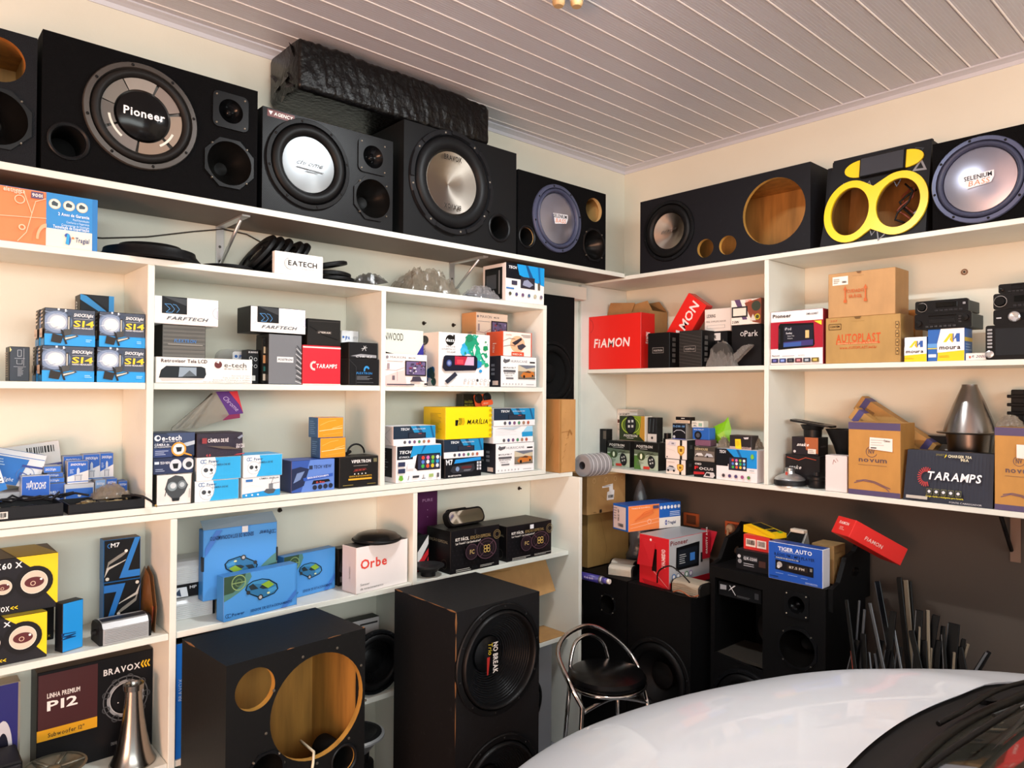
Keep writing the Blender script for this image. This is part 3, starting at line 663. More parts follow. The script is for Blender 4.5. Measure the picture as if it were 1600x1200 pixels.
# --- on top of the upper unit ----------------------------------------------------------------------------------------
o = carton('alarm_box', 'long orange and blue box reading Tragial, on the upper unit under the shelf', 'box', 'L', -130, 152, 313, ZU, .25, .19, '#f08347', '#2a86c8', ptr=True)
F = o.F; F.rect(.685, 0, 1, 1, '#1f87cf').rect(.685, 0, .965, .34, '#f1ead9').rect(.965, 0, 1, 1, '#1775bd')
for i, u_ in enumerate((.735, .82, .90)): F.ell(u_, .80, .036, '#d9c7ab').ell(u_, .80, .031, '#f2ead8').poly([(u_-.018, .77), (u_+.016, .76+.01*i), (u_+.02, .82), (u_-.008, .86), (u_-.02, .82)], '#31414c')
F.text(.945, .60, .055, '2 Anos de Garantia', '#eef6fb', .19, 1, 0, 'r').text(.945, .53, .04, 'Fácil Instalação', '#dff0fa', .10, 0, 0, 'r').text(.945, .47, .04, 'Conforto e Segurança', '#dff0fa', .14, 0, 0, 'r').text(.945, .41, .04, 'Componentes de Qualidade', '#dff0fa', .17, 0, 0, 'r').text(.945, .355, .055, 'Tecnologia de Exportação', '#eef6fb', .22, 1, 0, 'r')
F.text(.86, .13, .09, 'Tragial', '#20356e', .085, 1, .1).ring(.81, .16, .022, .5, '#2b4aa0', .12, 16, -60, 140).poly([(.80, .08), (.82, .06), (.825, .26), (.81, .27)], '#1aa0dc').ell(.845, .2, .008, '#d07a3a')
F.text(.50, .88, .07, 'ISO', '#f8d8bf', .04, 1).rect(.595, .84, .665, .96, '#5a4468').text(.60, .87, .06, '9001', '#f4e6e0', .06, 1).text(.44, .9, .08, 'eletrônica', '#fbd9c2', .12, 1)
W1 = '#f9c7a4'
F.line([(.3, .42), (.685, .50)], .012, W1).line([(.55, .95), (.60, .55), (.57, .2), (.52, .02)], .012, W1).line([(.60, .55), (.62, .78), (.68, .86)], .012, W1).ring(.53, .78, .03, .2, W1).ring(.685, .1, .06, .25, '#f6b184', .3, 16, 90, 180).ring(.545, .28, .02, .4, W1); fin(o)
p = (xL(232, .13, ZU), -.148, ZU + .0004)
t = thing('speaker_cover', 'round black domed speaker cover lying beside the orange and blue box', 'speaker cover', p)
MB(RUB).lathe([(.136, 0), (.140, .006), (.136, .016), (.128, .026), (.126, .036), (.09, .046), (.085, .052), (.03, .054), (0, .054)], 0, 44).build('dome', t); MB(BLK).lathe([(.141, .002), (.144, .006), (.141, .011), (.135, .008)], 0, 44).build('rim', t)
p = (xL(348, .12, ZU), -.155, ZU + .0004)
t = thing('speaker_ring', 'flat black speaker adapter ring under the left shelf bracket', 'speaker ring', p)
MB(RUB).lathe([(.080, 0), (.084, .008), (.080, .016), (.062, .018), (.055, .010), (.053, 0)], 0, 36).build('rim', t); MB(M('#1a1a1c', .4)).lathe([(.053, .006), (.03, .002), (0, .002)], 0, 30).build('mesh', t)
def torus(name, label, p, R_, r_, rot, grp='black speaker rings leaning on the upper unit'):
    t = thing(name, label, 'speaker ring', p, 0, grp, rot)
    MB(RUB).lathe([(R_ - r_*1.6, 0), (R_ - r_*1.5, r_*.7), (R_, r_), (R_ + r_*.9, r_*.6), (R_ + r_, 0), (R_ + r_*.9, -r_*.5), (R_ - r_*1.6, -r_*.4), (R_ - r_*1.6, 0)], 0, 32).build('ring', t); MB(BLK).lathe([(R_ - r_*1.5, r_*.2), (R_*.5, r_*.1), (R_*.45, r_*.6), (R_*.40, r_*.1)], 0, 24).build('grille', t)
xx = xL(405, .14, ZU + .05)
for k, (dx, tl, R_, yy) in enumerate(((0, 52, .078, -.12), (.030, 52, .078, -.115), (.060, 52, .076, -.12), (.098, 52, .072, -.13), (.128, 52, .072, -.12))):
    torus('speaker_ring', ('first', 'second', 'third', 'fourth', 'fifth')[k] + ' from the left of the black speaker rings leaning behind the white EATECH box', (xx + dx, yy, ZU + (R_ + .0115)*sin(RAD(tl)) + .011*cos(RAD(tl)) + .001), R_, .011, (0, RAD(-tl), 0))
xx = xL(528, .14, ZU + .03)
for k, (dz, tx, ty) in enumerate(((.0055, 0, 0), (.0215, 0, 0), (.0375, 0, 0), (.0700, 0, -13))):
    torus('speaker_ring', ('bottom', 'second lowest', 'second highest', 'top')[k] + ' of the flat black speaker rings heaped right of the EATECH box', (xx - .012*k, -.12, ZU + dz), .072 - .002*k, .010, (RAD(tx), RAD(ty), 0), 'black speaker rings heaped on the upper unit')
o = carton('small_box', 'small white box reading EATECH in front of black speaker rings', 'box', 'L', 429, 504.5, 391, ZU, .258, .02, '#f1eeea')
o.F.text(.27, .43, .22, 'EATECH', '#1f1f21', .60, 1).text(.55, .30, .06, 'Interfaces', '#8b8b8e', .27).ring(.30, .5, .11, .06, '#5a5a5c', None, 24, 90, 290).ring(.30, .5, .085, .06, '#8a8a8c', None, 24, 90, 250); fin(o)
FILM = M('#8f8474', .16, 0, 'film', alpha=.36); FILMD = M('#4a4743', .14, 0, 'film', alpha=.5); FILMW = M('#9a989a', .12, 0, 'film', alpha=.30)
p = xL(578, .15, ZU + .02); t = thing('plastic_bag', 'small dark crumpled plastic bag pointing up beside the heaped rings', 'bag', (p, -.14, ZU + .0005)); t.rotation_euler = (0, RAD(-14), RAD(8)); t.location.z += .012; crumple('film', t, .14, .07, .05, FILMD, 3); crumple('cable_bundle', t, .12, .04, .025, BLK, 5)
p = xL(668, .13, ZU + .03); t = thing('plastic_bag', 'large greyish crumpled plastic bag under the right shelf bracket', 'bag', (p, -.12, ZU + .0005)); crumple('film', t, .27, .16, .12, FILM, 8, 40, 20, .45); crumple('dark_contents', t, .24, .10, .03, BLK, 9)
p = xL(752, .2, ZU + .03); t = thing('plastic_bag', 'clear crumpled plastic bag touching the black window of the car player box', 'bag', (p, -.195, ZU + .0005)); crumple('film', t, .15, .085, .062, FILMW, 14, 34, 18, .5); crumple('grey_contents', t, .15, .05, .03, M('#4c4f58', .3), 15)
o = carton('player_box', 'white and blue car player box at the right end above the upper unit', 'box', 'L', 790, 850, 409.5, ZU, .257, .15, '#eeece8', '#e5d9d2')
F = o.F; F.rect(0, .74, 1, 1, '#10141c').rect(.0, .60, 1, .76, '#10141c').poly([(.28, 1), (1, 1), (1, .50), (.72, .58), (.34, .72)], '#1796da').poly([(.5, 1), (.56, 1), (.74, .6), (.62, .62)], '#0c4f86').poly([(.82, 1), (.88, 1), (.9, .55), (.86, .55)], '#0c6aae').text(.06, .86, .07, 'TECH', '#f4f7fa', .2, 1, .2)
F.rect(.37, .38, .74, .68, '#2a2733').poly([(.42, .46), (.6, .42), (.7, .5), (.55, .62), (.45, .58)], '#8d93ad').rect(.14, .44, .28, .55, '#39364a').rect(.82, .38, .88, .57, '#5c5348').rect(0, .32, .2, .36, '#3f79b8').icons(.1, .9, .2, 6, .035, ['#4c4a2e', '#47406e', '#6c4a72', '#3f5f86', '#c7bf9c', '#7a6a7c'], '#8f8f98')
o.S.rect(.10, .06, .86, .90, '#0b0b0c').rect(.16, .35, .6, .72, '#34353a').rect(.7, .2, .76, .82, '#6a6a6a'); fin(o)
# --- upper unit, bay 1, middle shelf ---------------------------------------------------------------------------------
o = carton('bulb_box', 'dark box with line drawing of a bulb at the left edge of the middle shelf', 'box', 'L', 14, 46, 541, ZM, .21, .07, '#1d2433', '#1a1614')
F = o.F; c_ = '#aab2bd'; F.rect(.38, .62, .55, .9, '#1d2433').line([(.4, .9), (.4, .72), (.58, .72), (.58, .9), (.4, .9)], .012, c_).line([(.25, .66), (.75, .66)], .012, c_).line([(.7, .95), (.7, .45)], .01, c_).line([(.36, .62), (.36, .5), (.62, .5), (.62, .62)], .012, c_).line([(.2, .42), (.8, .42)], .01, c_).rows(.4, .14, .40, 7, .3, c_, .3).poly([(-.02, .98), (.1, .9), (.02, .84)], '#e8dc8f')
o.S.rows(.2, .1, .85, 11, .7, '#8c6f5c', .35); fin(o)
def s14(o):
    F = o.F; F.rect(0, 0, 1, .31, '#109ae6').poly([(0, .31), (1, .31), (1, .27), (.7, .30)], '#0f86cc')
    for i, (r_, cl) in enumerate(((.30, '#5f7393'), (.25, '#7d8fae'), (.20, '#a9b4c6'), (.155, '#d9dcdd'), (.11, '#f5f1e4'))): F.ell(.24 + .004*i, .63, r_, cl, r_*1.15 if r_ < .26 else .30)
    F.poly([(0, .58), (.2, .66), (.22, .60)], '#dfe3ea').line([(0, .9), (.3, .82), (.44, .95)], .015, '#93a4bf').line([(0, .45), (.28, .40)], .012, '#93a4bf').line([(.02, .38), (.25, .5)], .012, '#8294b0')
    F.rect(.44, .40, .49, .82, '#2b2826').rect(.452, .45, .475, .78, '#cfc9bd').poly([(.44, .80), (.5, .82), (.54, .9), (.44, .92)], '#2f3b56')
    F.poly([(.12, .10), (.31, .06), (.36, .26), (.15, .32)], '#2f2a27').poly([(.30, .44), (.35, .42), (.44, .05), (.40, .04)], '#25211f').poly([(.36, .22), (.62, .31), (.66, .27), (.40, .14)], '#35302c').poly([(.39, .215), (.61, .285), (.60, .255), (.40, .17)], '#d8d3c6').poly([(.36, .44), (.52, .46), (.50, .30), (.38, .27)], '#3a3531')
    F.text(.555, .80, .085, 'SHOCKlight', '#f5f6f8', .39, 1, .25).rect(.56, .735, .94, .745, '#b9bdc6').text(.55, .53, .165, 'S14', '#f9cf17', .41, 1, .05).text(.56, .47, .04, 'NANO HEADLIGHT', '#f2f2f4', .39, 1).rows(.80, .11, .20, 2, .15, '#a9dcf6', .4)
    F.rect(.24, .94, .28, .99, '#eef1f4').rect(.38, .92, .41, .98, '#eef1f4'); S = o.S; S.rect(0, 0, 1, .18, '#1280c2')
    for i in range(3):
        for j in range(4): S.rect(.12 + .28*i, .58 + .1*j, .28 + .28*i, .63 + .1*j, '#cfc6ba')
    S.rect(.1, .22, .85, .46, '#cdb7a4').barcode(.3, .24, .7, .34, '#cdb7a4')
GS = 'S14 headlight bulb boxes on the middle shelf'
B0 = '#3b4356'
o1 = carton('bulb_box', 'S14 headlight bulb box, lower left of the four in front', 'box', 'L', 65, 147, 539, ZM, .252, .055, B0, '#1c1a1c', group=GS); s14(o1); fin(o1)
o2 = carton('bulb_box', 'S14 headlight bulb box, lower right of the four in front', 'box', 'L', 151, 226.5, 541.5, ZM, .252, .055, B0, '#1c1a1c', group=GS); s14(o2); fin(o2)
o3 = carton('bulb_box', 'S14 headlight bulb box, upper left of the four in front', 'box', 'L', 69, 148.5, 480, o1.top, .245, .055, B0, '#1c1a1c', group=GS); s14(o3); fin(o3)
o4 = carton('bulb_box', 'S14 headlight bulb box, upper right of the four in front', 'box', 'L', 154.5, 229, 486, o2.top, .245, .055, B0, '#1c1a1c', group=GS); s14(o4); fin(o4)
for bb, nm, z in ((o1, 'lower', ZM), (o3, 'upper', o1.top)):
    x = bb.t.location.x - .003; q_ = at('bulb_box', 'S14 headlight bulb box in the second row, behind the ' + nm + ' left one', 'box', x, -.186, z + .0004, bb.W, .055, bb.H - .001, 0, B0, '#1c1a1c', group=GS); s14(q_); fin(q_)
o = carton('lamp_box', 'black and blue box with diagonal stripe on top of the S14 boxes', 'box', 'L', 125, 178, 459, o3.top, .12, .07, '#15181d', '#111316')
o.F.poly([(0, 1), (.0, .72), (.72, .0), (1, 0), (1, .0), (.84, .12), (.18, .93)], '#1491dc').rect(.84, 0, 1, 1, '#1491dc').poly([(.2, .98), (.82, .98), (.82, .3)], '#22262c'); o.S.text(.5, .5, .28, 'M7', '#dfe6ec', .35, 1, 0, 'c', 90); fin(o)
# --- bay 2, middle shelf ----------------------------------------------------------------------------------------------
r_ = carton('mirror_box', 'long white box reading Retrovisor Tela LCD under the grey box', 'box', 'L', 243, 394, 557, ZM, .253, .07, '#efece7', '#dcd7cf')
F = r_.F; F.poly([(.03, .2), (.06, .12), (.48, .2), (.5, .35), (.49, .6), (.45, .66), (.1, .66), (.05, .5)], '#22272c').poly([(.22, .24), (.40, .28), (.40, .62), (.23, .62)], '#8b9cab').poly([(.26, .25), (.4, .28), (.33, .5)], '#4f5961').poly([(.03, .2), (.48, .2), (.46, .14), (.06, .08)], '#c9c6c2')
F.text(.05, .80, .13, 'Retrovisor Tela LCD', '#3a1d1b', .46, 1).ell(.625, .76, .040, '#5d1f20').poly([(.60, .86), (.64, .94), (.63, .80)], '#efece7').text(.69, .66, .2, 'e-tech', '#2b2523', .24).text(.69, .57, .045, 'IMPORTS', '#5a5450', .25).text(.97, .30, .05, 'Retrovisor de Vidro', '#8a8680', .2, 0, 0, 'r').text(.97, .21, .05, 'Tela LCD de 4.3" Slim', '#8a8680', .3, 0, 0, 'r').text(.97, .12, .05, 'Entrada P/Câmera e Vídeo', '#8a8680', .4, 0, 0, 'r').text(.97, .04, .05, 'Para uso Automotivo e Câmera de Estacionamento', '#77736d', .5, 0, 0, 'r'); r_.S.text(.5, .3, .2, 'e', '#5d1f20', None, 0, 0, 'c'); fin(r_)
g = carton('alarm_box', 'grey ribbed box reading Flextron between the Retrovisor and left FARFTECH boxes', 'box', 'L', 253, 321, 506, r_.top, .235, .10, '#605f5a', '#141416')
for i in range(15): g.F.line([(.02, .06+i*.062), (.98, .06+i*.062+.01*(i % 3))], .02, '#4a4a47' if i % 2 else '#6f6e68')
g.F.text(.26, .46, .10, 'FLEXTRON', '#3f78b8', .5, 1, .15).rect(.12, .38, .92, .41, '#8f8e88'); fin(g)
def farf(o):
    o.F.rect(.12, .38, .5, 1, '#15181c').poly([(.14, .99), (.5, .95), (.49, .7), (.3, .85)], '#2c3035').line([(.16, .72), (.25, .72), (.31, .55), (.27, .42), (.18, .42), (.24, .55), (.16, .72)], .018, '#4f8fc8').line([(.28, .72), (.33, .70), (.38, .55), (.34, .42)], .018, '#4f8fc8')
    o.F.text(.19, .16, .12, 'FARFTECH', '#4a4e56', .62, 1, .3).rect(.26, .09, .72, .10, '#b9bbc0').ring(1.0, .5, .10, .06, '#9aa0b4', .22, 20, 90, 270).text(.985, .32, .06, 'Conteúdo', '#6a6fb0', .12, 0, 0, 'l', 90)
o = carton('module_box', 'white box reading FARFTECH lying on the grey ribbed box', 'box', 'L', 239, 341, 461, g.top, .245, .11, '#f0efec', '#f3f2ef'); farf(o); fin(o)
# blister packs behind the mirror box
t = thing('blister_pack', 'clear blister pack with white JPA card behind the Retrovisor box', 'blister pack', (xL(372, .13, ZM), -.13, ZM + .0005))
MB(FILMW).plate(rrect(-.065, .065, 0, .115, .03), [], .035, 0).build('shell', t); cdm = MB(P('#f0f1f3')).plate(rrect(-.02, .03, .05, .108, .008), [], .001, 0, T=Matrix.Translation((0, -.0025, 0))).build('card', t)
d = Draw((-.02, -.003, .05), (1, 0, 0), (0, 0, 1), .05, .058); d.ell(.22, .72, .10, '#2c66b8').text(.38, .66, .14, 'JPA', '#2c66b8', .42, 1).ell(.55, .12, .3, '#26365c', .12); d.done(t)
o = carton('alarm_box', 'narrow black alarm pack with white ring marks beside the Retrovisor box', 'box', 'L', 386, 404, 546, ZM, .2, .05, '#17181a')
o.F.text(.1, .9, .05, 'K10000', '#c9c9c9', .8, 1).rect(.2, .1, .7, .25, '#d4d2cc')
for a_ in ((.3, .75), (.7, .72), (.3, .55), (.7, .52)): o.F.ring(a_[0], a_[1], .15, .25, '#cfcfcf')
fin(o)
o = carton('relay_pack', 'slim pack of black and bronze sockets left of the upright grey box', 'pack', 'L', 409, 416, 527, ZM, .22, .05, '#15130f')
o.F.rect(.2, .45, .9, .62, '#c98f5c').rect(.3, .66, .8, .80, '#b9a88a').rect(.3, .28, .9, .38, '#17635e').rect(.2, .08, .9, .22, '#c9c0b0').ring(.5, .93, .45, .3, '#2a2a2a'); fin(o)
g2 = carton('alarm_box', 'upright matt grey box under the right FARFTECH box', 'box', 'L', 419, 471, 521, ZM, .245, .10, '#6d7075', '#17181a')
g2.F.rect(.25, .44, .74, .55, '#dcdcdc').text(.28, .475, .04, 'POSITRON', '#2a2a2c', .42, 1, .2)
for i in range(14): a = RAD(100 + i*9); g2.F.line([(1.0 + .02*cos(a), .02 + .05*i), (.80 + .012*(i % 5), .02 + .055*i + .05)], .018, '#35373a' if i % 2 else '#b9bbbd')
fin(g2)
o = carton('module_box', 'white box reading FARFTECH with black end resting on the upright grey box', 'box', 'L', 391, 477.5, 477, g2.top + .002, .25, .11, '#f0efec', '#101113'); farf(o); o.F.ring(.02, .52, .09, .06, '#9aa0b4', .22, 20, -90, 90); fin(o)
o5 = carton('amplifier_box', 'red box reading TARAMPS on the middle shelf of the left unit', 'box', 'L', 472.5, 532, 538.5, ZM, .25, .13, '#d01a2e', '#a51424')
o5.F.rect(0, .93, 1, .965, '#f1d9d4').rect(0, .0, 1, .025, '#f1d9d4').text(.34, .43, .10, 'TARAMPS', '#fbf3f0', .55, 1, .12)
for i in range(10): a = RAD(75 + i*22); o5.F.line([(.29 + .06*cos(a), .48 + .065*sin(a)), (.29 + .11*cos(a), .48 + .12*sin(a))], .03, '#f3d5cf')
fin(o5)
o = carton('pouch_box', 'black vinyl covered box on top of the red TARAMPS box', 'box', 'L', 480, 532, 497, o5.top, .24, .10, '#1d1c1b', '#161514'); o.F.rect(.28, .45, .72, .56, '#3a3330').text(.5, .47, .06, 'SODRAM', '#d9cfc4', .36, 1, 0, 'c').line([(.05, .72), (.5, .4), (.9, .25)], .02, '#0b0b0b').line([(.04, .9), (.95, .92)], .02, '#33302d'); fin(o)
o = carton('tracker_box', 'white and blue JPA box behind the black box by the divider', 'box', 'L', 533, 569, 516, ZM, .10, .05, '#e9eaec'); o.F.rect(0, 0, 1, .65, '#1b2e52').ell(.1, .88, .06, '#2c66b8').text(.2, .84, .06, 'JPA', '#2c66b8', .28, 1).text(.68, .85, .05, '10TO', '#9aa0a8', .25).rect(.0, .68, .18, .78, '#8b8f94').rect(.55, .68, .95, .76, '#55607a'); fin(o)
b1 = carton('alarm_box', 'black box with blue swoosh by the divider of the middle shelf', 'box', 'L', 545, 592, 560, ZM, .25, .11, '#141518', '#23211f')
b1.F.ring(.58, .58, .10, .5, '#2f8fd0', .16, 14, 20, 200).text(.5, .42, .08, 'FLEXTRON', '#2f7fc0', .52, 1, .1, 'c').rows(.25, .2, .36, 4, .55, '#6b6e74', .4).rect(.25, .1, .8, .12, '#4a4c50').line([(.0, .95), (.22, .7), (.22, 0)], .02, '#2e3033'); fin(b1)
o = carton('charger_box', 'black box with silver curve standing on the blue swoosh box', 'box', 'L', 545, 590, 534, b1.top, .245, .10, '#17181b', '#1d1b1a'); o.F.poly([(.05, .15), (.4, .3), (.95, .25), (.95, .08), (.5, .12)], '#8d8f93').text(.5, .08, .12, 'CVR 4.5', '#d8d8d8', .55, 0, .3, 'c').line([(.45, .5), (.58, .8)], .03, '#cfcfcf').line([(.58, .5), (.5, .8)], .03, '#cfcfcf').line([(.42, .62), (.62, .7)], .03, '#cfcfcf'); fin(o)
# --- bay 3, middle shelf ----------------------------------------------------------------------------------------------
o = carton('stereo_box', 'white Kenwood box with purple corner behind the left monitor box', 'box', 'L', 590, 661, 512, ZM, .15, .12, '#e6e2d3', ptr=False)
o.F.text(.02, .80, .13, 'KENWOOD', '#26241f', .52).poly([(0, .0), (.78, .0), (.72, .5), (0, .62)], '#14110f').poly([(.4, .2), (.66, .38), (.7, .25), (.45, .1)], '#7a5f48').poly([(.72, .0), (1, 0), (1, .78), (.76, .44)], '#2c2a8e').poly([(.2, .48), (.5, .42), (.5, .38), (.2, .42)], '#d0c8ba'); fin(o)
def maxon(o):
    F = o.F; F.text(.12, .86, .07, 'MAXON', '#7c6f74', .36, 0, 0).text(.55, .87, .04, 'MX-701', '#5e5458', .16, 1).ell(.05, .89, .03, '#8a8084').rect(.05, .76, .42, .775, '#a59a98').poly([(.0, .0), (.5, .0), (.46, .5), (.3, .45), (.0, .30)], '#e8c3bd').line([(0, .5), (.25, .48), (.45, .58)], .012, '#b8808a').line([(.28, .15), (.28, .45)], .012, '#8d7f86').rect(.05, .52, .10, .70, '#a08e93').rect(.16, .18, .22, .32, '#6b5f68')
    F.rect(.46, .32, .97, .80, '#221f28').rect(.49, .36, .94, .77, '#6a5c86')
    for i in range(26): a, b = random.uniform(.5, .9), random.uniform(.38, .72); F.rect(a, b, a + random.uniform(.02, .07), b + random.uniform(.02, .07), random.choice(['#d9d2dd', '#3b3450', '#8b3b52', '#a79cc0', '#57506e', '#2b2638']))
    F.poly([(.62, .3), (.8, .3), (.84, .18), (.92, .14), (.55, .14), (.6, .18)], '#3a3444').rect(.02, .02, .66, .06, '#4b4650').rect(.9, .03, .98, .09, '#2a2a2c'); o.S.text(.75, .2, .2, 'MAXON', '#7c6f74', .5, 0, 0, 'l', 90)
o = carton('monitor_box', 'pale MAXON monitor box on the shelf left of the dazz box', 'box', 'L', 599, 667, 552, ZM, .252, .085, '#f0e4dd', '#e6d8cd'); maxon(o); fin(o)
o = carton('player_box', 'white dazz player box with green and blue paint splash', 'box', 'L', 685, 765, 518, ZM, .252, .16, '#f1efed', '#dcd0c6'); F = o.F
F.ell(.21, .855, .085, '#111111', .10).rect(.265, .85, .30, .96, '#111111').text(.21, .83, .055, 'dazz', '#ffffff', .15, 1, 0, 'c').text(.31, .72, .035, 'DVD PLAYER', '#55555a', .18, 0, 0, 'r').text(.31, .67, .035, 'AUTOMOTIVO 4.3"', '#55555a', .26, 0, 0, 'r').text(.31, .62, .035, 'DZ-65149', '#55555a', .16, 0, 0, 'r')
rnd = random.Random(5)
for (a, b, r_, c1) in ((.52, .72, .12, '#2aa4d8'), (.48, .66, .08, '#3fb3e4'), (.62, .82, .14, '#12936d'), (.70, .66, .12, '#1aa37c'), (.80, .52, .11, '#2cb38f'), (.74, .42, .09, '#1f86c4'), (.88, .60, .07, '#149468'), (.90, .74, .055, '#0f8a55'), (.58, .92, .08, '#0e7d5a'), (.80, .30, .035, '#2590cf'), (.92, .42, .05, '#1fa06f'), (.9, .86, .02, '#0f8a55'), (.68, .95, .05, '#18a080')):
    F.poly([(a + r_*rnd.uniform(.75, 1.15)*cos(2*pi*k/18), b + r_*rnd.uniform(.75, 1.15)*sin(2*pi*k/18)*.95) for k in range(18)], c1)
for k in range(14): a = rnd.uniform(.45, .96); b = rnd.uniform(.4, .97); F.ell(a, b, rnd.uniform(.006, .018), rnd.choice(['#f1efed', '#12936d', '#3fb3e4']))
F.poly([(.80, .60), (.84, .62), (.90, .52), (.86, .50)], '#f4f4f4').poly([(.63, .7), (.66, .78), (.69, .7), (.66, .58)], '#e8f0ee')
F.poly([(.05, .34), (.07, .54), (.10, .57), (.68, .585), (.72, .54), (.72, .36), (.69, .31), (.10, .28)], '#15182a').rect(.28, .40, .65, .56, '#b01f3c').poly([(.46, .4), (.65, .4), (.65, .56), (.52, .56)], '#c9a7c4').rect(.32, .42, .44, .50, '#f04050').ell(.17, .43, .05, '#3c4f8e').ell(.17, .43, .03, '#8793bd')
F.poly([(.09, .1), (.14, .045), (.33, .21), (.28, .27)], '#202638').icons(.48, .95, .12, 7, .024, ['#c9cacc', '#f1efed', '#f1efed', '#3a3a3c', '#f1efed', '#dcdcdc', '#f1efed'], '#8f8f93')
o.S.ell(.4, .86, .18, '#161616', .09).text(.45, .45, .08, 'DVD PLAYER', '#77706a', .5, 0, 0, 'l', 90)
for k in range(22): o.S.ell(rnd.uniform(.15, .85), rnd.uniform(.03, .30), rnd.uniform(.04, .12), rnd.choice(['#16382f', '#15507e', '#0f5a3c', '#243a34']))
fin(o)
dz2 = carton('player_box', 'dark patterned player box behind the dazz box, mostly hidden', 'box', 'L', 742, 785, 548, ZM, .115, .10, '#1f3a35', '#1a2a2c'); dz2.F.poly([(.6, .1), (1, .1), (1, .9), (.7, .7)], '#14684f'); fin(dz2)
o = carton('monitor_box', 'peach MAXON monitor box with orange end behind and above the dazz box', 'box', 'L', 743.5, 793, 487, dz2.top, .11, .10, '#f0dccb', '#d99a63'); maxon(o); fin(o)
h = carton('player_box', 'white HURRICANE player box at the right end of the middle shelf', 'box', 'L', 782, 838, 555.5, ZM, .255, .13, '#eeedeb', '#23262e')
def hurr(o):
    F = o.F; F.poly([(.06, .82), (.12, .76), (.24, .82), (.25, .90), (.14, .88), (.09, .92)], '#5b5b60').text(.27, .80, .075, 'HURRICANE', '#a7a7aa', .46, 1).rect(.80, .79, .95, .84, '#2a2a2c').text(.07, .60, .045, 'MP5 PLAYER 7"', '#4a4a4e', .34, 1).rect(.07, .48, .40, .55, '#55555a').text(.09, .42, .045, 'BLUETOOTH', '#77777c', .28, 1).text(.12, .35, .035, 'MIRROR', '#77777c', .2).rect(.14, .26, .34, .31, '#6a6a6e')
    F.rect(.47, .27, .95, .72, '#7d7465').rect(.47, .52, .95, .72, '#c9bfa6').poly([(.47, .72), (.7, .60), (.95, .66), (.95, .72)], '#6f7480').poly([(.53, .38), (.6, .48), (.75, .55), (.90, .50), (.93, .40), (.86, .34), (.6, .31)], '#c2722f').poly([(.62, .49), (.74, .53), (.84, .50), (.80, .47)], '#3a3230').ell(.63, .35, .03, '#1f1c1a').ell(.87, .38, .022, '#1f1c1a').rect(.47, .27, .95, .30, '#4a443c'); F.icons(.06, .56, .10, 7, .018, ['#b9b9bc']); F.rect(.68, .08, .9, .10, '#9a9a9e')
    for i in range(2):
        for j in range(3): o.S.rect(.25 + .3*i, .38 + .14*j, .42 + .3*i, .46 + .14*j, '#6c7079')
    o.S.rect(.62, .06, .9, .2, '#c9b9b0')
hurr(h); fin(h)
o = carton('dashcam_box', 'white and orange box with film strip art on the HURRICANE box', 'box', 'L', 786, 830, 517, h.top, .24, .11, '#f2e4da', '#cf4a24'); F = o.F
F.ell(.50, .5, .26, '#f0b48d', .34).line([(.0, .6), (.2, .72), (.42, .7)], .02, '#4a4040').line([(.0, .38), (.25, .45), (.42, .42)], .02, '#4a4040').poly([(.30, .55), (.62, .78), (.66, .70), (.5, .52), (.4, .45)], '#2c2a33').poly([(.48, .44), (.68, .54), (.80, .44), (.62, .26), (.52, .3)], '#3a3744').rect(.28, .02, .72, .18, '#d2492a').text(.32, .06, .06, 'MDX', '#f4d9cc', .34, 1).rect(.62, .86, .95, .90, '#a9a09a').rect(.68, .8, .95, .83, '#a9a09a').text(.08, .84, .06, 'media', '#c2502d', .2).rect(.97, 0, 1, 1, '#d2492a'); o.S.rect(.4, .5, .6, .53, '#f3d0c0').text(.5, .15, .12, 'MOBILE', '#f3d0c0', .3, 0, 0, 'l', 90); fin(o)

cb = MB(M('#3a3630', .6)); cb.tube([tuple(onL(a, b, .006)) for a, b in ((120, 368), (160, 372), (230, 370), (300, 362), (348, 358), (385, 366), (420, 385), (450, 392))], .0022, 0, 6); tag(cb.build('wall_cable'), 'thin dark cable running along the left wall under the top shelf', 'cable')
for px_, py_, lb in ((379, 490, 'behind the right FARFTECH box'), (662, 505, 'above the Kenwood box'), (708, 508, 'left of the peach MAXON box'), (437, 797, 'under the double board, above the sensor boxes'), (811, 763, 'under the double board at the right')):
    p = onL(px_, py_, .001); t = thing('wall_screw', 'small dark screw in the wall ' + lb, 'screw', (p.x, -.0012, p.z)); MB(M('#2a211a', .5)).lathe([(.006, 0), (.006, .003), (.003, .006), (.003, .016), (0, .016)], 0, 10, FRONT(0, 0)).build('shank', t); MB(M('#4a3a2a', .5)).lathe([(.009, 0), (.0085, .0012), (.006, .0012)], 0, 12, FRONT(0, 0)).build('washer', t)
p = onR(1507, 425, .001); t = thing('wall_screw', 'round wall plug in the right wall above the car stereos', 'screw', (-.0012, p.y, p.z), -pi/2); MB(M('#8a6a52', .6)).lathe([(.012, 0), (.011, .002), (.007, .002)], 0, 16, FRONT(0, 0)).build('washer', t); MB(M('#3a2a22', .6)).lathe([(.004, .0), (.004, .005), (0, .005)], 0, 10, FRONT(0, 0)).build('shank', t)
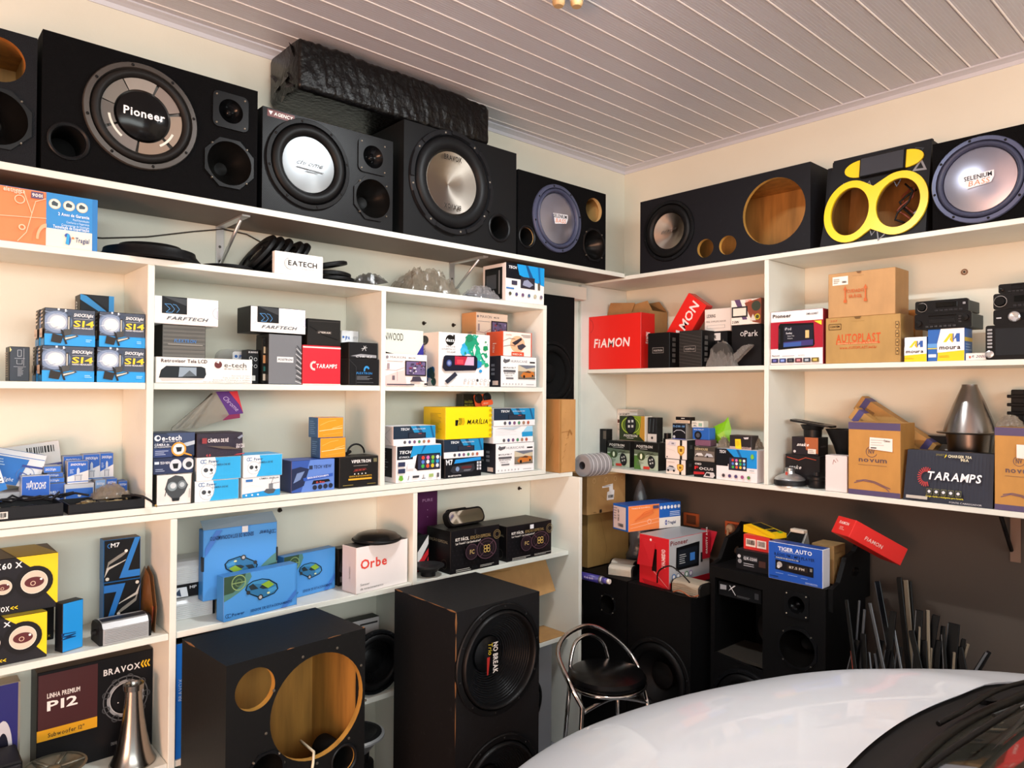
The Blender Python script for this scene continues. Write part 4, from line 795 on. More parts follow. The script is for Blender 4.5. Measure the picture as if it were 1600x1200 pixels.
# ================================================================== upper unit, bottom board
# --- bay 1: two black trays of sockets, bulb boxes -------------------------------------------------------------------
def tray(label, pl, pr, pt, s, d):
    a = xL(pl, s, ZB); b = xL(pr, s, ZB); H_ = zAt(pt, b, -s) - ZB; W_ = b - a
    t = thing('black_tray', label, 'tray', ((a+b)/2, -s, ZB + .0004)); m = M('#1b1c1f', .5)
    MB(m).box(-W_/2, W_/2, 0, d, 0, .004, 0, .001).build('base', t)
    MB(m).box(-W_/2, W_/2, 0, .004, .004, H_, 0, .001).build('front_wall', t); MB(m).box(-W_/2, W_/2, d - .004, d, .004, H_, 0, .001).build('back_wall', t)
    MB(m).box(-W_/2, -W_/2 + .004, .004, d - .004, .004, H_, 0, .001).build('side_wall', t); MB(m).box(W_/2 - .004, W_/2, .004, d - .004, .004, H_, 0, .001).build('side_wall', t)
    return t, W_, H_
t1, TW1, TH1 = tray('black open tray with a barcode sticker at the left edge', -45, 99, 786, .259, .13)
d = Draw((-TW1/2, 0, 0), (1, 0, 0), (0, 0, 1), TW1, TH1); d.barcode(.17, .18, .38, .70).text(.20, .22, .10, '89 CUT', '#333', .14); d.done(t1, 'sticker')
t2, TW2, TH2 = tray('black open tray under the upright blue bulb boxes', 107, 226, 779, .259, .13)
rnd = random.Random(11); BR = [M('#8a7448', .3, .9), M('#a89a78', .3, .9), M('#3a3834', .45), M('#5e5238', .35, .8), M('#c9b98f', .35, .7), M('#1a1a1b', .5)]
for tr, W_, n, nm in ((t1, TW1, 7, 'left'), (t2, TW2, 6, 'right')):
    for k in range(n):
        u_ = (-W_/2 + .03 + (W_ - .06)*(k + .5)/n); p = tr.location + Vector((u_, .035 + .045*(k % 2), .018))
        t = thing('bulb_socket', 'metal bulb socket in the ' + nm + ' black tray, ' + ('first', 'second', 'third', 'fourth', 'fifth', 'sixth', 'seventh')[k] + ' from the left', 'socket', p, rnd.uniform(-.6, .6), 'bulb sockets in the ' + nm + ' tray'); t.rotation_euler = (0, RAD(90), rnd.uniform(-.35, .35))
        m1, m2 = BR[k % 6], BR[(k + 2) % 6]; L_ = rnd.uniform(.03, .045); r_ = rnd.uniform(.008, .012)
        MB(m1).lathe([(0, -L_/2), (r_*.7, -L_/2), (r_*.8, -L_*.2), (r_, -L_*.18), (r_, L_*.05), (r_*.85, L_*.07), (r_*.85, L_*.28), (0, L_*.28)], 0, 14).build('shell', t); MB(m2).lathe([(r_*.6, L_*.28), (r_*.55, L_/2), (0, L_/2)], 0, 12).build('plug', t)
cb = MB(M('#16161a', .5))
for k in range(3): cb.tube([(-.12 + .03*k + .028*i, .06 + .035*sin(i*1.7 + k*2), .046 + .008*cos(i*2.3 + k)) for i in range(9)], .003, 0, 6)
tag(cb.build('socket_cable', None), 'black cable looping over the sockets in the left tray', 'cable').location = t1.location
cb = MB(M('#17171a', .5), M('#b59a55', .4, .6)); h_ = TW2/2; cb.tube([(h_ - .05, .035, TH2 + .008), (h_ - .025, .0, TH2 + .012), (h_ - .008, -.012, TH2 + .008), (h_ + .012, -.014, TH2 - .006), (h_ + .024, -.014, TH2 - .018)], .0035, 0, 6).tube([(h_ + .023, -.014, TH2 - .017), (h_ + .029, -.014, TH2 - .025)], .0028, 1, 6)
tag(cb.build('antenna_lead', None), 'black lead with brass tip hanging over the right end of the tray', 'cable').location = t2.location
t = thing('plastic_bag', 'small clear plastic bag in the right black tray', 'bag', t2.location + Vector((.02, .06, .031))); crumple('film', t, .09, .06, .04, FILM, 21)
BLU, WHT = '#1f62c4', '#e3e5ea'
def bulbbox(o, big=True):
    F = o.F; F.poly([(0, 0), (1, 0), (1, .56), (0, .30)], WHT).rect(0, .05, 1, .09, '#2a70cc').text(.5, .80, .09, 'SHOCKlight', '#f3f6fb', .72, 1, .2, 'c')
    c_ = '#55657f' ; F.poly([(.36, .12), (.64, .12), (.62, .36), (.38, .36)], '#cfd3da').line([(.36, .12), (.36, .34), (.64, .34), (.64, .12)], .015, c_).rect(.30, .33, .70, .38, '#aab3c0').poly([(.44, .38), (.56, .38), (.56, .62), (.5, .70), (.44, .62)], '#c5d6ec').line([(.44, .38), (.44, .62), (.5, .70), (.56, .62), (.56, .38)], .012, '#dfe9f7').rows(.1, .45, .65, 4, .2, '#bcd0ee', .4)
GB = 'blue and white bulb boxes on the lower board'
base = []
for k, (a, b, y_, s_, lb) in enumerate(((148, 165, 750, .125, 'low pale blue bulb box behind the right tray, left of two'), (165, 183, 748, .125, 'low blue bulb box behind the right tray, right of two'), (184, 199, 752, .11, 'small blue bulb box at the right end behind the tray'))):
    o = carton('bulb_box', lb, 'box', 'L', a, b, y_, ZB, s_, .045, BLU if k else '#7fa9dc', '#8b9099', group=GB); bulbbox(o); fin(o)
f1 = carton('bulb_box', 'flat white bulb box lying under the upright blue boxes', 'box', 'L', 100, 147, 757, ZB, .125, .09, '#c9cdd6', '#9aa0aa', group=GB); f1.F.rect(.05, .3, .95, .8, '#2b6ccd').ell(.5, .5, .06, '#d8dde6'); fin(f1)
for k, (a, b, y_, s_, lb) in enumerate(((105, 138, 721, .118, 'upright blue bulb box in front of the other upright ones'), (98, 129, 713, .070, 'upright blue bulb box behind the front one, at the left'), (129, 156, 710, .070, 'upright blue bulb box in the middle of the back row'), (155.5, 177, 708, .070, 'upright blue bulb box at the right of the back row'))):
    z_ = f1.top if k < 1 else ZB + .058
    o = carton('bulb_box', lb, 'box', 'L', a, b, y_, f1.top, s_, .04, BLU, '#a9adb4', group=GB); bulbbox(o); fin(o)
sp = at('bulb_box', 'bulb box lying flat at the back under the upright row', 'box', (xL(128, .05, ZB) + xL(177, .05, ZB))/2 + .005, -.06, ZB + .0004, xL(178, .05, ZB) - xL(150, .05, ZB), .05, f1.top - ZB - .001, 0, '#2b62b8', '#8b9099', group=GB); fin(sp)
zz = ZB + .0004; x_ = xL(89, .13, ZB + .1)
z_ = [ZB] ; rows_ = (762, 754, 746, 738, 723)
pos = [(102, 762, 754), (101, 754, 746.5), (98.5, 746, 738.5), (95, 738, 723)]
zb_ = ZB
for k in range(4):
    a = (70, 71, 73, 68)[k]; b = (102, 101, 99, 95.5)[k]
    o = carton('bulb_box', ('lowest', 'second lowest', 'second highest', 'topmost')[k] + ' of four flat blue bulb boxes stacked left of the upright ones', 'box', 'L', a, b, (756, 747.5, 739.5, 729)[k], zb_, .115, .06, '#2b6fd0' if k % 2 else '#2f63bd', '#6c7480', '#b5bac2', group=GB); o.F.text(.1, .35, .35, 'SHOCKlight', '#dfe8f6', .6, 1, .2); fin(o); zb_ = o.top
o = carton('bulb_box', 'blue bulb box lying upside down in front, its lettering inverted', 'box', 'L', 33, 78, 744.5, ZB + .042, .135, .05, '#2363c8', '#c9cdd4', '#9b9da3', group=GB); o.F.text(.86, .66, .32, 'SHOCKlight', '#f2f5fb', .68, 1, .2, 'l', 180); fin(o)
fs_ = at('bulb_box', 'white bulb box under the inverted one, behind the left tray', 'box', o.t.location.x, -.130, ZB + .0004, o.W*.9, .07, .0412, 0, '#c3c5c9', '#9a9da3', group=GB); fs_.F.rect(.1, .2, .5, .8, '#7f8288'); fin(fs_)
p = onL(27, 722, .09); o = at('bulb_box', 'blue and white bulb box leaning at a slant at the left edge', 'box', p.x - .02, -.10, ZB + .075, .135, .04, .095, 0, '#1f78cc', '#dfe2e8', group=GB, rot=(0, RAD(14), 0)); F = o.F
F.rect(0, .86, 1, 1, '#e4e6ea').rect(0, .80, 1, .84, '#e4e6ea').poly([(.62, 0), (1, 0), (1, .8), (.72, .8)], '#e4e6ea').text(.06, .12, .10, 'SHOCKlight', '#eef3fa', .48, 1, .2).rows(.08, .52, .75, 3, .3, '#a8ccec', .4).ring(.72, .36, .16, .06, '#5a76b4').text(.62, .2, .22, 'D1', '#3f55a0', .2).rect(.62, .58, 1, .64, '#2b3f94'); fin(o)
p = onL(46, 712, .045); o = at('bulb_box', 'white bulb box with a barcode leaning against the wall behind', 'box', p.x, -.052, ZB + .072, .17, .035, .11, 0, '#d9d9d8', '#cfcfcd', group=GB, rot=(0, RAD(-7), 0)); F = o.F; F.barcode(.48, .66, .95, .94, '#d9d9d8').rect(.2, .36, 1, .42, '#3a3f86').rect(.5, .28, 1, .33, '#8c8fb0').rect(.18, .82, .23, .88, '#444'); fin(o)
p = onL(2, 720, .16); o = at('bulb_box', 'white and blue bulb box cut by the left edge, its name running upwards', 'box', p.x - .03, -.17, ZB + .06, .09, .04, .11, 0, '#dfe2e8', '#2b6fc4', group=GB, rot=(0, RAD(-16), 0)); o.F.text(.93, .12, .16, 'SHOCK', '#1b2340', .75, 1, 0, 'l', 90).rect(0, 0, 1, .18, '#1f78cc'); fin(o)
for nm, x_, w_ in (('left', xL(-5, .1, ZB), .16),):
    sp = at('bulb_box', 'wide flat bulb box under the leaning boxes at the left edge', 'box', xL(3, .1, ZB), -.112, ZB + .0004, .10, .08, .056, 0, '#c0c3c8', '#9a9da3', group=GB); sp.F.rect(.1, .3, .6, .7, '#2a66b8'); fin(sp)
# --- bay 2 -------------------------------------------------------------------------------------------------------------
b0 = carton('lamp_box', 'white box with chrome lamp photo, bottom of the stack by the divider', 'box', 'L', 244, 302, 742.5, ZB, .252, .12, '#e4e0db', '#35322f'); F = b0.F
F.poly([(.22, .52), (.30, .85), (.5, .96), (.7, .9), (.85, .62), (.75, .36), (.6, .2), (.42, .2), (.3, .34)], '#3d4347').ell(.42, .6, .13, '#7f8e93').ell(.44, .62, .08, '#c8d2d6').ell(.68, .64, .12, '#6c777c').ell(.68, .64, .07, '#b3bfc4').poly([(.4, .22), (.62, .22), (.6, .12), (.42, .12)], '#23272a').line([(.26, .5), (.22, .3)], .02, '#2a2c2e').poly([(.92, 0), (1, 0), (1, 1), (.94, 1)], '#2b2926').rows(.86, .2, .5, 9, .05, '#8c8882', .5); fin(b0)
b1 = carton('camera_box', 'dark blue camera box with two oval photos in the stack by the divider', 'box', 'L', 239, 302, 715.5, b0.top, .245, .11, '#1f2d52', '#161d33'); b1.F.ell(.55, .5, .15, '#cdd5de', .36).ell(.87, .55, .15, '#d5d9de', .36).poly([(.47, .6), (.62, .6), (.6, .3), (.5, .3)], '#1e2024').ell(.88, .5, .08, '#2a2d34').rect(.03, .6, .14, .75, '#dfe6f2').text(.16, .6, .14, 'TECH VIEW', '#e8edf6', .24, 1, .2).rows(.05, .15, .35, 2, .3, '#a7b3cf'); fin(b1)
o = carton('camera_box', 'e-tech camera box with an orange magnifying glass, top of the stack by the divider', 'box', 'L', 239, 304, 677.5, b1.top, .248, .11, '#22304f', '#1a2238'); F = o.F
F.poly([(.62, .5), (1, .62), (1, 1), (.3, 1)], '#39486a').poly([(.7, .55), (1, .66), (1, .5), (.8, .42)], '#b9c3cc').ell(.10, .80, .075, '#f0f3f8').ell(.115, .81, .04, '#22304f').text(.2, .70, .2, 'e-tech', '#f4f6fa', .47, 1).text(.22, .62, .05, 'IMPORTS', '#cfd6e4', .42).text(.03, .48, .09, 'CÂMERA de', '#e6ebf4', .34, 1).text(.03, .40, .06, 'ESTACIONAMENTO', '#e6ebf4', .40).rect(0, .0, .45, .36, '#26396e').rows(.04, .08, .3, 3, .35, '#b3c0dd').ell(.60, .32, .15, '#cfdbe0').poly([(.53, .4), (.68, .4), (.66, .22), (.56, .2)], '#23262c').ring(.60, .32, .18, .22, '#e09a2e').line([(.74, .14), (.92, .02)], .07, '#e09a2e'); fin(o)
def gcam(o, v=0):
    F = o.F; F.poly([(0, 0), (.32, 0), (.42, .35), (.44, .7), (.40, 1), (0, 1)], '#eceff1').ring(.26, .42, .16, .05, '#8c8f93').ell(.20, .45, .05, '#3a4046').ell(.32, .45, .035, '#2d3238').line([(.32, .4), (.35, .3), (.28, .28)], .02, '#2d3238').ring(.12, .82, .045, .3, '#3c6fa4', None, 14, 40, 320).ring(.18, .82, .045, .3, '#3c6fa4', None, 14, 40, 320).text(.26, .76, .12, 'Power', '#3d5f86', .22, 1).text(.38, .62, .08, 'CÂMERA DE RÉ', '#274a66', .36, 1)
    for i in range(16): F.rect(.46 + i*.033, .06, .462 + i*.033, .94, '#5cc3ee')
c2 = carton('camera_box', 'light blue camera box with white wave, lowest of the three under the dark camera box', 'box', 'L', 304, 373, 752.5, ZB, .250, .11, '#27a9e4', '#cfd6d9'); gcam(c2); fin(c2)
c1 = carton('camera_box', 'light blue camera box with white wave directly under the dark camera box', 'box', 'L', 307, 376.5, 715.5, c2.top, .252, .11, '#27a9e4', '#cfd6d9'); gcam(c1); fin(c1)
o = carton('camera_box', 'dark purple box reading CÂMERA DE RÉ above the light blue boxes', 'box', 'L', 307, 379, 677.5, c1.top, .255, .11, '#2b2333', '#1c1720'); F = o.F
for i in range(120): F.ell(random.uniform(.2, .98), random.uniform(.05, .6), .004, random.choice(['#5a4258', '#4a3a52', '#6b3c48']), n=6)
F.rect(.05, .6, .15, .82, '#8c2f35').text(.17, .64, .14, 'CÂMERA DE RÉ', '#e9e3e6', .44, 1).poly([(.15, .5), (.6, .45), (.9, .3), (.5, .35)], '#5d5148').text(.78, .46, .08, 'QUATRO', '#ded8dc', .18, 1).text(.78, .36, .08, 'EM UM', '#ded8dc', .18, 1).text(.13, .06, .1, '4.0', '#c0474c', .1, 1).poly([(.72, .06), (.96, .1), (.96, .14), (.8, .12)], '#b23a40').poly([(.8, .8), (.9, .92), (.94, .86), (.84, .74)], '#8b93a3'); fin(o)
u1 = carton('camera_box', 'white and blue box reading CÂMERA UNIVERSAL beside the light blue boxes', 'box', 'L', 378, 437.5, 747, ZB, .250, .11, '#e1e4e6', '#cfd6d9'); F = u1.F
F.poly([(0, 0), (1, 0), (1, .32), (.6, .28), (0, .18)], '#1f92d2').text(.44, .86, .08, 'CÂMERA CIRCULAR', '#4a4f56', .52, 1).rect(.09, .78, .27, .9, '#2f6fb4').poly([(.56, .22), (.68, .10), (.82, .12), (.88, .3), (.8, .36), (.62, .36)], '#4d5359').rect(.69, .34, .80, .62, '#777d83').line([(.75, .6), (.82, .95)], .02, '#3a3d42').line([(.74, .6), (.98, .66)], .02, '#3a3d42').line([(.05, .5), (.2, .62), (.36, .55), (.5, .5)], .008, '#c2c6ca').icons(.1, .4, .12, 3, .025, ['#d6e8f4']); fin(u1)
c3 = carton('camera_box', 'light blue camera box with white wave on top of the CÂMERA UNIVERSAL box', 'box', 'L', 380, 441, 712, u1.top, .252, .11, '#27a9e4', '#cfd6d9'); gcam(c3); fin(c3)
u1.t['label'] = 'white and blue camera box with small wired camera, under a light blue box'; c3.t['label'] = 'light blue camera box with white wave standing right of the dark purple box'
o6 = carton('sensor_box', 'blue parking sensor box with four black discs on the lower board', 'box', 'L', 455, 522, 720.5, ZB, .248, .10, '#2f53a4', '#172a5e'); F = o6.F
F.poly([(.42, 1), (1, 1), (1, 0), (.22, 0)], '#5d83cf').poly([(0, .06), (.28, .2), (.4, .72), (.2, .8), (0, .74)], '#16244a').poly([(.04, .3), (.2, .4), (.3, .66), (.12, .6)], '#6f86b4').text(.50, .72, .10, 'TECH VIEW', '#1d2c50', .42, 1, .2).rect(.40, .70, .48, .82, '#25304d').poly([(.26, .44), (.96, .54), (.96, .44), (.28, .34)], '#2a56b4').text(.36, .405, .05, 'SENSOR DE ESTACIONAMENTO', '#eef2fa', .5, 1, 0, 'l', 4).poly([(.46, .22), (.9, .28), (.86, .36), (.5, .34)], '#1b1b22').text(.56, .25, .06, '0.9m', '#d04a40', .2, 1)
for k in range(4): F.ell(.53 + .125*k, .12 + .008*k, .052, '#1b2238')
fin(o6)
o7 = carton('sensor_box', 'black VIPERTRON box beside the blue parking sensor box', 'box', 'L', 530, 592, 715.5, ZB, .248, .10, '#1b1a1a', '#141313'); F = o7.F
F.text(.30, .80, .10, 'VIPERTRON', '#f1efec', .50, 1).rect(.35, .70, .72, .715, '#8a8782').rect(.87, .80, .96, .92, '#6e6a4a').poly([(.34, .50), (.7, .56), (.66, .62), (.38, .60)], '#5a1d1a').text(.40, .54, .04, '8.8.8', '#b8453a', .24).icons(.38, .66, .44, 4, .016, ['#d8d6d0']).rect(.22, .24, .82, .30, '#d9a62e').text(.24, .34, .05, 'SENSOR DE ESTACIONAMENTO', '#c79c30', .58, 1).rect(.08, .08, .34, .10, '#8a7a3a').rect(.7, .08, .92, .10, '#8a7a3a'); fin(o7)
def amber(o):
    o.F.rect(.03, .04, .97, .96, '#e8941f').line([(.08, .62), (.4, .80), (.7, .86)], .02, '#f3bd62').line([(.55, .46), (.95, .58)], .02, '#f8d48e').line([(.05, .34), (.95, .46)], .03, '#f9dda6').line([(.2, .14), (.9, .24)], .012, '#f3bd62'); o.S.rows(.2, .15, .85, 7, .6, '#6f9bc6', .25)
a1 = carton('relay_box', 'orange box with blue end, lower of two on the sensor boxes', 'box', 'L', 500, 540, 684.5, max(o6.top, o7.top), .235, .07, '#f0a63c', '#244f7e'); amber(a1); fin(a1)
a2 = carton('relay_box', 'orange box with blue end, upper of two on the sensor boxes', 'box', 'L', 496.5, 536.5, 652.5, a1.top, .235, .07, '#f0a63c', '#2c5988'); amber(a2); fin(a2)
cb = MB(M('#141416', .5)); x_ = xL(556, .16, o7.top); cb.tube([(x_ + .035*cos(RAD(a)) , -.16, o7.top + .004 + .034*sin(RAD(a))) for a in range(0, 181, 15)], .0035, 0, 8).tube([(x_ - .045, -.17, o7.top + .006), (x_ - .035, -.16, o7.top + .006), (x_ - .02, -.155, o7.top + .012)], .006, 0, 8)
tag(cb.build('cable_loop'), 'black cable loop standing on the VIPERTRON box', 'cable')
# clear pouch with purple header card wedged under the middle shelf
t = thing('hanging_pouch', 'clear pouch with purple and red header card leaning under the middle shelf', 'pouch', onL(360, 640, .13))
O_ = t.location
def lp(px, py, s=.13): return tuple(onL(px, py, s) - O_)
def sheet(mat, pts, th=.002, n=(0, 1, 0)):
    mb = MB(mat); k = len(pts); b_ = [tuple(Vector(q) + Vector(n)*th) for q in pts]; mb.add(list(pts) + b_, [list(range(k)), list(range(k, 2*k))[::-1]] + [[i, (i+1) % k, k + (i+1) % k, k + i] for i in range(k)]); return mb
o_ = sheet(P('#5b2a86'), [lp(337, 612), lp(371, 611), lp(380, 646), lp(358, 648)], .0015).build('header_card', t)
sheet(P('#d8323f'), [lp(358, 612, .131), lp(371, 611, .131), lp(380, 645, .131), lp(374, 632, .131)], .0008).build('red_panel', t); sheet(P('#8e2457'), [lp(347, 648, .128), lp(375, 645, .128), lp(375, 653, .128), lp(348, 657, .128)], .001).build('card_hem', t)
d = Draw(lp(347, 622, .1315), tuple(Vector(lp(366, 640, .1315)) - Vector(lp(347, 622, .1315))), tuple(Vector(lp(352, 618, .1315)) - Vector(lp(347, 622, .1315))), .08, .03); d.text(.0, .0, .5, 'Chrome', '#cdb6e4', .8, 0, .2); d.done(t)
sheet(M('#b5b0a2', .25, 0, 'film', alpha=.5), [lp(337, 612), lp(358, 648), lp(347, 657), lp(310, 668), lp(268, 673), lp(270, 668)], .012).build('pouch_film', t)
rd = MB(M('#5a564c', .4), M('#d8d4c6', .35)); rd.tube([lp(337, 614, .125), lp(300, 668, .125)], .003, 0, 6).tube([lp(334, 614, .12), lp(288, 668, .12)], .004, 1, 6).tube([lp(331, 615, .125), lp(276, 670, .125)], .003, 0, 6); rd.build('rod', t)
# --- bay 3 -------------------------------------------------------------------------------------------------------------
m1 = carton('player_box', 'white car player box with android screen at the left of the lower board', 'box', 'L', 618.5, 689, 697, ZB, .25, .13, '#f0eff0', '#d9d2d4'); F = m1.F
def appscreen(F, u0, v0, u1, v1):
    F.rect(u0, v0, u1, v1, '#15131a'); F.rect(u0 + .02, v0 + .03, u1 - .01, v1 - .03, '#2a2f4a'); cols = ['#3fb24a', '#e8572b', '#f0c02a', '#d9d9dc', '#5b7fd0', '#efefef', '#2fae5a', '#3a9bd8', '#d8462f', '#d56fb0', '#8fbf3a', '#f0f0f0']; k = 0
    for j in range(3):
        for i in range(4): F.ell(u0 + (u1-u0)*(.24 + .21*i), v0 + (v1-v0)*(.24 + .26*j), (u1-u0)*.07, cols[k % 12], n=10); k += 1
F.rect(.02, .62, .36, .98, '#121a26').poly([(.36, .98), (1, .98), (1, .66), (.5, .75), (.30, .66)], '#1a93cf').poly([(.6, .98), (.66, .98), (.52, .72)], '#0d5f96').text(.06, .78, .08, 'TECH', '#f4f7fa', .25, 1, .2).text(.06, .66, .05, 'HT-9960CA', '#dfe6ee', .22, 1)
F.poly([(.40, .38), (.44, .70), (.47, .74), (.47, .30)], '#1a1013'); appscreen(F, .45, .30, .97, .75); F.rect(.03, .44, .18, .56, '#2c3554').rect(.03, .26, .18, .38, '#2c3554').rect(.22, .36, .38, .50, '#cfd0d4').rect(.23, .37, .37, .49, '#f0eff0').poly([(.04, .10), (.08, .06), (.12, .06), (.14, .10), (.12, .2), (.06, .2)], '#6fae3a'); F.line([(.24, .06), (.26, .18)], .02, '#55555a').rect(.34, .11, .48, .17, '#3a3a3e').line([(.58, .18), (.58, .08)], .02, '#44444a').line([(.54, .08), (.62, .08)], .02, '#44444a').rect(.70, .10, .80, .19, '#9fb870').rect(.88, .08, .93, .2, '#5a5a60'); m1.S.rect(.0, .14, .80, .92, '#16161a').rows(.12, .3, .85, 8, .5, '#6c6e76', .3); fin(m1)
def radio(o, white=False):
    F = o.F
    if white: F.poly([(.70, .5), (1, .55), (1, .95), (.85, .95)], '#9fd0e8').rect(.72, .30, 1, .62, '#1c93cc').rows(.05, .45, .9, 5, .6, '#cfd6da', .2).poly([(.05, .9), (.7, .95), (.5, .75)], '#b9c6cf')
    else: F.rect(0, .33, 1, 1, '#15293d').poly([(.4, 1), (1, 1), (1, .33), (.75, .33), (.5, .6)], '#1787bd').poly([(.52, 1), (.60, 1), (.78, .35), (.7, .33)], '#0e4f78').poly([(.86, 1), (.9, 1), (.98, .35), (.94, .33)], '#0c5a8a').text(.16, .78, .12, 'TECH', '#eef4f8', .2, 1, .2).text(.45, .80, .07, 'AUTO RADIO MP3', '#dfeaf1', .3).rect(.34, .38, .76, .64, '#141a26').rect(.36, .40, .74, .62, '#232b3c').rect(.58, .58, .66, .60, '#d04a40')
    F.rect(0, 0, 1, .33, '#eceaec').icons(.26, .82, .16, 6, .034, ['#4c4a4a', '#3b4070', '#7a4a72', '#3c8a5a', '#a0785a', '#b5573f'], '#a7a7ad')
o = carton('radio_box', 'blue topped car radio box on the android screen box', 'box', 'L', 614, 680, 666.5, m1.top, .245, .12, '#eceaec', '#dfd6d8'); radio(o); o.S.line([(.1, .1), (.5, .5), (.9, .1)], .015, '#8f8a8c').line([(.1, .9), (.5, .5), (.9, .9)], .015, '#8f8a8c'); fin(o)
m7 = carton('radio_box', 'black and blue M7 car radio box in the middle of the lower board', 'box', 'L', 695, 752, 717, ZB, .25, .11, '#14161b', '#101217'); F = m7.F
F.poly([(.28, .92), (.98, .98), (.98, .82), (.24, .72)], '#1e8fdc').text(.03, .68, .26, 'M7', '#eef3f8', .18, 1, -.1).poly([(.14, .36), (.2, .58), (.78, .66), (.82, .4), (.74, .26), (.22, .24)], '#2b2e36').rect(.44, .44, .72, .56, '#5b2428').ell(.33, .44, .05, '#7e93b4').rows(.5, .3, .4, 2, .2, '#9aa0aa').text(.08, .08, .07, 'BLUETOOTH', '#e6e6e6', .34, 1)
for i in range(2):
    for j in range(3): F.rect(.86 + .07*i, .32 + .16*j, .91 + .07*i, .44 + .16*j, '#c9ccd2')
fin(m7)
o = carton('radio_box', 'blue topped car radio box under the yellow Marília box', 'box', 'L', 693, 755, 687.5, m7.top, .25, .12, '#eceaec', '#2a3038'); radio(o); fin(o)
mr = carton('cable_box', 'yellow box reading MARÍLIA on the lower board', 'box', 'L', 696, 768, 636.5, o.top, .25, .15, '#f5d90a', '#e0bf08'); F = mr.F
F.text(.45, .46, .14, 'MARÍLIA', '#161410', .46, 1, .25).poly([(.20, .42), (.25, .42), (.27, .60), (.20, .60)], '#161410')
for i in range(4): F.line([(.27 + .03*i, .44), (.30 + .03*i, .52), (.28 + .03*i, .66)], .025, '#161410' if i < 2 else '#c28a0c')
for i in range(6): F.rect(.93, .06 + .16*i, 1, .13 + .16*i, '#c4a408')
mr.S.rows(.35, .18, .82, 16, .5, '#8f7a12', .3); fin(mr)
h2 = carton('player_box', 'white HURRICANE player box at the right end of the lower board', 'box', 'L', 774, 834.5, 693.5, ZB, .25, .13, '#eeedee', '#23262e'); hurr(h2); fin(h2)
w1 = carton('radio_box', 'glossy white car radio box between the HURRICANE box and a blue one', 'box', 'L', 770, 832, 666.5, h2.top, .245, .12, '#eceaec', '#cfd4d8'); radio(w1, True); fin(w1)
o = carton('radio_box', 'blue topped car radio box on top of the right stack of the lower board', 'box', 'L', 771, 835, 638.5, w1.top, .245, .12, '#eceaec', '#cfd4d8'); radio(o); fin(o)
for k, (a, b, s_) in enumerate(((723, 741, .07), (741, 762, .075))):
    q_ = carton('radio_box', ('narrow green and grey radio box behind the MARÍLIA box, left of two', 'green and grey radio box behind the MARÍLIA box, right of two')[k], 'box', 'L', a, b, 615.5, ZB, s_, .05, '#8f9296', '#3a3c34'); q_.F.rect(0, .80, 1, 1, '#2b2d22').text(.1, .88, .04, 'Auto Rádio', '#cfd24a', .7, 1).text(.1, .83, .035, 'FM/USB/SD', '#cfd24a', .8, 1).rect(.15, .68, .95, .76, '#4a4e54'); fin(q_)
t = thing('blister_pack', 'orange tweeter blister pack with two black discs above the MARÍLIA box', 'blister pack', onL(777, 636, .2)); zb_ = max(mr.top, o.top); t.location.z = mr.top + .0005; t.location.y = -.2; t.location.x = mr.t.location.x + mr.W/2 - .02
t.rotation_euler = (RAD(-8), RAD(-6), 0)
MB(P('#d0532a')).plate(rrect(-.025, .062, 0, .05, .006), [], .002, 0).build('card', t)
for k in (-.004, .042): MB(RUB).lathe([(.02, 0), (.02, .006), (.012, .010), (0, .009)], 0, 20, FRONT(k, .034)).build('tweeter', t)
MB(P('#e05a2c')).plate(rrect(.0, .062, .0, .022, .008), [], .001, 0, T=Matrix.Translation((0, -.011, 0))).build('label_band', t)
d = Draw((0, -.012, 0), (1, 0, 0), (0, 0, 1), .062, .022); d.text(.15, .35, .25, 'Orion', '#f6ded2', .4, 1); d.done(t)
# tall narrow carton and black boxed woofer in the gap by the corner
o = carton('tall_carton', 'tall scuffed brown carton standing on the end of the base unit', 'carton', 'L', 873.5, 899, 624, ZB - TH - .002, .262, .11, '#c4935a', '#b07f49', kind='card')
for k in range(9): o.F.line([(.1 + .08*(k % 5), .1 + .09*k), (.2 + .09*(k % 6), .14 + .085*k)], .006, '#9c6d3a')
o.F.rect(.0, .0, .10, 1, '#a8783f').line([(.5, .5), (.6, .58), (.75, .52)], .02, '#9c6d3a'); o.S.line([(.3, .2), (.7, .5)], .006, '#90622f'); fin(o)
bx0 = xa + TH + .012; t = thing('speaker_box', 'black boxed woofer filling the dark gap between the two shelf units', 'speaker', ((bx0 - .372)/2, -.118, ZB - TH - .0015))
xr_ = xL(897, .118, 1.7); Wk = xr_ - bx0; t.location.x = (bx0 + xr_)/2; Hk = 2.078 - t.location.z
cabinet(t, Wk, Hk, .115, M('#030303', .95), [(0, Hk*.55, Wk*.42)], BLK); driver(t, 0, Hk*.55, Wk*.475, M('#040404', .9), M('#060606', .9), M('#040404', .9), M('#040404', .9), .3, 'cone', depth=.18)
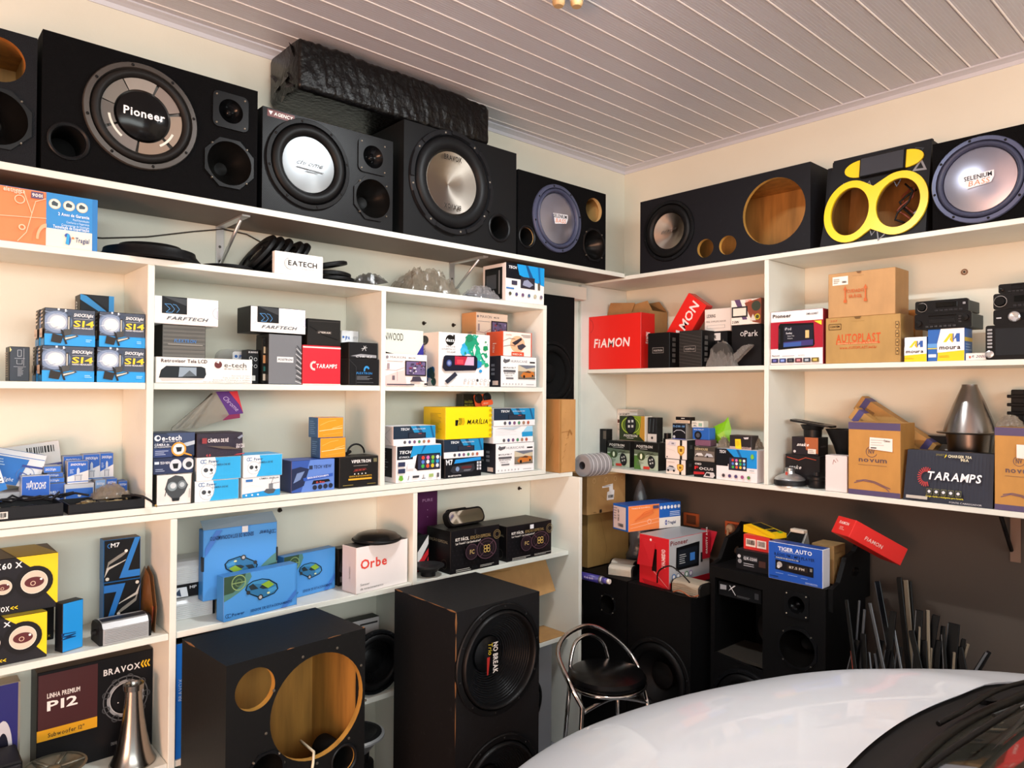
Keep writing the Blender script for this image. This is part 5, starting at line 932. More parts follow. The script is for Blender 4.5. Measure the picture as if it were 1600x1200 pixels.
# ================================================================== base unit
# --- bay 1 -------------------------------------------------------------------------------------------------------------
def kit6(o):
    F = o.F; F.poly([(.58, 1), (1, 1), (1, .05), (.88, .30), (.86, .6)], '#f2ce0c')
    for (u_, v_, r_) in ((.46, .50, .085), (.76, .52, .135)):
        F.ell(u_, v_, r_*1.4, '#1d1b1c').ell(u_, v_, r_, '#cfc2ae').ring(u_, v_, r_, .04, '#f0e8d8').ell(u_, v_, r_*.72, '#5a1d20', r_*.72*F.w/F.h*.62).ring(u_ - r_*.1, v_ - .02, r_*.2, .3, '#d8b9a0').ell(u_ + r_*.5, v_ + .04, r_*.1, '#f4f0ea')
    F.text(.64, .82, .10, '6X60 X', '#f2f2f2', .32, 1, 0, 'r').rect(.32, .77, .42, .785, '#c9c9c9').text(.30, .07, .085, 'BRAVOX', '#f2f2f2', .22, 1).text(.53, .07, .085, '<<', '#f2ce0c', .07, 1); o.T.poly([(.58, 0), (1, 0), (.86, 1), (.5, 1)], '#a8912a')
k1 = carton('speaker_kit_box', 'yellow and black oval speaker kit box at the left edge, lower of two', 'box', 'L', -95, 73, 955, ZL, .235, .13, '#232226', '#1a191c', '#24221e', ptr=True); kit6(k1); fin(k1)
k2 = carton('speaker_kit_box', 'yellow and black oval speaker kit box at the left edge, upper of two', 'box', 'L', -75, 90, 863, k1.top, .205, .16, '#232226', '#1a191c', '#3a372c', ptr=True); kit6(k2); fin(k2)
o = carton('speaker_kit_box', 'black box end right of the lower yellow speaker kit box', 'box', 'L', 70, 84, 950, ZL, .09, .06, '#131214', '#131214'); o.F.text(.3, .1, .06, 'X', '#c9b02a', .3, 1); fin(o)
o = carton('lamp_box', 'plain blue upright M7 box standing alone on the base shelf', 'box', 'L', 97, 129.5, 943.5, ZL, .235, .035, '#1f93e0', '#16181c', '#17191d', sR=.215); o.F.text(.62, .26, .28, 'M7', '#123a6a', .32, 1, 0, 'l', 90); fin(o)
l1 = carton('lamp_box', 'black and blue M7 lamp box, lower of the stacked pair on the base shelf', 'box', 'L', 161, 219, 911.5, ZL, .10, .05, '#121316', '#1b6fb4')
l2 = carton('lamp_box', 'black and blue M7 lamp box, upper of the stacked pair on the base shelf', 'box', 'L', 161.5, 219, 845, l1.top, .10, .05, '#121316', '#1b6fb4', '#3a332c')
def zl(o, up):
    S_ = (lambda p: p) if up else (lambda p: (1-p[0], 1-p[1])); F = o.F; q = lambda pts: [S_(x) for x in pts]
    F.poly(q([(.84, 1), (.99, 1), (.66, .22), (.99, .22), (.99, .06), (.42, .06)]), '#1d78cc').poly(q([(.05, .22), (.15, .42), (.5, .58), (.62, .66), (.6, .70), (.4, .62), (.12, .48)]), '#8b8880').poly(q([(.02, .12), (.08, .34), (.5, .46), (.6, .5), (.58, .47), (.14, .3)]), '#c9c6be').ell(*S_((.60, .70)), .045, '#f1efe9')
    F.ell(*S_((.1, .08)), .05, '#dcd8cc').text(*S_((.18, .82)), .10, 'M7', '#e9edf2', .24, 1, 0, 'l', 0 if up else 180).ring(*S_((.16, .86)), .07, .25, '#2f7fd0', None, 12, 90, 270)
zl(l2, True); zl(l1, False); fin(l1, l2)
def amp(name, label, p, L_, Wd_, H_, rz, body, end='#0e0e0f', ribs=9):
    """finned aluminium power unit, long axis x"""
    t = thing(name, label, 'amplifier', p, rz); mb = MB(body)
    sec = [(0, 0), (0, H_*.72), (.012, H_*.94), (.03, H_), (Wd_ - .03, H_), (Wd_ - .012, H_*.94), (Wd_, H_*.72), (Wd_, 0)]
    n = len(sec); vs = [(-L_/2, a, b) for a, b in sec] + [(L_/2, a, b) for a, b in sec]; mb.add(vs, [[i, i+1, n+i+1, n+i] for i in range(n-1)] + [[0, n, 2*n-1, n-1]], 0)
    mb.build('housing', t)
    for sgn in (-1, 1):
        e = MB(M(end, .5)); x_ = sgn*L_/2; e.add([(x_ + sgn*.001, a, b) for a, b in sec] + [(x_ + sgn*.008, a*.96 + .02*Wd_, b*.97) for a, b in sec], [[i, (i+1) % n, n + (i+1) % n, n + i] for i in range(n)] + [list(range(n, 2*n))]); ep = e.build('end_plate', t)
    for k in range(ribs): MB(body).box(-L_/2 + .004, L_/2 - .004, -.0035, 0, H_*(.06 + .68*k/ribs), H_*(.06 + .68*k/ribs) + H_*.035, 0, 0).build('fin', t)
    return t
ALW = M('#b5b7b9', .42, .4)
x0_, x1_ = xL(166, .25, ZL), xL(234, .22, ZL)
t = amp('power_inverter', 'silver ribbed power inverter with black end on the base shelf', ((x0_ + x1_)/2 - .008, -.243, ZL + .0005), .12, .085, .062, RAD(3), ALW)
mb = MB(M('#1d1c22', .35)).box(-.058, .058, .018, .045, .0622, .0632).build('label_strip', t); MB(M('#1a1a1a', .5)).lathe([(.009, 0), (.009, .01), (0, .01)], 0, 12, Matrix.Translation((-.068, .04, .03)) @ Matrix.Rotation(RAD(-90), 4, 'Y')).build('plug_socket', t)
t = thing('brown_pouch', 'clear pouch with brown card and red part leaning on the divider', 'pouch', (xq1 - .03, -.12, ZL + .0005), 0); t.rotation_euler = (0, RAD(6), 0)
pts = [(0, -.10, 0), (0, .085, 0), (0, .085, .12), (0, .04, .17), (0, -.02, .15), (0, -.09, .07)]
sheet(M('#6b4a25', .5), pts, .002, (1, 0, 0)).build('card', t); sheet(M('#a06a30', .2, 0, 'film', alpha=.45), [tuple(Vector(p_) + Vector((-.010, 0, 0))) for p_ in pts], .001, (1, 0, 0)).build('film', t); MB(M('#8c1f1a', .3)).box(-.008, -.001, -.075, -.055, .02, .07, 0, .002).build('red_part', t)
# bottom compartment
o = carton('subwoofer_box', 'black and maroon Bravox P12 subwoofer box in the bottom compartment', 'box', 'L', 56, 242, 1013, ZF, .105, .10, '#0d0d10', '#0a0a0c', ptr=True); F = o.F
F.rect(.01, .42, .50, .97, '#3f1517').rect(.0, .34, .50, .445, '#e0a010').text(.09, .365, .04, 'Subwoofer 12"', '#4a3410', .30, 1).text(.08, .74, .045, 'LINHA PREMIUM', '#eae3dd', .27, 1).text(.08, .62, .09, 'P12', '#f3eeea', .25, 1).text(.55, .83, .06, 'BRAVOX', '#d9d9d9', .33, 1)
for k in range(3): F.line([(.91 + .028*k, .90), (.89 + .028*k, .865), (.91 + .028*k, .83)], .014, '#e0b416')
F.ring(.75, .56, .205, .05, '#5b5d60', .225, 48).ring(.75, .56, .17, .14, '#8d9093', .187, 48).ring(.75, .56, .145, .03, '#d5d7d8', .16, 48).ell(.75, .56, .125, '#141518', .138, 36).ell(.68, .53, .006, '#e8e8e8')
for k in range(9): a = 2*pi*k/9; F.ring(.75 + .19*cos(a), .56 + .208*sin(a), .035, .3, '#3c3e41')
F.text(.62, .12, .03, 'DRIVE PERFORMANCE', '#8b8b8b', .2, 0); fin(o)
# chrome trumpet horn
p = onZ(221, 1196, ZF); zt_ = zAt(1066, p.x, -.19); pt_ = onL(218, 1066, .19)
t = thing('trumpet_horn', 'polished metal trumpet horn standing bell down before the subwoofer box', 'horn', (pt_.x, -.262, ZF + .0005)); hh = zAt(1066, pt_.x, -.262) - ZF; t.location.x = xL(219, .262, ZF + hh); CHR = M('#8f8b85', .24, 1)
zoff = 0
t.location.y = -.183; hh = zAt(1066, pt_.x, -.183) - ZF; t.location.x = xL(209, .183, ZF + hh)
MB(CHR).lathe([(.062, 0), (.063, .003), (.059, .010), (.052, hh*.10), (.044, hh*.22), (.036, hh*.38), (.029, hh*.58), (.024, hh*.78), (.021, hh*.95)], 0, 44, sharp=60).build('bell', t); MB(M('#8d8a84', .25, 1)).lathe([(.021, hh*.93), (.027, hh*.93), (.028, hh), (.022, hh), (.018, hh*.97), (.016, hh*.6)], 0, 32).build('collar', t)
# supporting plinth in front of the bottom shelf for floor pieces
p = xL(84, .185, ZF + .1); t = thing('woofer_basket', 'metal woofer basket lying face up at the bottom left', 'woofer', (p, -.19, ZF + .0005)); BK = M('#8b8778', .4, .7)
zt2 = .50
MB(M('#1a1a1c', .5)).lathe([(.055, 0), (.055, .05), (.03, .055), (.03, .06)], 0, 24).build('magnet', t); MB(BK).lathe([(.03, .055), (.05, .09), (.075, .115), (.080, .118), (.080, .122), (.074, .122)], 0, 32).build('basket', t)
MB(M('#a8a392', .35, .8)).lathe([(.02, .10), (.016, .115), (.006, .118), (0, .118)], 0, 20).build('core', t)
for k in range(6): a = 2*pi*k/6; MB(BK).tube([(.018*cos(a), .018*sin(a), .112), (.075*cos(a), .075*sin(a), .119)], .006, 0, 6).build('spoke', t)
t.scale = (1, 1, .5)
o = carton('stereo_box', 'small blue and gold box standing at the bottom left edge', 'box', 'L', -30, 30, 1064, ZF, .10, .06, '#23226e', '#8c8678', '#8c8678', ptr=True); o.F.rect(.94, 0, 1, 1, '#8c8678').ell(.55, .35, .25, '#c9cad2', .3).ell(.55, .35, .15, '#1a1a2a', .18); fin(o)
t = thing('car_stereo', 'black car stereo standing upright at the bottom left corner', 'car stereo', (xL(-10, .24, ZF), -.247, ZF + .0005)); MB(M('#151517', .45)).box(-.07, .06, 0, .12, 0, .125, 0, .004).build('chassis', t); fb = MB(M('#232326', .35)).box(-.066, .056, -.012, 0, .005, .12, 0, .003).build('faceplate', t); MB(M('#070708', .2)).box(-.05, .045, -.0135, -.011, .075, .095, 0, .001).build('disc_slot', fb)
for k in range(5): MB(M('#3a3a3d', .4)).lathe([(.006, 0), (.006, .004), (0, .005)], 0, 10, FRONT(-.045 + .022*k, .04, .012)).build('button', fb)
# --- bay 2 -------------------------------------------------------------------------------------------------------------
xs0 = xq1 + TH + .006; LA = xL(334, .148, ZL) - xs0 - .012
t = amp('amplifier', 'white ribbed amplifier, lower of two at the left of the base shelf', (xs0 + LA/2 + .008, -.148, ZL + .0005), LA, .14, .068, 0, M('#d5d6d6', .45, .2), '#0e0e0f', 8)
o = at('amplifier_box', 'black box with glossy white picture between the two white amplifiers', 'box', xs0 + LA/2 + .008, -.148, ZL + .069, LA, .14, .040, 0, '#121214', '#0e0e10'); o.F.poly([(.0, .05), (.42, .05), (.38, .8), (.02, .8)], '#d7dade').poly([(.1, .3), (.22, .7), (.26, .1)], '#2a3a52').text(.45, .62, .22, 'MP 1600', '#c9c9cc', .45, 1); fin(o)
t = amp('amplifier', 'white ribbed amplifier, upper of two at the left of the base shelf', (xs0 + LA/2 + .008, -.145, ZL + .1095), LA, .135, .072, 0, M('#d5d6d6', .45, .2), '#0e0e0f', 8)
def car2d(F, cx, cy, k, fl=1):
    ar = .66*F.w/F.h; g = lambda pts: [(cx + a*k*fl, cy + b*k*fl*ar) for a, b in pts]
    F.poly(g([(-.54, .12), (-.49, .33), (-.31, .46), (0, .48), (.24, .38), (.5, .10), (.54, -.14), (.42, -.32), (.05, -.43), (-.13, -.34), (-.44, -.08)]), '#14242e')
    F.poly(g([(-.5, .12), (-.46, .30), (-.30, .42), (0, .44), (.22, .34), (.46, .08), (.5, -.12), (.40, -.28), (.06, -.38), (-.1, -.30), (-.40, -.06)]), '#2b6f9f').poly(g([(-.46, .28), (-.30, .42), (0, .44), (.20, .34), (-.02, .24), (-.2, .30)]), '#3a88bb').poly(g([(-.04, .22), (.22, .33), (.40, .10), (.18, -.02)]), '#7fa830').poly(g([(-.1, .1), (.0, .2), (.2, -.02), (.02, .0)]), '#1d2c33').poly(g([(-.44, .26), (-.3, .34), (-.12, .06), (-.36, .06)]), '#203038').poly(g([(.18, -.06), (.44, .02), (.48, -.14), (.26, -.26)]), '#3f8fc4').ell(cx - .06*k*fl, cy - .34*k*fl*ar, .085*k, '#2a2f33').ell(cx - .06*k*fl, cy - .34*k*fl*ar, .05*k, '#a9adb0').ell(cx - .45*k*fl, cy - .02*k*fl*ar, .06*k, '#2a2f33').ell(cx + .2*k*fl, cy - .22*k*fl*ar, .05*k, '#c9d6a0', .03*k*F.w/F.h)
def sensor(o, inv=False):
    F = o.F; f = (lambda u_, v_: (1-u_, 1-v_)) if inv else (lambda u_, v_: (u_, v_)); s_ = -1 if inv else 1
    pts = [(0, 1), (.34, 1), (.36, .9), (.30, .72), (.2, .6), (.08, .5), (0, .45)]; F.poly([f(*p_) for p_ in pts], '#4f7f78'); F.poly([f(*p_) for p_ in [(0, 1), (.28, 1), (.26, .8), (.12, .62), (0, .6)]], '#2f4a38').ring(*f(.19, .82), .095, .12, '#89a56b').ring(*f(.19, .82), .05, .25, '#57754c').line([f(.1, .82), f(.28, .82)], .02, '#89a56b')
    car2d(F, *f(.50, .56), .42, s_); F.poly([f(*p_) for p_ in [(.76, .02), (.84, .02), (.98, .26), (.98, .38)]], '#3f74c4')
    F.text(*f(.10, .10), .065, 'Power', '#123a6e', .16, 1, 0, 'l', 180 if inv else 0).ring(*f(.04, .13), .026, .25, '#123a6e', None, 14, 40, 320).ring(*f(.068, .13), .026, .25, '#123a6e', None, 14, 40, 320).text(*f(.34, .10), .055, 'SENSOR DE ESTACIONAMENTO', '#123a6e', .58, 1, 0, 'l', (180 if inv else 0))
SB = '#4a93d9'
o3 = carton('sensor_box', 'light blue parking sensor box with car picture at the front of the base shelf', 'box', 'L', 349, 463.5, 902.5, ZL, .262, .045, SB, '#2f78bd', '#4383c4', sR=.23); sensor(o3); o3.F.line([(.985, 0), (.985, 1)], .012, '#2f78bd'); fin(o3)
zq = ZL; s1_ = at('sensor_box', 'blue box lying flat behind the front parking sensor box', 'box', (xL(352, .19, ZL) + xL(430, .19, ZL))/2, -.195, ZL + .0005, xL(430, .19, ZL) - xL(352, .19, ZL), .042, .055, 0, '#3f86cf', '#2f78bd', '#3f7fc4'); s1_.F.rect(.1, .3, .5, .6, '#2a5f9c'); fin(s1_)
o2_ = carton('sensor_box', 'light blue parking sensor box turned upside down with open lid', 'box', 'L', 316.5, 432, 829, s1_.top, .19, .04, SB, '#2f78bd', '#3a6a94'); sensor(o2_, True); o2_.F.rect(.50, .91, .58, 1.0, '#d3d8dc'); fin(o2_)
sheet(P('#8297a6'), [(-o2_.W/2, .0, o2_.H), (o2_.W/2, .0, o2_.H), (o2_.W/2 - .002, .035, o2_.H + .030), (-o2_.W/2 + .002, .035, o2_.H + .024)], .0015, (0, .5, .8)).build('lid_flap', o2_.t)
for sx in (-1, 1): MB(P('#23272c')).box(sx*(o2_.W/2) - .003, sx*(o2_.W/2) + .003, -.001, .012, o2_.H*.42, o2_.H*.62).build('tab_slot', o2_.t)
o4_ = carton('sensor_box', 'light blue parking sensor box standing between two others and the Orbe box', 'box', 'L', 443, 523.5, 871, ZL, .17, .04, SB, '#2f78bd', '#4383c4', sR=.13); sensor(o4_); fin(o4_)
o = carton('cable_case', 'black case left of the white Orbe box', 'case', 'L', 528, 543, 858, ZL, .12, .05, '#0e0e10', '#0c0c0d', '#121214'); o.F.poly([(.1, .4), (.35, .35), (.3, .7)], '#3a3a3c').rect(.2, .1, .8, .25, '#6a6a6c'); fin(o)
ob = carton('sensor_box', 'white box reading Orbe in red letters on the base shelf', 'box', 'L', 556, 636.5, 856.5, ZL, .258, .085, '#ece6e4', '#d5c9c5', '#2c2a2a', sR=.235); ob.F.text(.08, .52, .20, 'Orbe', '#e0463a', .50, 1).text(.08, .16, .05, 'Sensor', '#5a5654', .17).text(.08, .07, .05, 'de estacionamento', '#5a5654', .43); ob.S.text(.6, .3, .07, 'Sensor de estacionamento', '#8a8480', .5, 0, 0, 'l', 90); fin(ob)
t = thing('speaker_grille', 'black round speaker grille lying on the Orbe box', 'speaker cover', ob.t.location + Vector((.005, .05, ob.H + .0006))); MB(M('#0a0a0b', .25)).lathe([(.083, 0), (.088, .006), (.087, .014), (.078, .020), (.072, .026), (.05, .033), (.02, .036), (0, .036)], 0, 40).build('dome', t); MB(BLK).lathe([(.089, .004), (.092, .008), (.089, .012)], 0, 40).build('rim', t)
# --- bay 3 -------------------------------------------------------------------------------------------------------------
def kitf(o):
    F = o.F
    for i in range(12):
        for j in range(7): F.ell(.04 + .075*i + .03*(j % 2), .1 + .11*j, .016, '#1c1b1e', n=6)
    F.text(.04, .78, .07, 'KIT FÁCIL', '#efece6', .26, 1).text(.33, .78, .07, 'EDIÇÃO ESPECIAL', '#8f7a4e', .42, 1, .1).text(.04, .70, .045, '1 par Triaxial 6" - 1 par Quadriaxial 6x9"', '#dcd8d0', .5, 1).ring(.88, .80, .075, .12, '#7a6a46').ring(.88, .80, .05, .2, '#6b5c3c')
    F.ell(.36, .48, .125, '#241a20').ring(.36, .48, .125, .08, '#4a3540').text(.32, .43, .1, 'FC', '#b39b63', .09, 1)
    F.poly([(.66 + .20*cos(RAD(a))*(1 if abs(cos(RAD(a))) < .8 else 1.05), .50 + .25*sin(RAD(a))) for a in range(0, 360, 15)], '#1c1619').ring(.66, .50, .205, .07, '#563b47', .25).ring(.66, .50, .15, .07, '#3f2c35', .18)
    for k in range(4): a = RAD(45 + 90*k); F.line([(.66 + .07*cos(a), .50 + .09*sin(a)), (.66 + .19*cos(a), .50 + .23*sin(a))], .02, '#563b47')
    for k in range(4): a = RAD(45 + 90*k); F.ring(.66 + .045*cos(a), .50 + .055*sin(a), .034, .3, '#c9ab5e')
    F.rows(.04, .06, .14, 2, .4, '#bdb9b0').rows(.52, .08, .14, 2, .4, '#bdb9b0').rect(.40, .9, .43, 1.0, '#2a2a2c'); o.S.text(.1, .70, .06, 'EDIÇÃO ESPECIAL', '#77705c', .8, 1).ring(.75, .2, .12, .1, '#3a3630')
kl = carton('speaker_kit_box', 'black KIT FÁCIL speaker box with a mirror on top, left of two', 'box', 'L', 703.5, 780, 831, ZL, .255, .16, '#121114', '#0d0c0e', '#26231f'); kitf(kl); fin(kl)
kr = carton('speaker_kit_box', 'black KIT FÁCIL speaker box with a white sticker, right of two', 'box', 'L', 791.5, 861.5, 823.5, ZL, .245, .17, '#121114', '#0d0c0e', '#26231f'); kitf(kr); kr.F.rect(.42, .88, .50, 1.0, '#dfe3ea'); fin(kr)
t = thing('rear_view_mirror', 'black rear view mirror lying on the left KIT FÁCIL box', 'mirror', kl.t.location + Vector((-.002, .045, kl.H + .0106)), RAD(4)); t.rotation_euler = (RAD(-24), 0, RAD(4))
pts = [(.098*cos(RAD(a))*(1.0), .034 + .031*sin(RAD(a))*(1 if sin(RAD(a)) > 0 else .95)) for a in range(0, 360, 12)]
pts = rrect(-.100, .100, .0, .066, .026); MB(M('#0d0d0e', .35)).plate(pts, [], .03, 0).build('housing', t); MB(M('#b9b6b0', .04, 1)).plate(rrect(-.092, .092, .006, .058, .022), [], .002, 0, T=Matrix.Translation((0, -.0025, 0))).build('mirror_glass', t)
MB(M('#101011', .4)).box(-.06, .05, .03, .06, .03, .078, 0, .008).build('mount', t)
t = thing('speaker', 'dark speaker leaning on the divider left of the KIT FÁCIL boxes', 'speaker', (xq2 + TH + .055, -.13, ZL + .0005)); t.location = (xq2 + TH + .082, -.112, ZL + .0785); t.rotation_euler = (RAD(90), 0, 0); MB(M('#0d0d0e', .6)).lathe([(.073, -.01), (.077, 0), (.072, .006), (.062, .010), (.053, .002), (.04, -.02), (.025, -.03), (0, -.025)], 0, 36).build('cone', t); MB(M('#171719', .5)).lathe([(.073, -.01), (.05, -.05), (.035, -.06), (.035, -.08), (0, -.08)], 0, 30).build('basket', t)
o = carton('flyer_pack', 'purple pack standing behind the dark speaker under the base unit top', 'pack', 'L', 651, 683, 770, ZL, .014, .008, '#5a2050', '#3c1636'); o.F.text(.5, .86, .04, 'PURE', '#b98ab0', .5, 1, 0, 'c').icons(.5, .5, .74, 1, .02, ['#c9a9c4']).icons(.5, .5, .64, 1, .02, ['#c9a9c4']); fin(o)
o = carton('speaker_kit_box', 'narrow red, white and black box by the divider behind the small speaker', 'box', 'L', 652, 669, 838, ZL, .141, .014, '#1a1a1c', '#1a1a1c'); o.F.poly([(0, .18), (1, .75), (1, 1), (0, .55)], '#e4dfdb').poly([(0, .0), (1, .45), (1, .62), (0, .25)], '#c8242c').poly([(.6, 0), (1, 0), (1, .4)], '#c8242c'); fin(o)
t = thing('speaker', 'small round speaker lying face up at the front of the base shelf', 'speaker', (xL(670, .21, ZL + .02), -.207, ZL + .0005)); MB(M('#161617', .5)).lathe([(.028, 0), (.028, .016), (.036, .018), (.050, .036)], 0, 28).build('basket', t); MB(M('#232324', .5)).lathe([(.050, .036), (.062, .038), (.062, .043), (.054, .045), (.046, .043), (.030, .036), (.012, .034), (0, .037)], 0, 32).build('cone', t)
t = thing('horn_grille', 'black plastic horn frame behind the right KIT FÁCIL box', 'horn', (xL(872, .10, ZL), -.075, ZL + .0005)); MB(M('#121214', .5)).lathe([(.02, 0), (.022, .03), (.035, .055), (.058, .075), (.062, .075), (.060, .070)], 0, 8).build('frame', t); MB(BLK).lathe([(.02, .002), (0, .002)], 0, 8).build('core', t)
# bottom of bay 3: opened brown carton
xc0, xc1 = xL(735, .14, ZF), xL(858, .14, ZF); KR = M('#b58a55', .6, 0, 'card')
t = thing('open_carton', 'opened brown carton lying in the bottom compartment behind the tall speaker', 'carton', ((xc0 + xc1)/2, -.20, ZF + .0005)); wq = (xc1 - xc0)/2
MB(KR).box(-wq, wq - .05, .10, .104, 0, .22, 0, .001).build('back_panel', t); MB(KR).box(-wq, min(wq + .06, xe - t.location.x - .004), -.055, .10, 0, .004, 0, .001).build('base_flap', t)
sheet(KR, [(-wq, .098, .22), (wq - .05, .098, .22), (wq - .02, .06, .30), (-wq, .06, .32)], .004, (0, 1, .3)).build('top_flap', t); sheet(KR, [(-wq, .097, .335), (wq - .04, .055, .345), (wq - .02, -.0, .19), (-wq + .02, .0, .17)], .004, (0, 1, .3)).build('hanging_flap', t)
d = Draw((-wq + .08, .0005, .2), (1, 0, 0), (0, .35, 1), .2, .1); d.text(.7, .05, .2, 'V', '#e3d2b4', None); d.done(t)
# bottom of bay 2, mostly hidden by the floor speaker
xb = xL(277, .25, .8); t = thing('subwoofer_box', 'tall black box with a bright blue edge beside the open wooden speaker', 'box', (xq1 + TH + .075, -.25, ZF + .0005)); hB = zAt(1006, xq1 + TH + .01, -.25) - ZF
MB(M('#0b0b0d', .5)).box(-.07, .30, 0, .20, 0, hB, 0, .0015, None, {'top': M('#1a1917', .6)}).build('carton', t); MB(P('#1b6fd0')).box(-.0705, -.048, -.0012, .02, 0, hB*.995, 0, .0005).build('blue_edge', t)
d = Draw((-.07, -.0012, 0), (1, 0, 0), (0, 0, 1), .022, hB); d.text(.75, .5, .5*.022/hB, 'BRAVOX', '#9cc4f0', None, 0, 0, 'l', 90); d.done(t)
p_ = onL(590, 1030, .2); t = thing('subwoofer', 'ribbed black subwoofer leaning in the compartment behind the open wooden speaker', 'woofer', (p_.x - .03, -.235, ZF + .0005 + .115)); w_ = driver(t, 0, 0, .115, M('#0d0d0e', .45), BLKP, RUB, M('#0c0c0d', .4), .4, 'ribbed', depth=.25); MB(BLK).lathe([(.105, -.002), (.07, -.06), (.06, -.065), (.06, -.10), (0, -.10)], 0, 30, FRONT(0, 0)).build('basket', t)
o = carton('stereo_box', 'white and black box behind the ribbed black subwoofer', 'box', 'L', 530, 592, 962, ZF, .095, .05, '#cfcfd0', '#1a1a1a', '#1a1a1a', ptr=True); o.F.rect(.5, .9, .95, .93, '#333'); fin(o)
# ================================================================== right wall unit, middle shelf
f1 = carton('amplifier_box', 'large red FIAMON box standing upright at the left of the right unit', 'box', 'R', 913, 1001, 495.6, ZRM, .31, .11, '#e0241c', '#c01a14'); F = f1.F
def fia(F, u_, v_, h, w_, c_='#f6e6e2', rot=0): F.text(u_, v_, h, 'FiAMON', c_, w_, 1, .12, 'l', rot)
fia(F, .11, .41, .16, .68); F.ring(0, .82, .10, .08, '#a81a14', .14, 16, -70, 70); F.line([(.04, 0), (.04, 1)], .004, '#a81a14'); f1.S.text(.65, .45, .12, 'FIAMON', '#f6e6e2', .5, 1, 0, 'l', 90); fin(f1)
KRA = M('#a97f4d', .65, 0, 'card')
p0, p1 = yR(927, .15, ZRM), yR(1019, .15, ZRM); p0 = min(p0, -.023); wq = (p0 - p1)/2; hq = zAt(492, -.15, p0) - ZRM
t = thing('open_carton', 'open brown carton with raised flaps behind the red FIAMON box', 'carton', (-.165, (p0 + p1)/2, ZRM + .0005), -pi/2)
MB(KRA).box(-wq, wq, 0, .003, 0, hq, 0, 0).build('front_panel', t); MB(KRA).box(-wq, wq, .137, .14, 0, hq, 0, 0).build('back_panel', t); MB(KRA).box(-wq, -wq + .003, .003, .137, 0, hq).build('side_panel', t); MB(KRA).box(wq - .003, wq, .003, .137, 0, hq).build('side_panel', t); MB(KRA).box(-wq + .003, wq - .003, .003, .137, 0, .003).build('base', t)
sheet(KRA, [(-wq, .137, hq), (wq, .137, hq), (wq - .03, .11, hq + .055), (.05, .10, hq + .05), (-wq + .01, .11, hq + .062)], .003).build('flap', t); sheet(KRA, [(-wq, .0, hq), (.02, .0, hq), (.05, -.01, hq + .045), (-wq + .03, -.01, hq + .058)], .003).build('flap', t); sheet(KRA, [(.01, .012, hq), (wq, .012, hq), (wq - .02, -.0, hq + .05), (.0, .006, hq + .035)], .003).build('flap', t)
tp = MB(BLK); tp.tube([(.06, .03, hq - .02), (.085, .02, hq + .012), (.10, .02, hq + .02)], .006, 0, 8); tp.build('cable_end', t)
for k, (a, b, y_, lb, cl) in enumerate(((1012, 1046, 521, 'plain black amplifier box right of the red FIAMON box', '#141313'), (1061, 1096.5, 517.5, 'black wrapped amplifier box before the tilted red box', '#2c2927'))):
    o = carton('amplifier_box', lb, 'box', 'R', a, b, y_, ZRM, .31, .10, cl, '#0d0d0e'); o.F.rect(.22, .42, .74, .58, '#77706c').rect(.24, .435, .72, .565, '#1a1918').text(.48, .47, .05, 'POSITRON', '#a8a09a', .4, 1, .2, 'c')
    for j in range(5): o.S.rect(.2, .15 + .15*j, .45, .25 + .15*j, '#55524f')
    if k: 
        for j in range(10): o.F.line([(.02, .95 - .09*j), (.98, .80 - .085*j)], .008, '#494542')
    fin(o)
p = onR(1071, 500, .17)                         # slanting red box
t = thing('amplifier_box', 'red FIAMON box leaning at a slant behind the black amplifier boxes', 'box', (-.17, p.y, p.z), -pi/2)
sub = thing_part('leaning_carton', t); sub.rotation_euler = (0, RAD(35), 0)
MB(P('#e0241c')).box(-.06, .06, 0, .055, -.19, .115, 0, .0015, None, {'right': P('#c81d17'), 'top': P('#d63a30')}).build('carton', sub); d = Draw((-.06, 0, -.19), (1, 0, 0), (0, 0, 1), .12, .305); d.text(.72, .16, .14, 'FiAMON', '#f6e6e2', None, 1, .1, 'l', 90); d.done(sub)
d = Draw((-.06, 0, .115), (1, 0, 0), (0, 1, 0), .12, .055); d.line([(.05, .5), (.95, .5)], .06, '#f0c4bc'); d.done(sub, 'flap_line')
s1 = carton('crossover_box', 'black box reading SVR under the white LEDRING box', 'box', 'R', 1100, 1136, 519, ZRM, .20, .08, '#18181a', '#121214'); s1.F.rect(.1, .75, .72, .95, '#d9d6d2').text(.14, .80, .09, 'SVR', '#1a1a1c', .4, 1, .2); fin(s1)
o = carton('amplifier_box', 'white LEDRING mini amplifier box beside the tilted red box', 'box', 'R', 1101, 1142, 484, s1.top, .19, .06, '#ece0d6', '#d6c4b6'); o.F.text(.08, .62, .14, 'LEDRING', '#4a4644', .34, 1).text(.06, .40, .08, 'MINI AMPLIFICADOR', '#77706c', .76, 0).rect(.1, .14, .78, .28, '#8b847e').rect(.11, .15, .77, .27, '#ece0d6'); fin(o)
pk = carton('camera_box', 'black box reading Park at the right end of the bay', 'box', 'R', 1143, 1190, 509, ZRM, .235, .12, '#151416', '#0f0f10'); pk.F.text(.44, .72, .14, 'Park', '#e6e4e4', .44).ring(.36, .78, .06, .3, '#d6d4d4'); fin(pk)
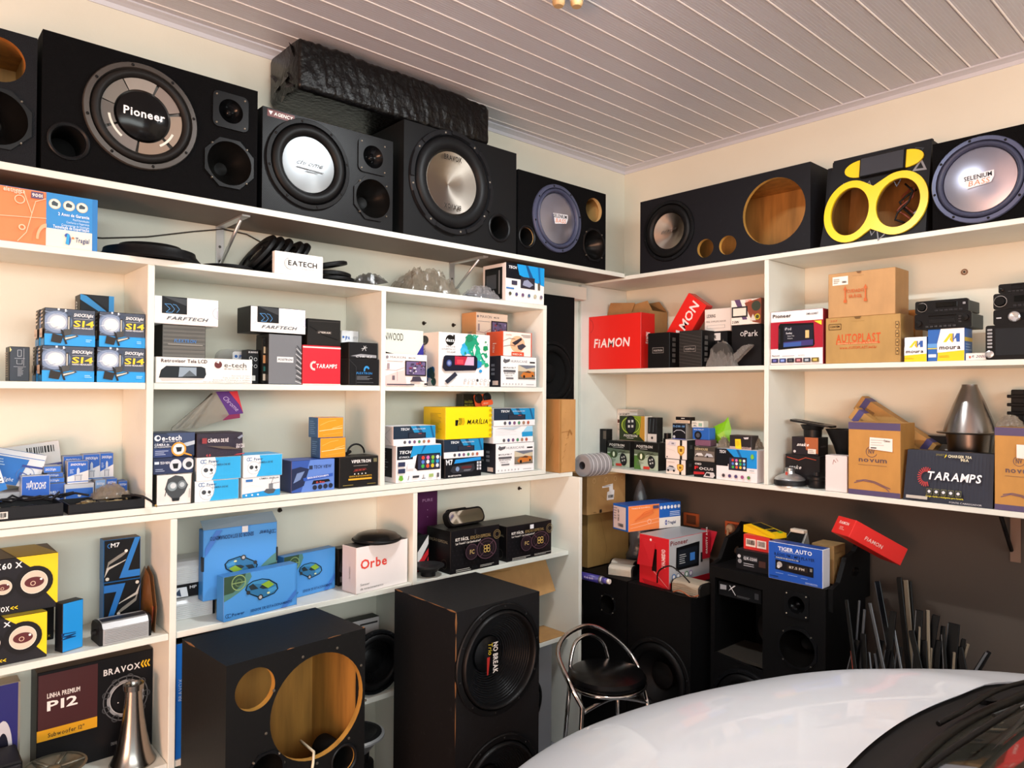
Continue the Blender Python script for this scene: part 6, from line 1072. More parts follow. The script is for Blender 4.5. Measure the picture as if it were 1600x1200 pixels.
o = carton('frame_box', 'white and brown 2 DIN frame box on the black Park box', 'box', 'R', 1142, 1189.5, 469.5, pk.top, .235, .11, '#efe5da', '#6a4636'); F = o.F; F.poly([(.12, 1), (.30, 1), (.55, .2), (.40, .2)], '#5d4468').poly([(.46, .85), (1, 1), (1, .0), (.72, .1), (.6, .4)], '#8c4630').rect(.03, .30, .56, .72, '#2c2b2a').rect(.08, .36, .51, .66, '#e9dccc').ell(.84, .70, .15, '#3a4234').ell(.88, .28, .09, '#c9b83a').ell(.88, .28, .055, '#4a4a24').poly([(.64, .14), (.74, .4), (.84, .14)], '#d9cfc4').text(.05, .08, .09, '2 DIN', '#2a2826', .22, 1, .2).text(.50, .88, .08, '2 DIN', '#e8572b', .2, 1); fin(o)
p = onR(1128, 549, .27); t = thing('wrapped_disc', 'round part wrapped in clear grey plastic lying against the boxes', 'bag', (-.27, p.y, ZRM + .0005), -pi/2); MB(M('#3a3734', .4)).lathe([(.05, -.012), (.054, 0), (.05, .014), (.02, .018), (0, .016)], 0, 28, FRONT(0, .056)).build('disc', t)
c_ = crumple('film', t, .135, .05, .115, M('#8c8680', .18, 0, 'film', alpha=.38), 31, 30, 20, .22); c2_ = crumple('film_tail', t, .12, .03, .035, M('#8c8680', .18, 0, 'film', alpha=.38), 33); c2_.location = (.10, 0, .045); c2_.rotation_euler = (0, RAD(-42), 0)
# --- right bay ---------------------------------------------------------------------------------------------------------
o = carton('stereo_box', 'white and red Pioneer touchscreen box by the divider', 'box', 'R', 1200.5, 1286, 488, ZRM, .305, .07, '#f1f0f0', '#8f1226'); F = o.F
F.rect(0, .30, 1, .80, '#a5122c').rect(.0, .30, .98, .80, '#a5122c').poly([(.155, .28), (.16, .72), (.19, .77), (.83, .75), (.85, .36), (.82, .32)], '#121214').rect(.26, .33, .82, .72, '#1e1f2a').poly([(.26, .33), (.82, .35), (.82, .45), (.26, .42)], '#3a3270').poly([(.26, .33), (.6, .34), (.6, .42), (.26, .4)], '#3557a0').text(.29, .64, .05, 'iPod', '#cfd3da', .12).text(.31, .57, .03, 'Sunday', '#e6e6ea', .12, 1).text(.34, .52, .025, 'Sunset Vale', '#c9c9ce', .13).text(.34, .475, .025, 'Acoustic', '#c9c9ce', .10).rect(.68, .48, .75, .62, '#d9b77a').text(.30, .67, .03, '.', '#ddd').text(.05, .88, .065, 'Pioneer', '#222224', .36, 1).text(.70, .90, .035, 'DMH-A248BT', '#44444a', .22, 1).poly([(.84, .78), (.98, .78), (.98, .70)], '#e8d832').rect(.17, .4, .2, .68, '#2c2c30')
F.text(.04, .16, .03, 'Bluetooth', '#44464e', .15, 1).rows(.24, .15, .18, 1, .35, '#a9a9b0').text(.55, .16, .025, 'spotify', '#77777c', .12)
for k in range(6): F.rect(.03 + .155*k, .04, .165 + .155*k, .12, ('#26264e', '#2d3a6a', '#1f2230', '#5a2630', '#2a3440', '#6a5a26')[k]).rect(.06 + .155*k, .06, .13 + .155*k, .10, ('#6c6cb4', '#8aa0e0', '#55585f', '#c98a90', '#aab4c0', '#d0b860')[k])
fin(o)
ap = carton('parts_carton', 'brown carton reading AUTOPLAST under another carton', 'carton', 'R', 1290, 1407, 497.8, ZRM, .305, .13, '#b08c50', '#a27e45', kind='card'); F = ap.F
F.text(.15, .46, .17, 'AUTOPLAST', '#c8521f', .60, 1).rect(.15, .41, .74, .45, '#c8521f').text(.17, .415, .022, 'INDÚSTRIA E COMÉRCIO DE PLÁSTICOS', '#e0c08c', .54, 1).text(.20, .31, .055, 'www.AUTOPLAST.ind.br', '#bd5a28', .50, 1).line([(.05, .86), (.22, .86), (.22, .74), (.05, .74), (.05, .86)], .01, '#2a241c').text(.07, .785, .04, 'CONTÉM', '#2a241c', .13, 1).text(.07, .91, .04, '227', '#b8452a', .10).poly([(.40, 1), (.42, .95), (.48, .95), (.50, 1)], '#6b5028').rect(.36, .90, .54, .905, '#8a6a38')
for k in range(4): F.rect(.945, .16 + .18*k, .985, .30 + .18*k, '#3a2f20').rect(.95, .17 + .18*k, .98, .29 + .18*k, '#b08c50').ell(.965, .23 + .18*k, .010, '#2a241c')
fin(ap)
cu = carton('parts_carton', 'brown carton reading CUIDADO FRÁGIL on top of another carton', 'carton', 'R', 1294, 1399, 429, ap.top, .30, .13, '#bd9360', '#a87e4e', kind='card'); F = cu.F
F.rect(.07, .73, .31, .92, '#efe9dd').barcode(.21, .75, .30, .82, '#efe9dd').rows(.09, .76, .88, 3, .1, '#9a948a').text(.30, .54, .07, 'CUIDADO', '#c4622c', .25, 1).text(.33, .42, .07, 'FRÁGIL', '#c4622c', .20, 1).poly([(.44, 1), (.46, .955), (.50, .955), (.52, 1)], '#6b4a28').rect(.38, .90, .56, .905, '#8f6a40')
for u_ in (.275, .58): F.rect(u_ - .010, .36, u_ + .010, .62, '#c4622c').poly([(u_ - .03, .60), (u_ + .03, .60), (u_, .70)], '#c4622c').poly([(u_ - .025, .32), (u_ + .025, .32), (u_ + .02, .40), (u_, .36), (u_ - .02, .40)], '#c4622c')
fin(cu)
o = carton('parts_carton', 'small brown carton peeking out between AUTOPLAST carton and radios', 'carton', 'R', 1412, 1430, 485, ZRM, .13, .08, '#b88546', '#9c6f38', kind='card'); fin(o)
def moura(o, u0):
    F = o.F; F.poly([(u0, .0), (1, 0), (1, .32), (u0 + .02, .26)], '#f2c91c').poly([(u0, .26), (1, .32), (1, 1), (u0 + .1, 1), (u0, .55)], '#efeff0'); w_ = 1 - u0; z = lambda a, b: (u0 + a*w_, b)
    F.poly([z(.22, .58), z(.34, .58), z(.58, .84), z(.46, .84)], '#f2c91c').poly([z(.46, .66), z(.56, .84), z(.58, .84), z(.60, .58), z(.56, .56)], '#d9b012').poly([z(.58, .84), z(.62, .84), z(.62, .58), z(.58, .62)], '#2a59a8').poly([z(.60, .64), z(.72, .84), z(.84, .84), z(.84, .58), z(.72, .58), z(.70, .70)], '#2a59a8').text(*z(.08, .36), .13, 'moura', '#17161a', .78*w_, 1, .05).rows(u0 + .05, .10, .18, 2, .5*w_, '#d0a81a')
mo1 = carton('battery_box', 'small white and yellow moura box beside the brown cartons', 'box', 'R', 1413, 1448, 527.5, ZRM, .305, .05, '#e9e9ea', '#2a62ae'); moura(mo1, 0); fin(mo1)
mo2 = carton('battery_box', 'larger white, yellow and blue moura box under the two radios', 'box', 'R', 1449.5, 1507, 515, ZRM, .305, .085, '#2260b0', '#2b66b4'); mo2.F.rect(0, .42, .3, .55, '#5d9ad8').rect(.02, .12, .24, .22, '#c9d8ec').rect(0, .38, .26, .41, '#e8d04a'); moura(mo2, .27); mo2.S.rect(0, .6, 1, .72, '#e8c81c').rows(.1, .3, .55, 3, .8, '#9cc0e6'); fin(mo2)
def headunit(name, label, wall, pl, pr, pt, z0, s, d, style=0, H_=None):
    a = yR(pl, s, z0); b = yR(pr, s, z0); W_ = a - b; H_ = H_ or (zAt(pt, -s, a) - z0); t = thing(name, label, 'car stereo', (-s, (a+b)/2, z0 + .0005), -pi/2)
    MB(M('#1b1b1d', .4, .5)).box(-W_*.46, W_*.46, .012, d, .002, H_ - .003, 0, .002).build('chassis', t); fp = MB(M('#101012', .3)).plate(rrect(-W_/2, W_/2, 0, H_, min(.007, H_*.2)), [], .014, 0).build('faceplate', t)
    T = lambda mat, x0, x1, z0_, z1, nm, dp=.002: MB(mat).box(x0*W_, x1*W_, -dp, .001, z0_*H_, z1*H_, 0, .0008).build(nm, fp)
    if style == 0:
        T(M('#060608', .12), -.10, .30, .42, .80, 'display'); k_ = MB(M('#0c0c0d', .25)).lathe([(H_*.33, 0), (H_*.32, .008), (H_*.26, .012), (0, .012)], 0, 24, FRONT(-W_*.36, H_*.5)).lathe([(H_*.36, 0), (H_*.36, .003), (H_*.33, .003)], M('#b9babd', .25, .8), 24, FRONT(-W_*.36, H_*.5)).build('volume_knob', fp)
        for j in range(6): T(M('#2a2a2d', .35), -.12 + .09*j, -.06 + .09*j, .12, .26, 'button')
        T(M('#8d8f94', .3), .40, .45, .55, .72, 'usb_cover')
    elif style == 1:
        T(M('#17181b', .15), -.24, .22, .36, .66, 'display')
        for u_, v_ in ((-.42, .38), (.40, .62)): MB(M('#0b0b0c', .3)).lathe([(H_*.2, 0), (H_*.19, .010), (0, .011)], 0, 20, FRONT(W_*u_, H_*v_)).build('knob', fp)
        for j in range(7): T(M('#2e2e31', .35), -.30 + .08*j, -.25 + .08*j, .1, .22, 'button')
        T(M('#050506', .2), -.25, .25, .80, .86, 'disc_slot')
        for j in range(3): T(M('#2e2e31', .35), .28, .33, .35 + .16*j, .45 + .16*j, 'button')
    elif style == 2:
        T(M('#25272b', .10), -.30, .46, .12, .90, 'display')
        for j in range(6): T(M('#9a9ca0', .3), -.46, -.36, .34 + .1*j, .40 + .1*j, 'button', .004)
        MB(M('#b9babd', .25, .8)).lathe([(H_*.11, 0), (H_*.11, .006), (H_*.07, .008), (0, .007)], 0, 20, FRONT(-W_*.41, H_*.16)).build('volume_knob', fp)
    elif style == 3:
        T(M('#0a0b10', .12), -.05, .46, .3, .75, 'display'); MB(M('#c4c6ca', .2, .8)).lathe([(H_*.33, 0), (H_*.33, .008), (H_*.26, .010), (0, .008)], 0, 24, FRONT(-W_*.08, H_*.5)).build('volume_knob', fp)
        T(M('#4a72c4', .3), .14, .24, .45, .55, 'lit_key'); T(M('#c9ccd2', .3), -.44, -.34, .42, .5, 'button')
    return t, H_
t, hh_ = headunit('car_stereo', 'black car stereo with two knobs, lower of two on the moura boxes', 'R', 1429, 1518, 492, mo2.top, .31, .16, 1)
t, h2_ = headunit('car_stereo', 'black car stereo with chrome ringed knob, upper of two on the moura boxes', 'R', 1430, 1513, 472, mo2.top + hh_ + .001, .305, .15, 0)
o = carton('small_box', 'small white box with handwritten lettering between moura box and screen unit', 'box', 'R', 1508.5, 1541, 552, ZRM, .30, .05, '#ece8e2', '#d8d0c6'); o.F.text(.3, .35, .35, 'R 2000', '#2a3a6e', .65, 0, .3).rect(.18, .3, .26, .6, '#c04030'); fin(o)
t, hb_ = headunit('car_stereo', 'black double height car screen unit with silver keys at the right edge', 'R', 1540, 1618, 509.5, ZRM, .312, .14, 2)
z_ = ZRM + hb_ + .001; t, hc_ = headunit('car_stereo', 'black car stereo with silver round dial directly on the screen unit', 'R', 1552, 1634, 485, z_, .30, .14, 3); z_ += hc_ + .001
t, hd_ = headunit('car_stereo', 'black car stereo second from the top of the right stack', 'R', 1552, 1636, 460, z_, .30, .14, 0); z_ += hd_ + .001
t, he_ = headunit('car_stereo', 'black car stereo on the very top of the right stack', 'R', 1560, 1640, 445, z_, .295, .12, 1)
# ================================================================== right wall unit, bottom board
def key(F, u_, v_, k, tilt=0):
    a = lambda x, y: (u_ + (x*cos(RAD(tilt)) - y*sin(RAD(tilt)))*k, v_ + (x*sin(RAD(tilt)) + y*cos(RAD(tilt)))*k*F.w/F.h)
    F.poly([a(.5*cos(RAD(t_)), .72*sin(RAD(t_))) for t_ in range(0, 360, 20)], '#16181a').poly([a(.40*cos(RAD(t_)), .60*sin(RAD(t_))) for t_ in range(0, 360, 20)], '#26292c')
    for x, y in ((-.15, .25), (.17, .28), (-.15, -.12), (.17, -.1)): F.poly([a(x-.09, y-.09), a(x+.09, y-.09), a(x+.09, y+.09), a(x-.09, y+.09)], '#c4c9c6')
def posi(o):
    F = o.F; F.rect(0, 0, 1, .55, '#aebfaa').poly([(0, .55), (1, .55), (1, .66), (0, .72)], '#5d6b58').poly([(0, .0), (.3, .0), (.15, .5), (0, .5)], '#4f7a38').text(.10, .80, .09, 'POSITRON', '#d9dcd8', .66, 1, .1).rows(.25, .73, .78, 1, .5, '#b9bcb8').ell(.30, .48, .17, '#3c4c2c', .15).ell(.30, .48, .05, '#e8f0d4', .10).line([(.45, .5), (.6, .62), (.9, .55)], .015, '#23261f').line([(.5, .45), (.7, .56), (.8, .65)], .012, '#23261f').rect(.4, .03, .66, .13, '#c43a2c').rows(.12, .14, .3, 4, .3, '#6d7a68'); key(F, .74, .30, .30, 12)
GP = 'POSITRON alarm boxes on the bottom board'
bk = carton('alarm_box', 'matt black box behind the clear roll and the left POSITRON box', 'box', 'R', 928, 947, 670, ZRB, .22, .05, '#1b1b1c', '#141415'); bk.F.rect(.55, .72, 1, .95, '#5a5148').text(.1, .3, .08, 'MAGNO', '#4a4a4c', .5).rect(.3, .97, .6, 1.0, '#0a0a0a'); fin(bk)
q1 = carton('alarm_box', 'black and green POSITRON key box, lower left of three', 'box', 'R', 949, 984, 688, ZRB, .24, .07, '#191a19', '#0f0f10', group=GP); posi(q1); fin(q1)
q2 = carton('alarm_box', 'black and green POSITRON key box, lower right of three', 'box', 'R', 991, 1028.5, 690, ZRB, .26, .07, '#191a19', '#0f0f10', group=GP); posi(q2); fin(q2)
q3 = carton('alarm_box', 'black and bright green POSITRON box standing on the two others', 'box', 'R', 967.5, 1007.5, 649, max(q1.top, q2.top), .235, .06, '#26331a', '#d8cfc0', group=GP); F = q3.F; F.poly([(.45, 1), (1, 1), (1, .3), (.7, .25)], '#7d9a28').poly([(.86, 1), (1, 1), (1, .0), (.8, .2)], '#b58a34').ell(.46, .62, .38, '#4f6a20', .36).ring(.46, .62, .36, .08, '#a9c24a', .33); key(F, .46, .64, .42); F.text(.2, .16, .09, 'POSITRON', '#d9dcd8', .52, 1, .1).rect(.32, .10, .58, .12, '#c9ccc8'); fin(q3)
o = carton('alarm_box', 'narrow black and white box right of the standing POSITRON box', 'box', 'R', 1012, 1026, 652, max(q1.top, q2.top), .22, .05, '#202224', '#141516'); o.F.rect(.0, 0, 1, .33, '#cfccc6').ell(.5, .17, .12, '#3a3a3a').line([(.3, .95), (.2, .4)], .02, '#5a6a70').line([(.7, .95), (.6, .4)], .02, '#5a6a70'); fin(o)
w1 = carton('alarm_box', 'pale box hidden behind the POSITRON boxes, lower of two', 'box', 'R', 957, 985, 663, ZRB, .08, .06, '#ded6cc', '#c4b8ac'); w1.F.text(.1, .86, .05, 'LANCER', '#3a3634', .5, 1); fin(w1)
o = carton('alarm_box', 'white car security box on top at the back left of the bottom board', 'box', 'R', 955, 996, 639, w1.top, .08, .06, '#e4dcd2', '#c4b8ac'); o.F.text(.08, .60, .15, 'CAR SECURITY', '#2a2624', .54, 1).rect(.04, .1, .2, .32, '#5a2c26').ell(.35, .24, .05, '#7a3a34').rect(.65, .82, 1, .86, '#b9a890'); fin(o)
t = thing('hose_clamp', 'black plastic cylinder behind the gold crested white boxes', 'cylinder', (-.13, yR(1043, .13, ZRB + .08), ZRB + .0005)); hz = zAt(677, -.13, t.location.y) - ZRB; MB(M('#131314', .4)).lathe([(.022, 0), (.024, .004), (.024, hz*.6), (.022, hz*.62), (.022, hz*.85), (.018, hz*.86), (.018, hz), (0, hz)], 0, 24).build('body', t); MB(M('#1e1e20', .4)).lathe([(.0245, hz*.3), (.026, hz*.33), (.0245, hz*.36)], 0, 24).build('ring', t)
def crest(o, low):
    F = o.F; F.rect(.68, 0, .78, 1, '#191614').poly([(.56, .62), (.60, .70), (.86, .70), (.90, .62), (.88, .36), (.73, .18), (.58, .36)], '#c08a24').poly([(.60, .60), (.63, .65), (.83, .65), (.86, .60), (.84, .40), (.73, .27), (.62, .40)], '#e2c056').rect(.67, .40, .79, .56, '#8a5a14')
    if low: F.poly([(.02, .22), (.06, .40), (.2, .58), (.38, .56), (.50, .40), (.50, .22)], '#b9bcc2').poly([(.14, .5), (.2, .56), (.36, .54), (.42, .44)], '#2a2d33').ell(.13, .24, .05, '#17181a').ell(.42, .24, .05, '#17181a').rows(.1, .75, .85, 1, .4, '#c9b8a8')
    else: F.poly([(.10, .72), (.22, .92), (.52, .88), (.48, .68)], '#d6cfd4').rect(.30, .76, .42, .84, '#8a8790').line([(.05, .55), (.45, .42), (.5, .3)], .012, '#d6c8bc').ell(.10, .1, .03, '#3a3634')
    S = o.S; S.rect(.3, .55, .6, .75, '#3a3a3c')
g1 = carton('alarm_box', 'white box with gold crest and car picture, lower of two', 'box', 'R', 1040.5, 1071.5, 716.5, ZRB, .305, .075, '#eadfd6', '#141314'); crest(g1, True); fin(g1)
g2 = carton('alarm_box', 'white box with gold crest, upper of two', 'box', 'R', 1039.5, 1073.5, 686, g1.top, .30, .07, '#eadfd6', '#121213'); crest(g2, False); fin(g2)
x1 = carton('bulb_box', 'black box reading FOCUS in red and white under the grey LEDHOUSE box', 'box', 'R', 1084, 1118, 720.5, ZRB, .31, .07, '#1b1a1c', '#141314'); x1.F.text(.04, .50, .20, 'F', '#d8282c', .18, 1).text(.26, .50, .16, 'OCUS', '#d9d4d2', .64, 1).text(.06, .80, .12, 'OBD', '#e6e2e0', .3, 1).poly([(0, .16), (.5, .22), (.5, .36), (0, .34)], '#b8282c').poly([(.45, .06), (.9, .04), (.98, .2), (.92, .38), (.6, .38)], '#cfcaca').poly([(.54, .14), (.76, .12), (.76, .3), (.6, .32)], '#2a2a2e'); fin(x1)
x2 = carton('bulb_box', 'grey LEDHOUSE box with two cars on the FOCUS box', 'box', 'R', 1085, 1116.5, 697, x1.top, .305, .07, '#6d645c', '#3a3632'); x2.F.rect(0, .72, 1, 1, '#3c3730').text(.04, .76, .14, 'LEDHOUSE', '#c9b88c', .64, 1).poly([(.04, .38), (.14, .56), (.36, .58), (.46, .40)], '#d6d4d0').poly([(.5, .36), (.62, .58), (.86, .54), (.94, .36)], '#bfc4cc').rect(0, .06, 1, .28, '#8c8278').ell(.14, .37, .04, '#1a1a1a').ell(.66, .36, .045, '#1a1a1a'); fin(x2)
z1 = max(g2.top, x2.top)
o1_ = carton('bulb_box', 'black F1 bulb box with a blue car sketch standing on the crested boxes', 'box', 'R', 1050.5, 1072, 661, g2.top, .26, .05, '#15161c', '#8a857e'); o1_.F.text(.06, .74, .14, 'F1-5W-W', '#6fa0d4', .86, 1).line([(.1, .42), (.3, .56), (.65, .58), (.9, .46), (.92, .38)], .03, '#cfd3da').ell(.15, .14, .09, '#b9bcc4').rect(.0, .0, 1, .04, '#3a4aa0'); fin(o1_)
o = carton('bulb_box', 'small cream box with black hanger strip on the F1 bulb box', 'box', 'R', 1056, 1078.5, 651, o1_.top, .255, .04, '#d6bfa6', '#17130f'); o.F.rect(0, .5, 1, 1, '#141214').rect(.38, .72, .62, .82, '#e0dcd6').text(.1, .18, .16, 'AMPTECH', '#8a7a68', .75); fin(o)
o = carton('bulb_box', 'small grey box squeezed between the F1 box and the blue box', 'box', 'R', 1073, 1082, 668, g2.top, .205, .03, '#837e78', '#6a655f'); fin(o)
pu = carton('fuse_box', 'flat purple box under the blue box', 'box', 'R', 1086, 1110, 686.5, x2.top, .275, .05, '#7a5068', '#5c3c50'); fin(pu)
bl = carton('bulb_box', 'blue box with a black wheel picture on the flat purple box', 'box', 'R', 1082, 1108, 668, pu.top, .27, .05, '#1f5cb0', '#2a68bc'); bl.F.text(.08, .80, .10, 'MULTIAUT', '#d6e2f2', .6, 1, .2).ell(.34, .36, .22, '#14181f').ell(.34, .36, .12, '#4a4e58'); fin(bl)
o = carton('bulb_box', 'small white box with green print on the blue box', 'box', 'R', 1080.5, 1099, 657.5, bl.top, .26, .04, '#dedcd0', '#cfcabc'); o.F.rect(.6, .2, .9, .7, '#8fb09a').rows(.1, .5, .8, 2, .4, '#7a7a72').poly([(.1, .2), (.3, .4), (.5, .2)], '#5a6a70'); fin(o)
ha = carton('player_box', 'white and blue android player box by the divider of the bottom board', 'box', 'R', 1119, 1183, 700, ZRB, .312, .08, '#eee6e8', '#d8cfd2'); F = ha.F
F.rect(0, .52, .62, 1, '#10131a').rect(.0, .45, .3, .55, '#10131a').poly([(.26, 1), (1, 1), (1, .44), (.74, .44), (.56, .62)], '#158cd8').poly([(.5, 1), (.56, 1), (.74, .5), (.7, .46)], '#0c5a96').text(.08, .86, .09, 'TECH', '#eef2f6', .16, 1, .2); appscreen(F, .32, .34, .76, .76); F.icons(.2, .82, .15, 5, .042, ['#3a3036', '#4a3a6e', '#4a3c72', '#9a4a7c', '#4f8a3c'], '#b0a8ac').poly([(.86, .78), (.90, .72), (.95, .78), (.93, .88), (.88, .88)], '#7ab82e').rect(.84, .36, .95, .39, '#a9b4ba'); fin(ha)
hk = carton('module_box', 'dark box with a yellow tag on the android player box', 'box', 'R', 1140, 1174, 679.5, ha.top, .29, .06, '#2a2527', '#3a3536'); hk.F.rect(0, 0, 1, .18, '#b09a94').text(.52, .06, .12, '-LIGHT', '#2a2527', .42, 1).poly([(.64, .86), (.88, .90), (.86, .76), (.70, .74)], '#cfc9cc').poly([(.28, .05), (.56, -.02), (.52, .74), (.26, .72)], '#f0cc1a').rows(.32, .2, .6, 4, .16, '#b89a14'); fin(hk)
t = thing('green_wrapper', 'crumpled bright green foil wrapper beside the android player box', 'wrapper', (-.16, yR(1126, .16, ZRB + .14), ha.top - .005), -pi/2)
GRN = M('#7fbf1a', .3); zg = zAt(652, -.16, t.location.y) - t.location.z
vs = [(-.045, 0, .01), (.05, -.01, .0), (.055, .0, zg*.55), (.035, .005, zg*.98), (.02, -.004, zg*.80), (-.03, -.012, zg*.62), (-.05, .0, zg*.45), (.0, -.03, zg*.35), (.028, -.02, zg*.5), (-.02, -.02, .02), (.0, .03, .0), (.0, .025, zg*.5)]
MB(GRN).add(vs, [[0, 9, 7, 6], [9, 1, 7], [7, 1, 8], [8, 1, 2], [8, 2, 3, 4], [7, 8, 4, 5], [6, 7, 5], [0, 6, 11, 10], [1, 10, 11, 2], [2, 11, 3], [5, 4, 3, 11], [6, 5, 11]], 0).build('foil', t); t.location.z = x2.top + .0005
MB(M('#a9d94a', .3)).add([(-.04, -.012, .06), (.04, -.022, .05), (.03, -.02, .054), (-.035, -.014, .064)], [[0, 1, 2, 3]]).build('crease', t)
for k, (px_, s_, lb) in enumerate(((1131, .27, 'crumpled clear plastic between the green wrapper and the dark box'), (1184, .235, 'crumpled clear plastic by the divider on the android player box'))):
    t = thing('plastic_bag', lb, 'bag', (-s_, yR(px_, s_, ha.top), ha.top + .0005), -pi/2); crumple('film', t, (.04, .03)[k], .05, .05, FILM, 41 + k); crumple('grey_contents', t, .02, .03, .02, M('#6f6b68', .4), 45 + k)
# --- right bay, bottom board ---------------------------------------------------------------------------------------------
n1 = carton('tweeter_box', 'black and copper tweeter box, lower of two', 'box', 'R', 1227, 1281, 709, ZRB, .20, .09, '#1d1a1c', '#17161a'); n1.F.text(.1, .52, .12, 'snake', '#d9d4d2', .36, 1, .4).line([(.05, .9), (.4, .82), (.6, .92), (.9, .86)], .02, '#b8452a').rect(.8, .1, .95, .2, '#5a5a5c'); fin(n1)
n2 = carton('tweeter_box', 'black and copper tweeter box, upper of two', 'box', 'R', 1237, 1278.5, 682, n1.top, .20, .09, '#241f24', '#17161a'); n2.F.poly([(.5, 1), (1, 1), (1, .1), (.55, .3)], '#a85c34').text(.2, .5, .18, 'snake', '#f0ecea', .44, 1, .4).rect(.62, .1, .92, .36, '#e6ddd4').rows(.65, .14, .32, 2, .22, '#8a8078').ell(.12, .18, .05, '#c9c4c4'); n2.S.text(.2, .45, .12, 'snake', '#6a6668', .5, 1, .3); fin(n2)
t = thing('horn_tweeter', 'black rectangular horn tweeter lying on the tweeter boxes', 'tweeter', n2.t.location + Vector((.045, -.012, n2.H + .0006)), -pi/2 + .1)
MB(M('#141414', .4)).lathe([(.035, 0), (.036, .03), (.040, .032), (.048, .05)], 0, 24).build('throat', t); T = Matrix.Translation((.0, 0, .052)) @ Matrix.Rotation(RAD(8), 4, 'Y') @ Matrix.Rotation(RAD(90), 4, 'X')
MB(M('#1a1a1b', .35)).plate(rrect(-.085, .085, -.045, .045, .02), [rrect(-.045, .045, -.02, .02, .015)], .008, 0, T=T).build('flange', t)
p = onR(1234, 756, .285); t = thing('compression_driver', 'silver and black compression driver lying at the front of the board', 'tweeter', (-.27, yR(1234, .27, ZRB + .02), ZRB + .0005)); MB(M('#1a1a1b', .45)).lathe([(.058, .002), (.061, .005), (.061, .020), (.058, .024)], 0, 36).build('magnet', t); MB(M('#cfcfd0', .3, .9)).lathe([(0, 0), (.060, 0), (.060, .003)], 0, 36).lathe([(.058, .024), (.060, .027), (.055, .034), (.038, .044), (.020, .050), (.018, .062)], 0, 36).build('back_cover', t); MB(M('#9a9a9c', .3, .9)).lathe([(.018, .06), (.020, .062), (.020, .072), (.016, .074), (0, .074)], 0, 24).build('throat', t)
MB(M('#b03a2c', .4)).box(-.03, -.022, -.004, .004, .046, .058, 0, .001).build('terminal', t)
t = thing('driver', 'small black round driver between the tweeter boxes and the white box', 'tweeter', (-.25, yR(1276, .25, ZRB + .03), ZRB + .0005)); MB(M('#121213', .4)).lathe([(.030, 0), (.032, .004), (.032, .03), (.036, .034), (.036, .044), (.02, .048), (.0, .046)], 0, 24).build('body', t); MB(M('#242426', .4)).lathe([(.01, .046), (.010, .062), (0, .062)], 0, 14).build('throat', t)
o = carton('plain_box', 'plain white box standing left of the first novum carton', 'box', 'R', 1289.5, 1323.5, 710.5, ZRB, .305, .06, '#e0d5d3', '#cfc4c2'); o.F.line([(.35, .75), (.4, .88), (.5, .80)], .012, '#8a4a44').line([(.5, .92), (.6, .84)], .01, '#8a4a44'); fin(o)
t = thing('horn', 'black flared horn standing behind the first novum carton', 'horn', (-.13, yR(1323, .13, ZRB + .1), ZRB + .0005)); hz = zAt(671, -.13, t.location.y) - ZRB; MB(M('#171718', .4)).lathe([(.03, 0), (.03, hz*.3), (.035, hz*.5), (.05, hz*.72), (.074, hz*.95), (.080, hz), (.074, hz)], 0, 32).build('flare', t); MB(M('#0c0c0d', .5)).lathe([(.074, hz), (.05, hz*.8), (.02, hz*.6), (0, hz*.6)], 0, 28).build('throat', t)
def novum(o, st=True):
    F = o.F; F.rect(0, .90, 1, 1, '#4f4468').rect(0, 0, 1, .07, '#4f4468').text(.21, .46, .065, 'novum', '#5a4a4e', .54, 1).rect(.20, .415, .75, .42, '#77614a').ring(.46, .60, .11, .10, '#5a4a4e', None, 28, 60, 340).text(.40, .575, .06, 'NV', '#5a4a4e', .12, 1).line([(.12, .16), (.30, .20), (.50, .185), (.74, .12)], .010, '#6a5266').line([(.16, .19), (.34, .215), (.52, .20), (.70, .15), (.82, .12)], .010, '#6a5266').line([(.74, .12), (.80, .08)], .010, '#6a5266')
    if st: F.poly([(.42, .64), (.86, .615), (.86, .79), (.43, .80)], '#ece4dc').rows(.45, .68, .78, 3, .35, '#a8a09a', .2).rect(.45, .65, .56, .665, '#333').text(.70, .745, .03, 'Contec', '#5a5450', .12, 1)
nv = carton('horn_carton', 'brown novum carton with purple bands and white sticker', 'carton', 'R', 1325.5, 1407, 659, ZRB, .312, .14, '#bf8a44', '#a9783a', kind='card'); novum(nv); fin(nv)
nv2 = carton('horn_carton', 'brown novum carton with purple bands cut by the right edge', 'carton', 'R', 1554, 1640, 667, ZRB, .315, .14, '#bf8a44', '#a9783a', kind='card'); novum(nv2); nv2.F.rect(.42, .64, .86, .80, '#ece4dc'); fin(nv2)
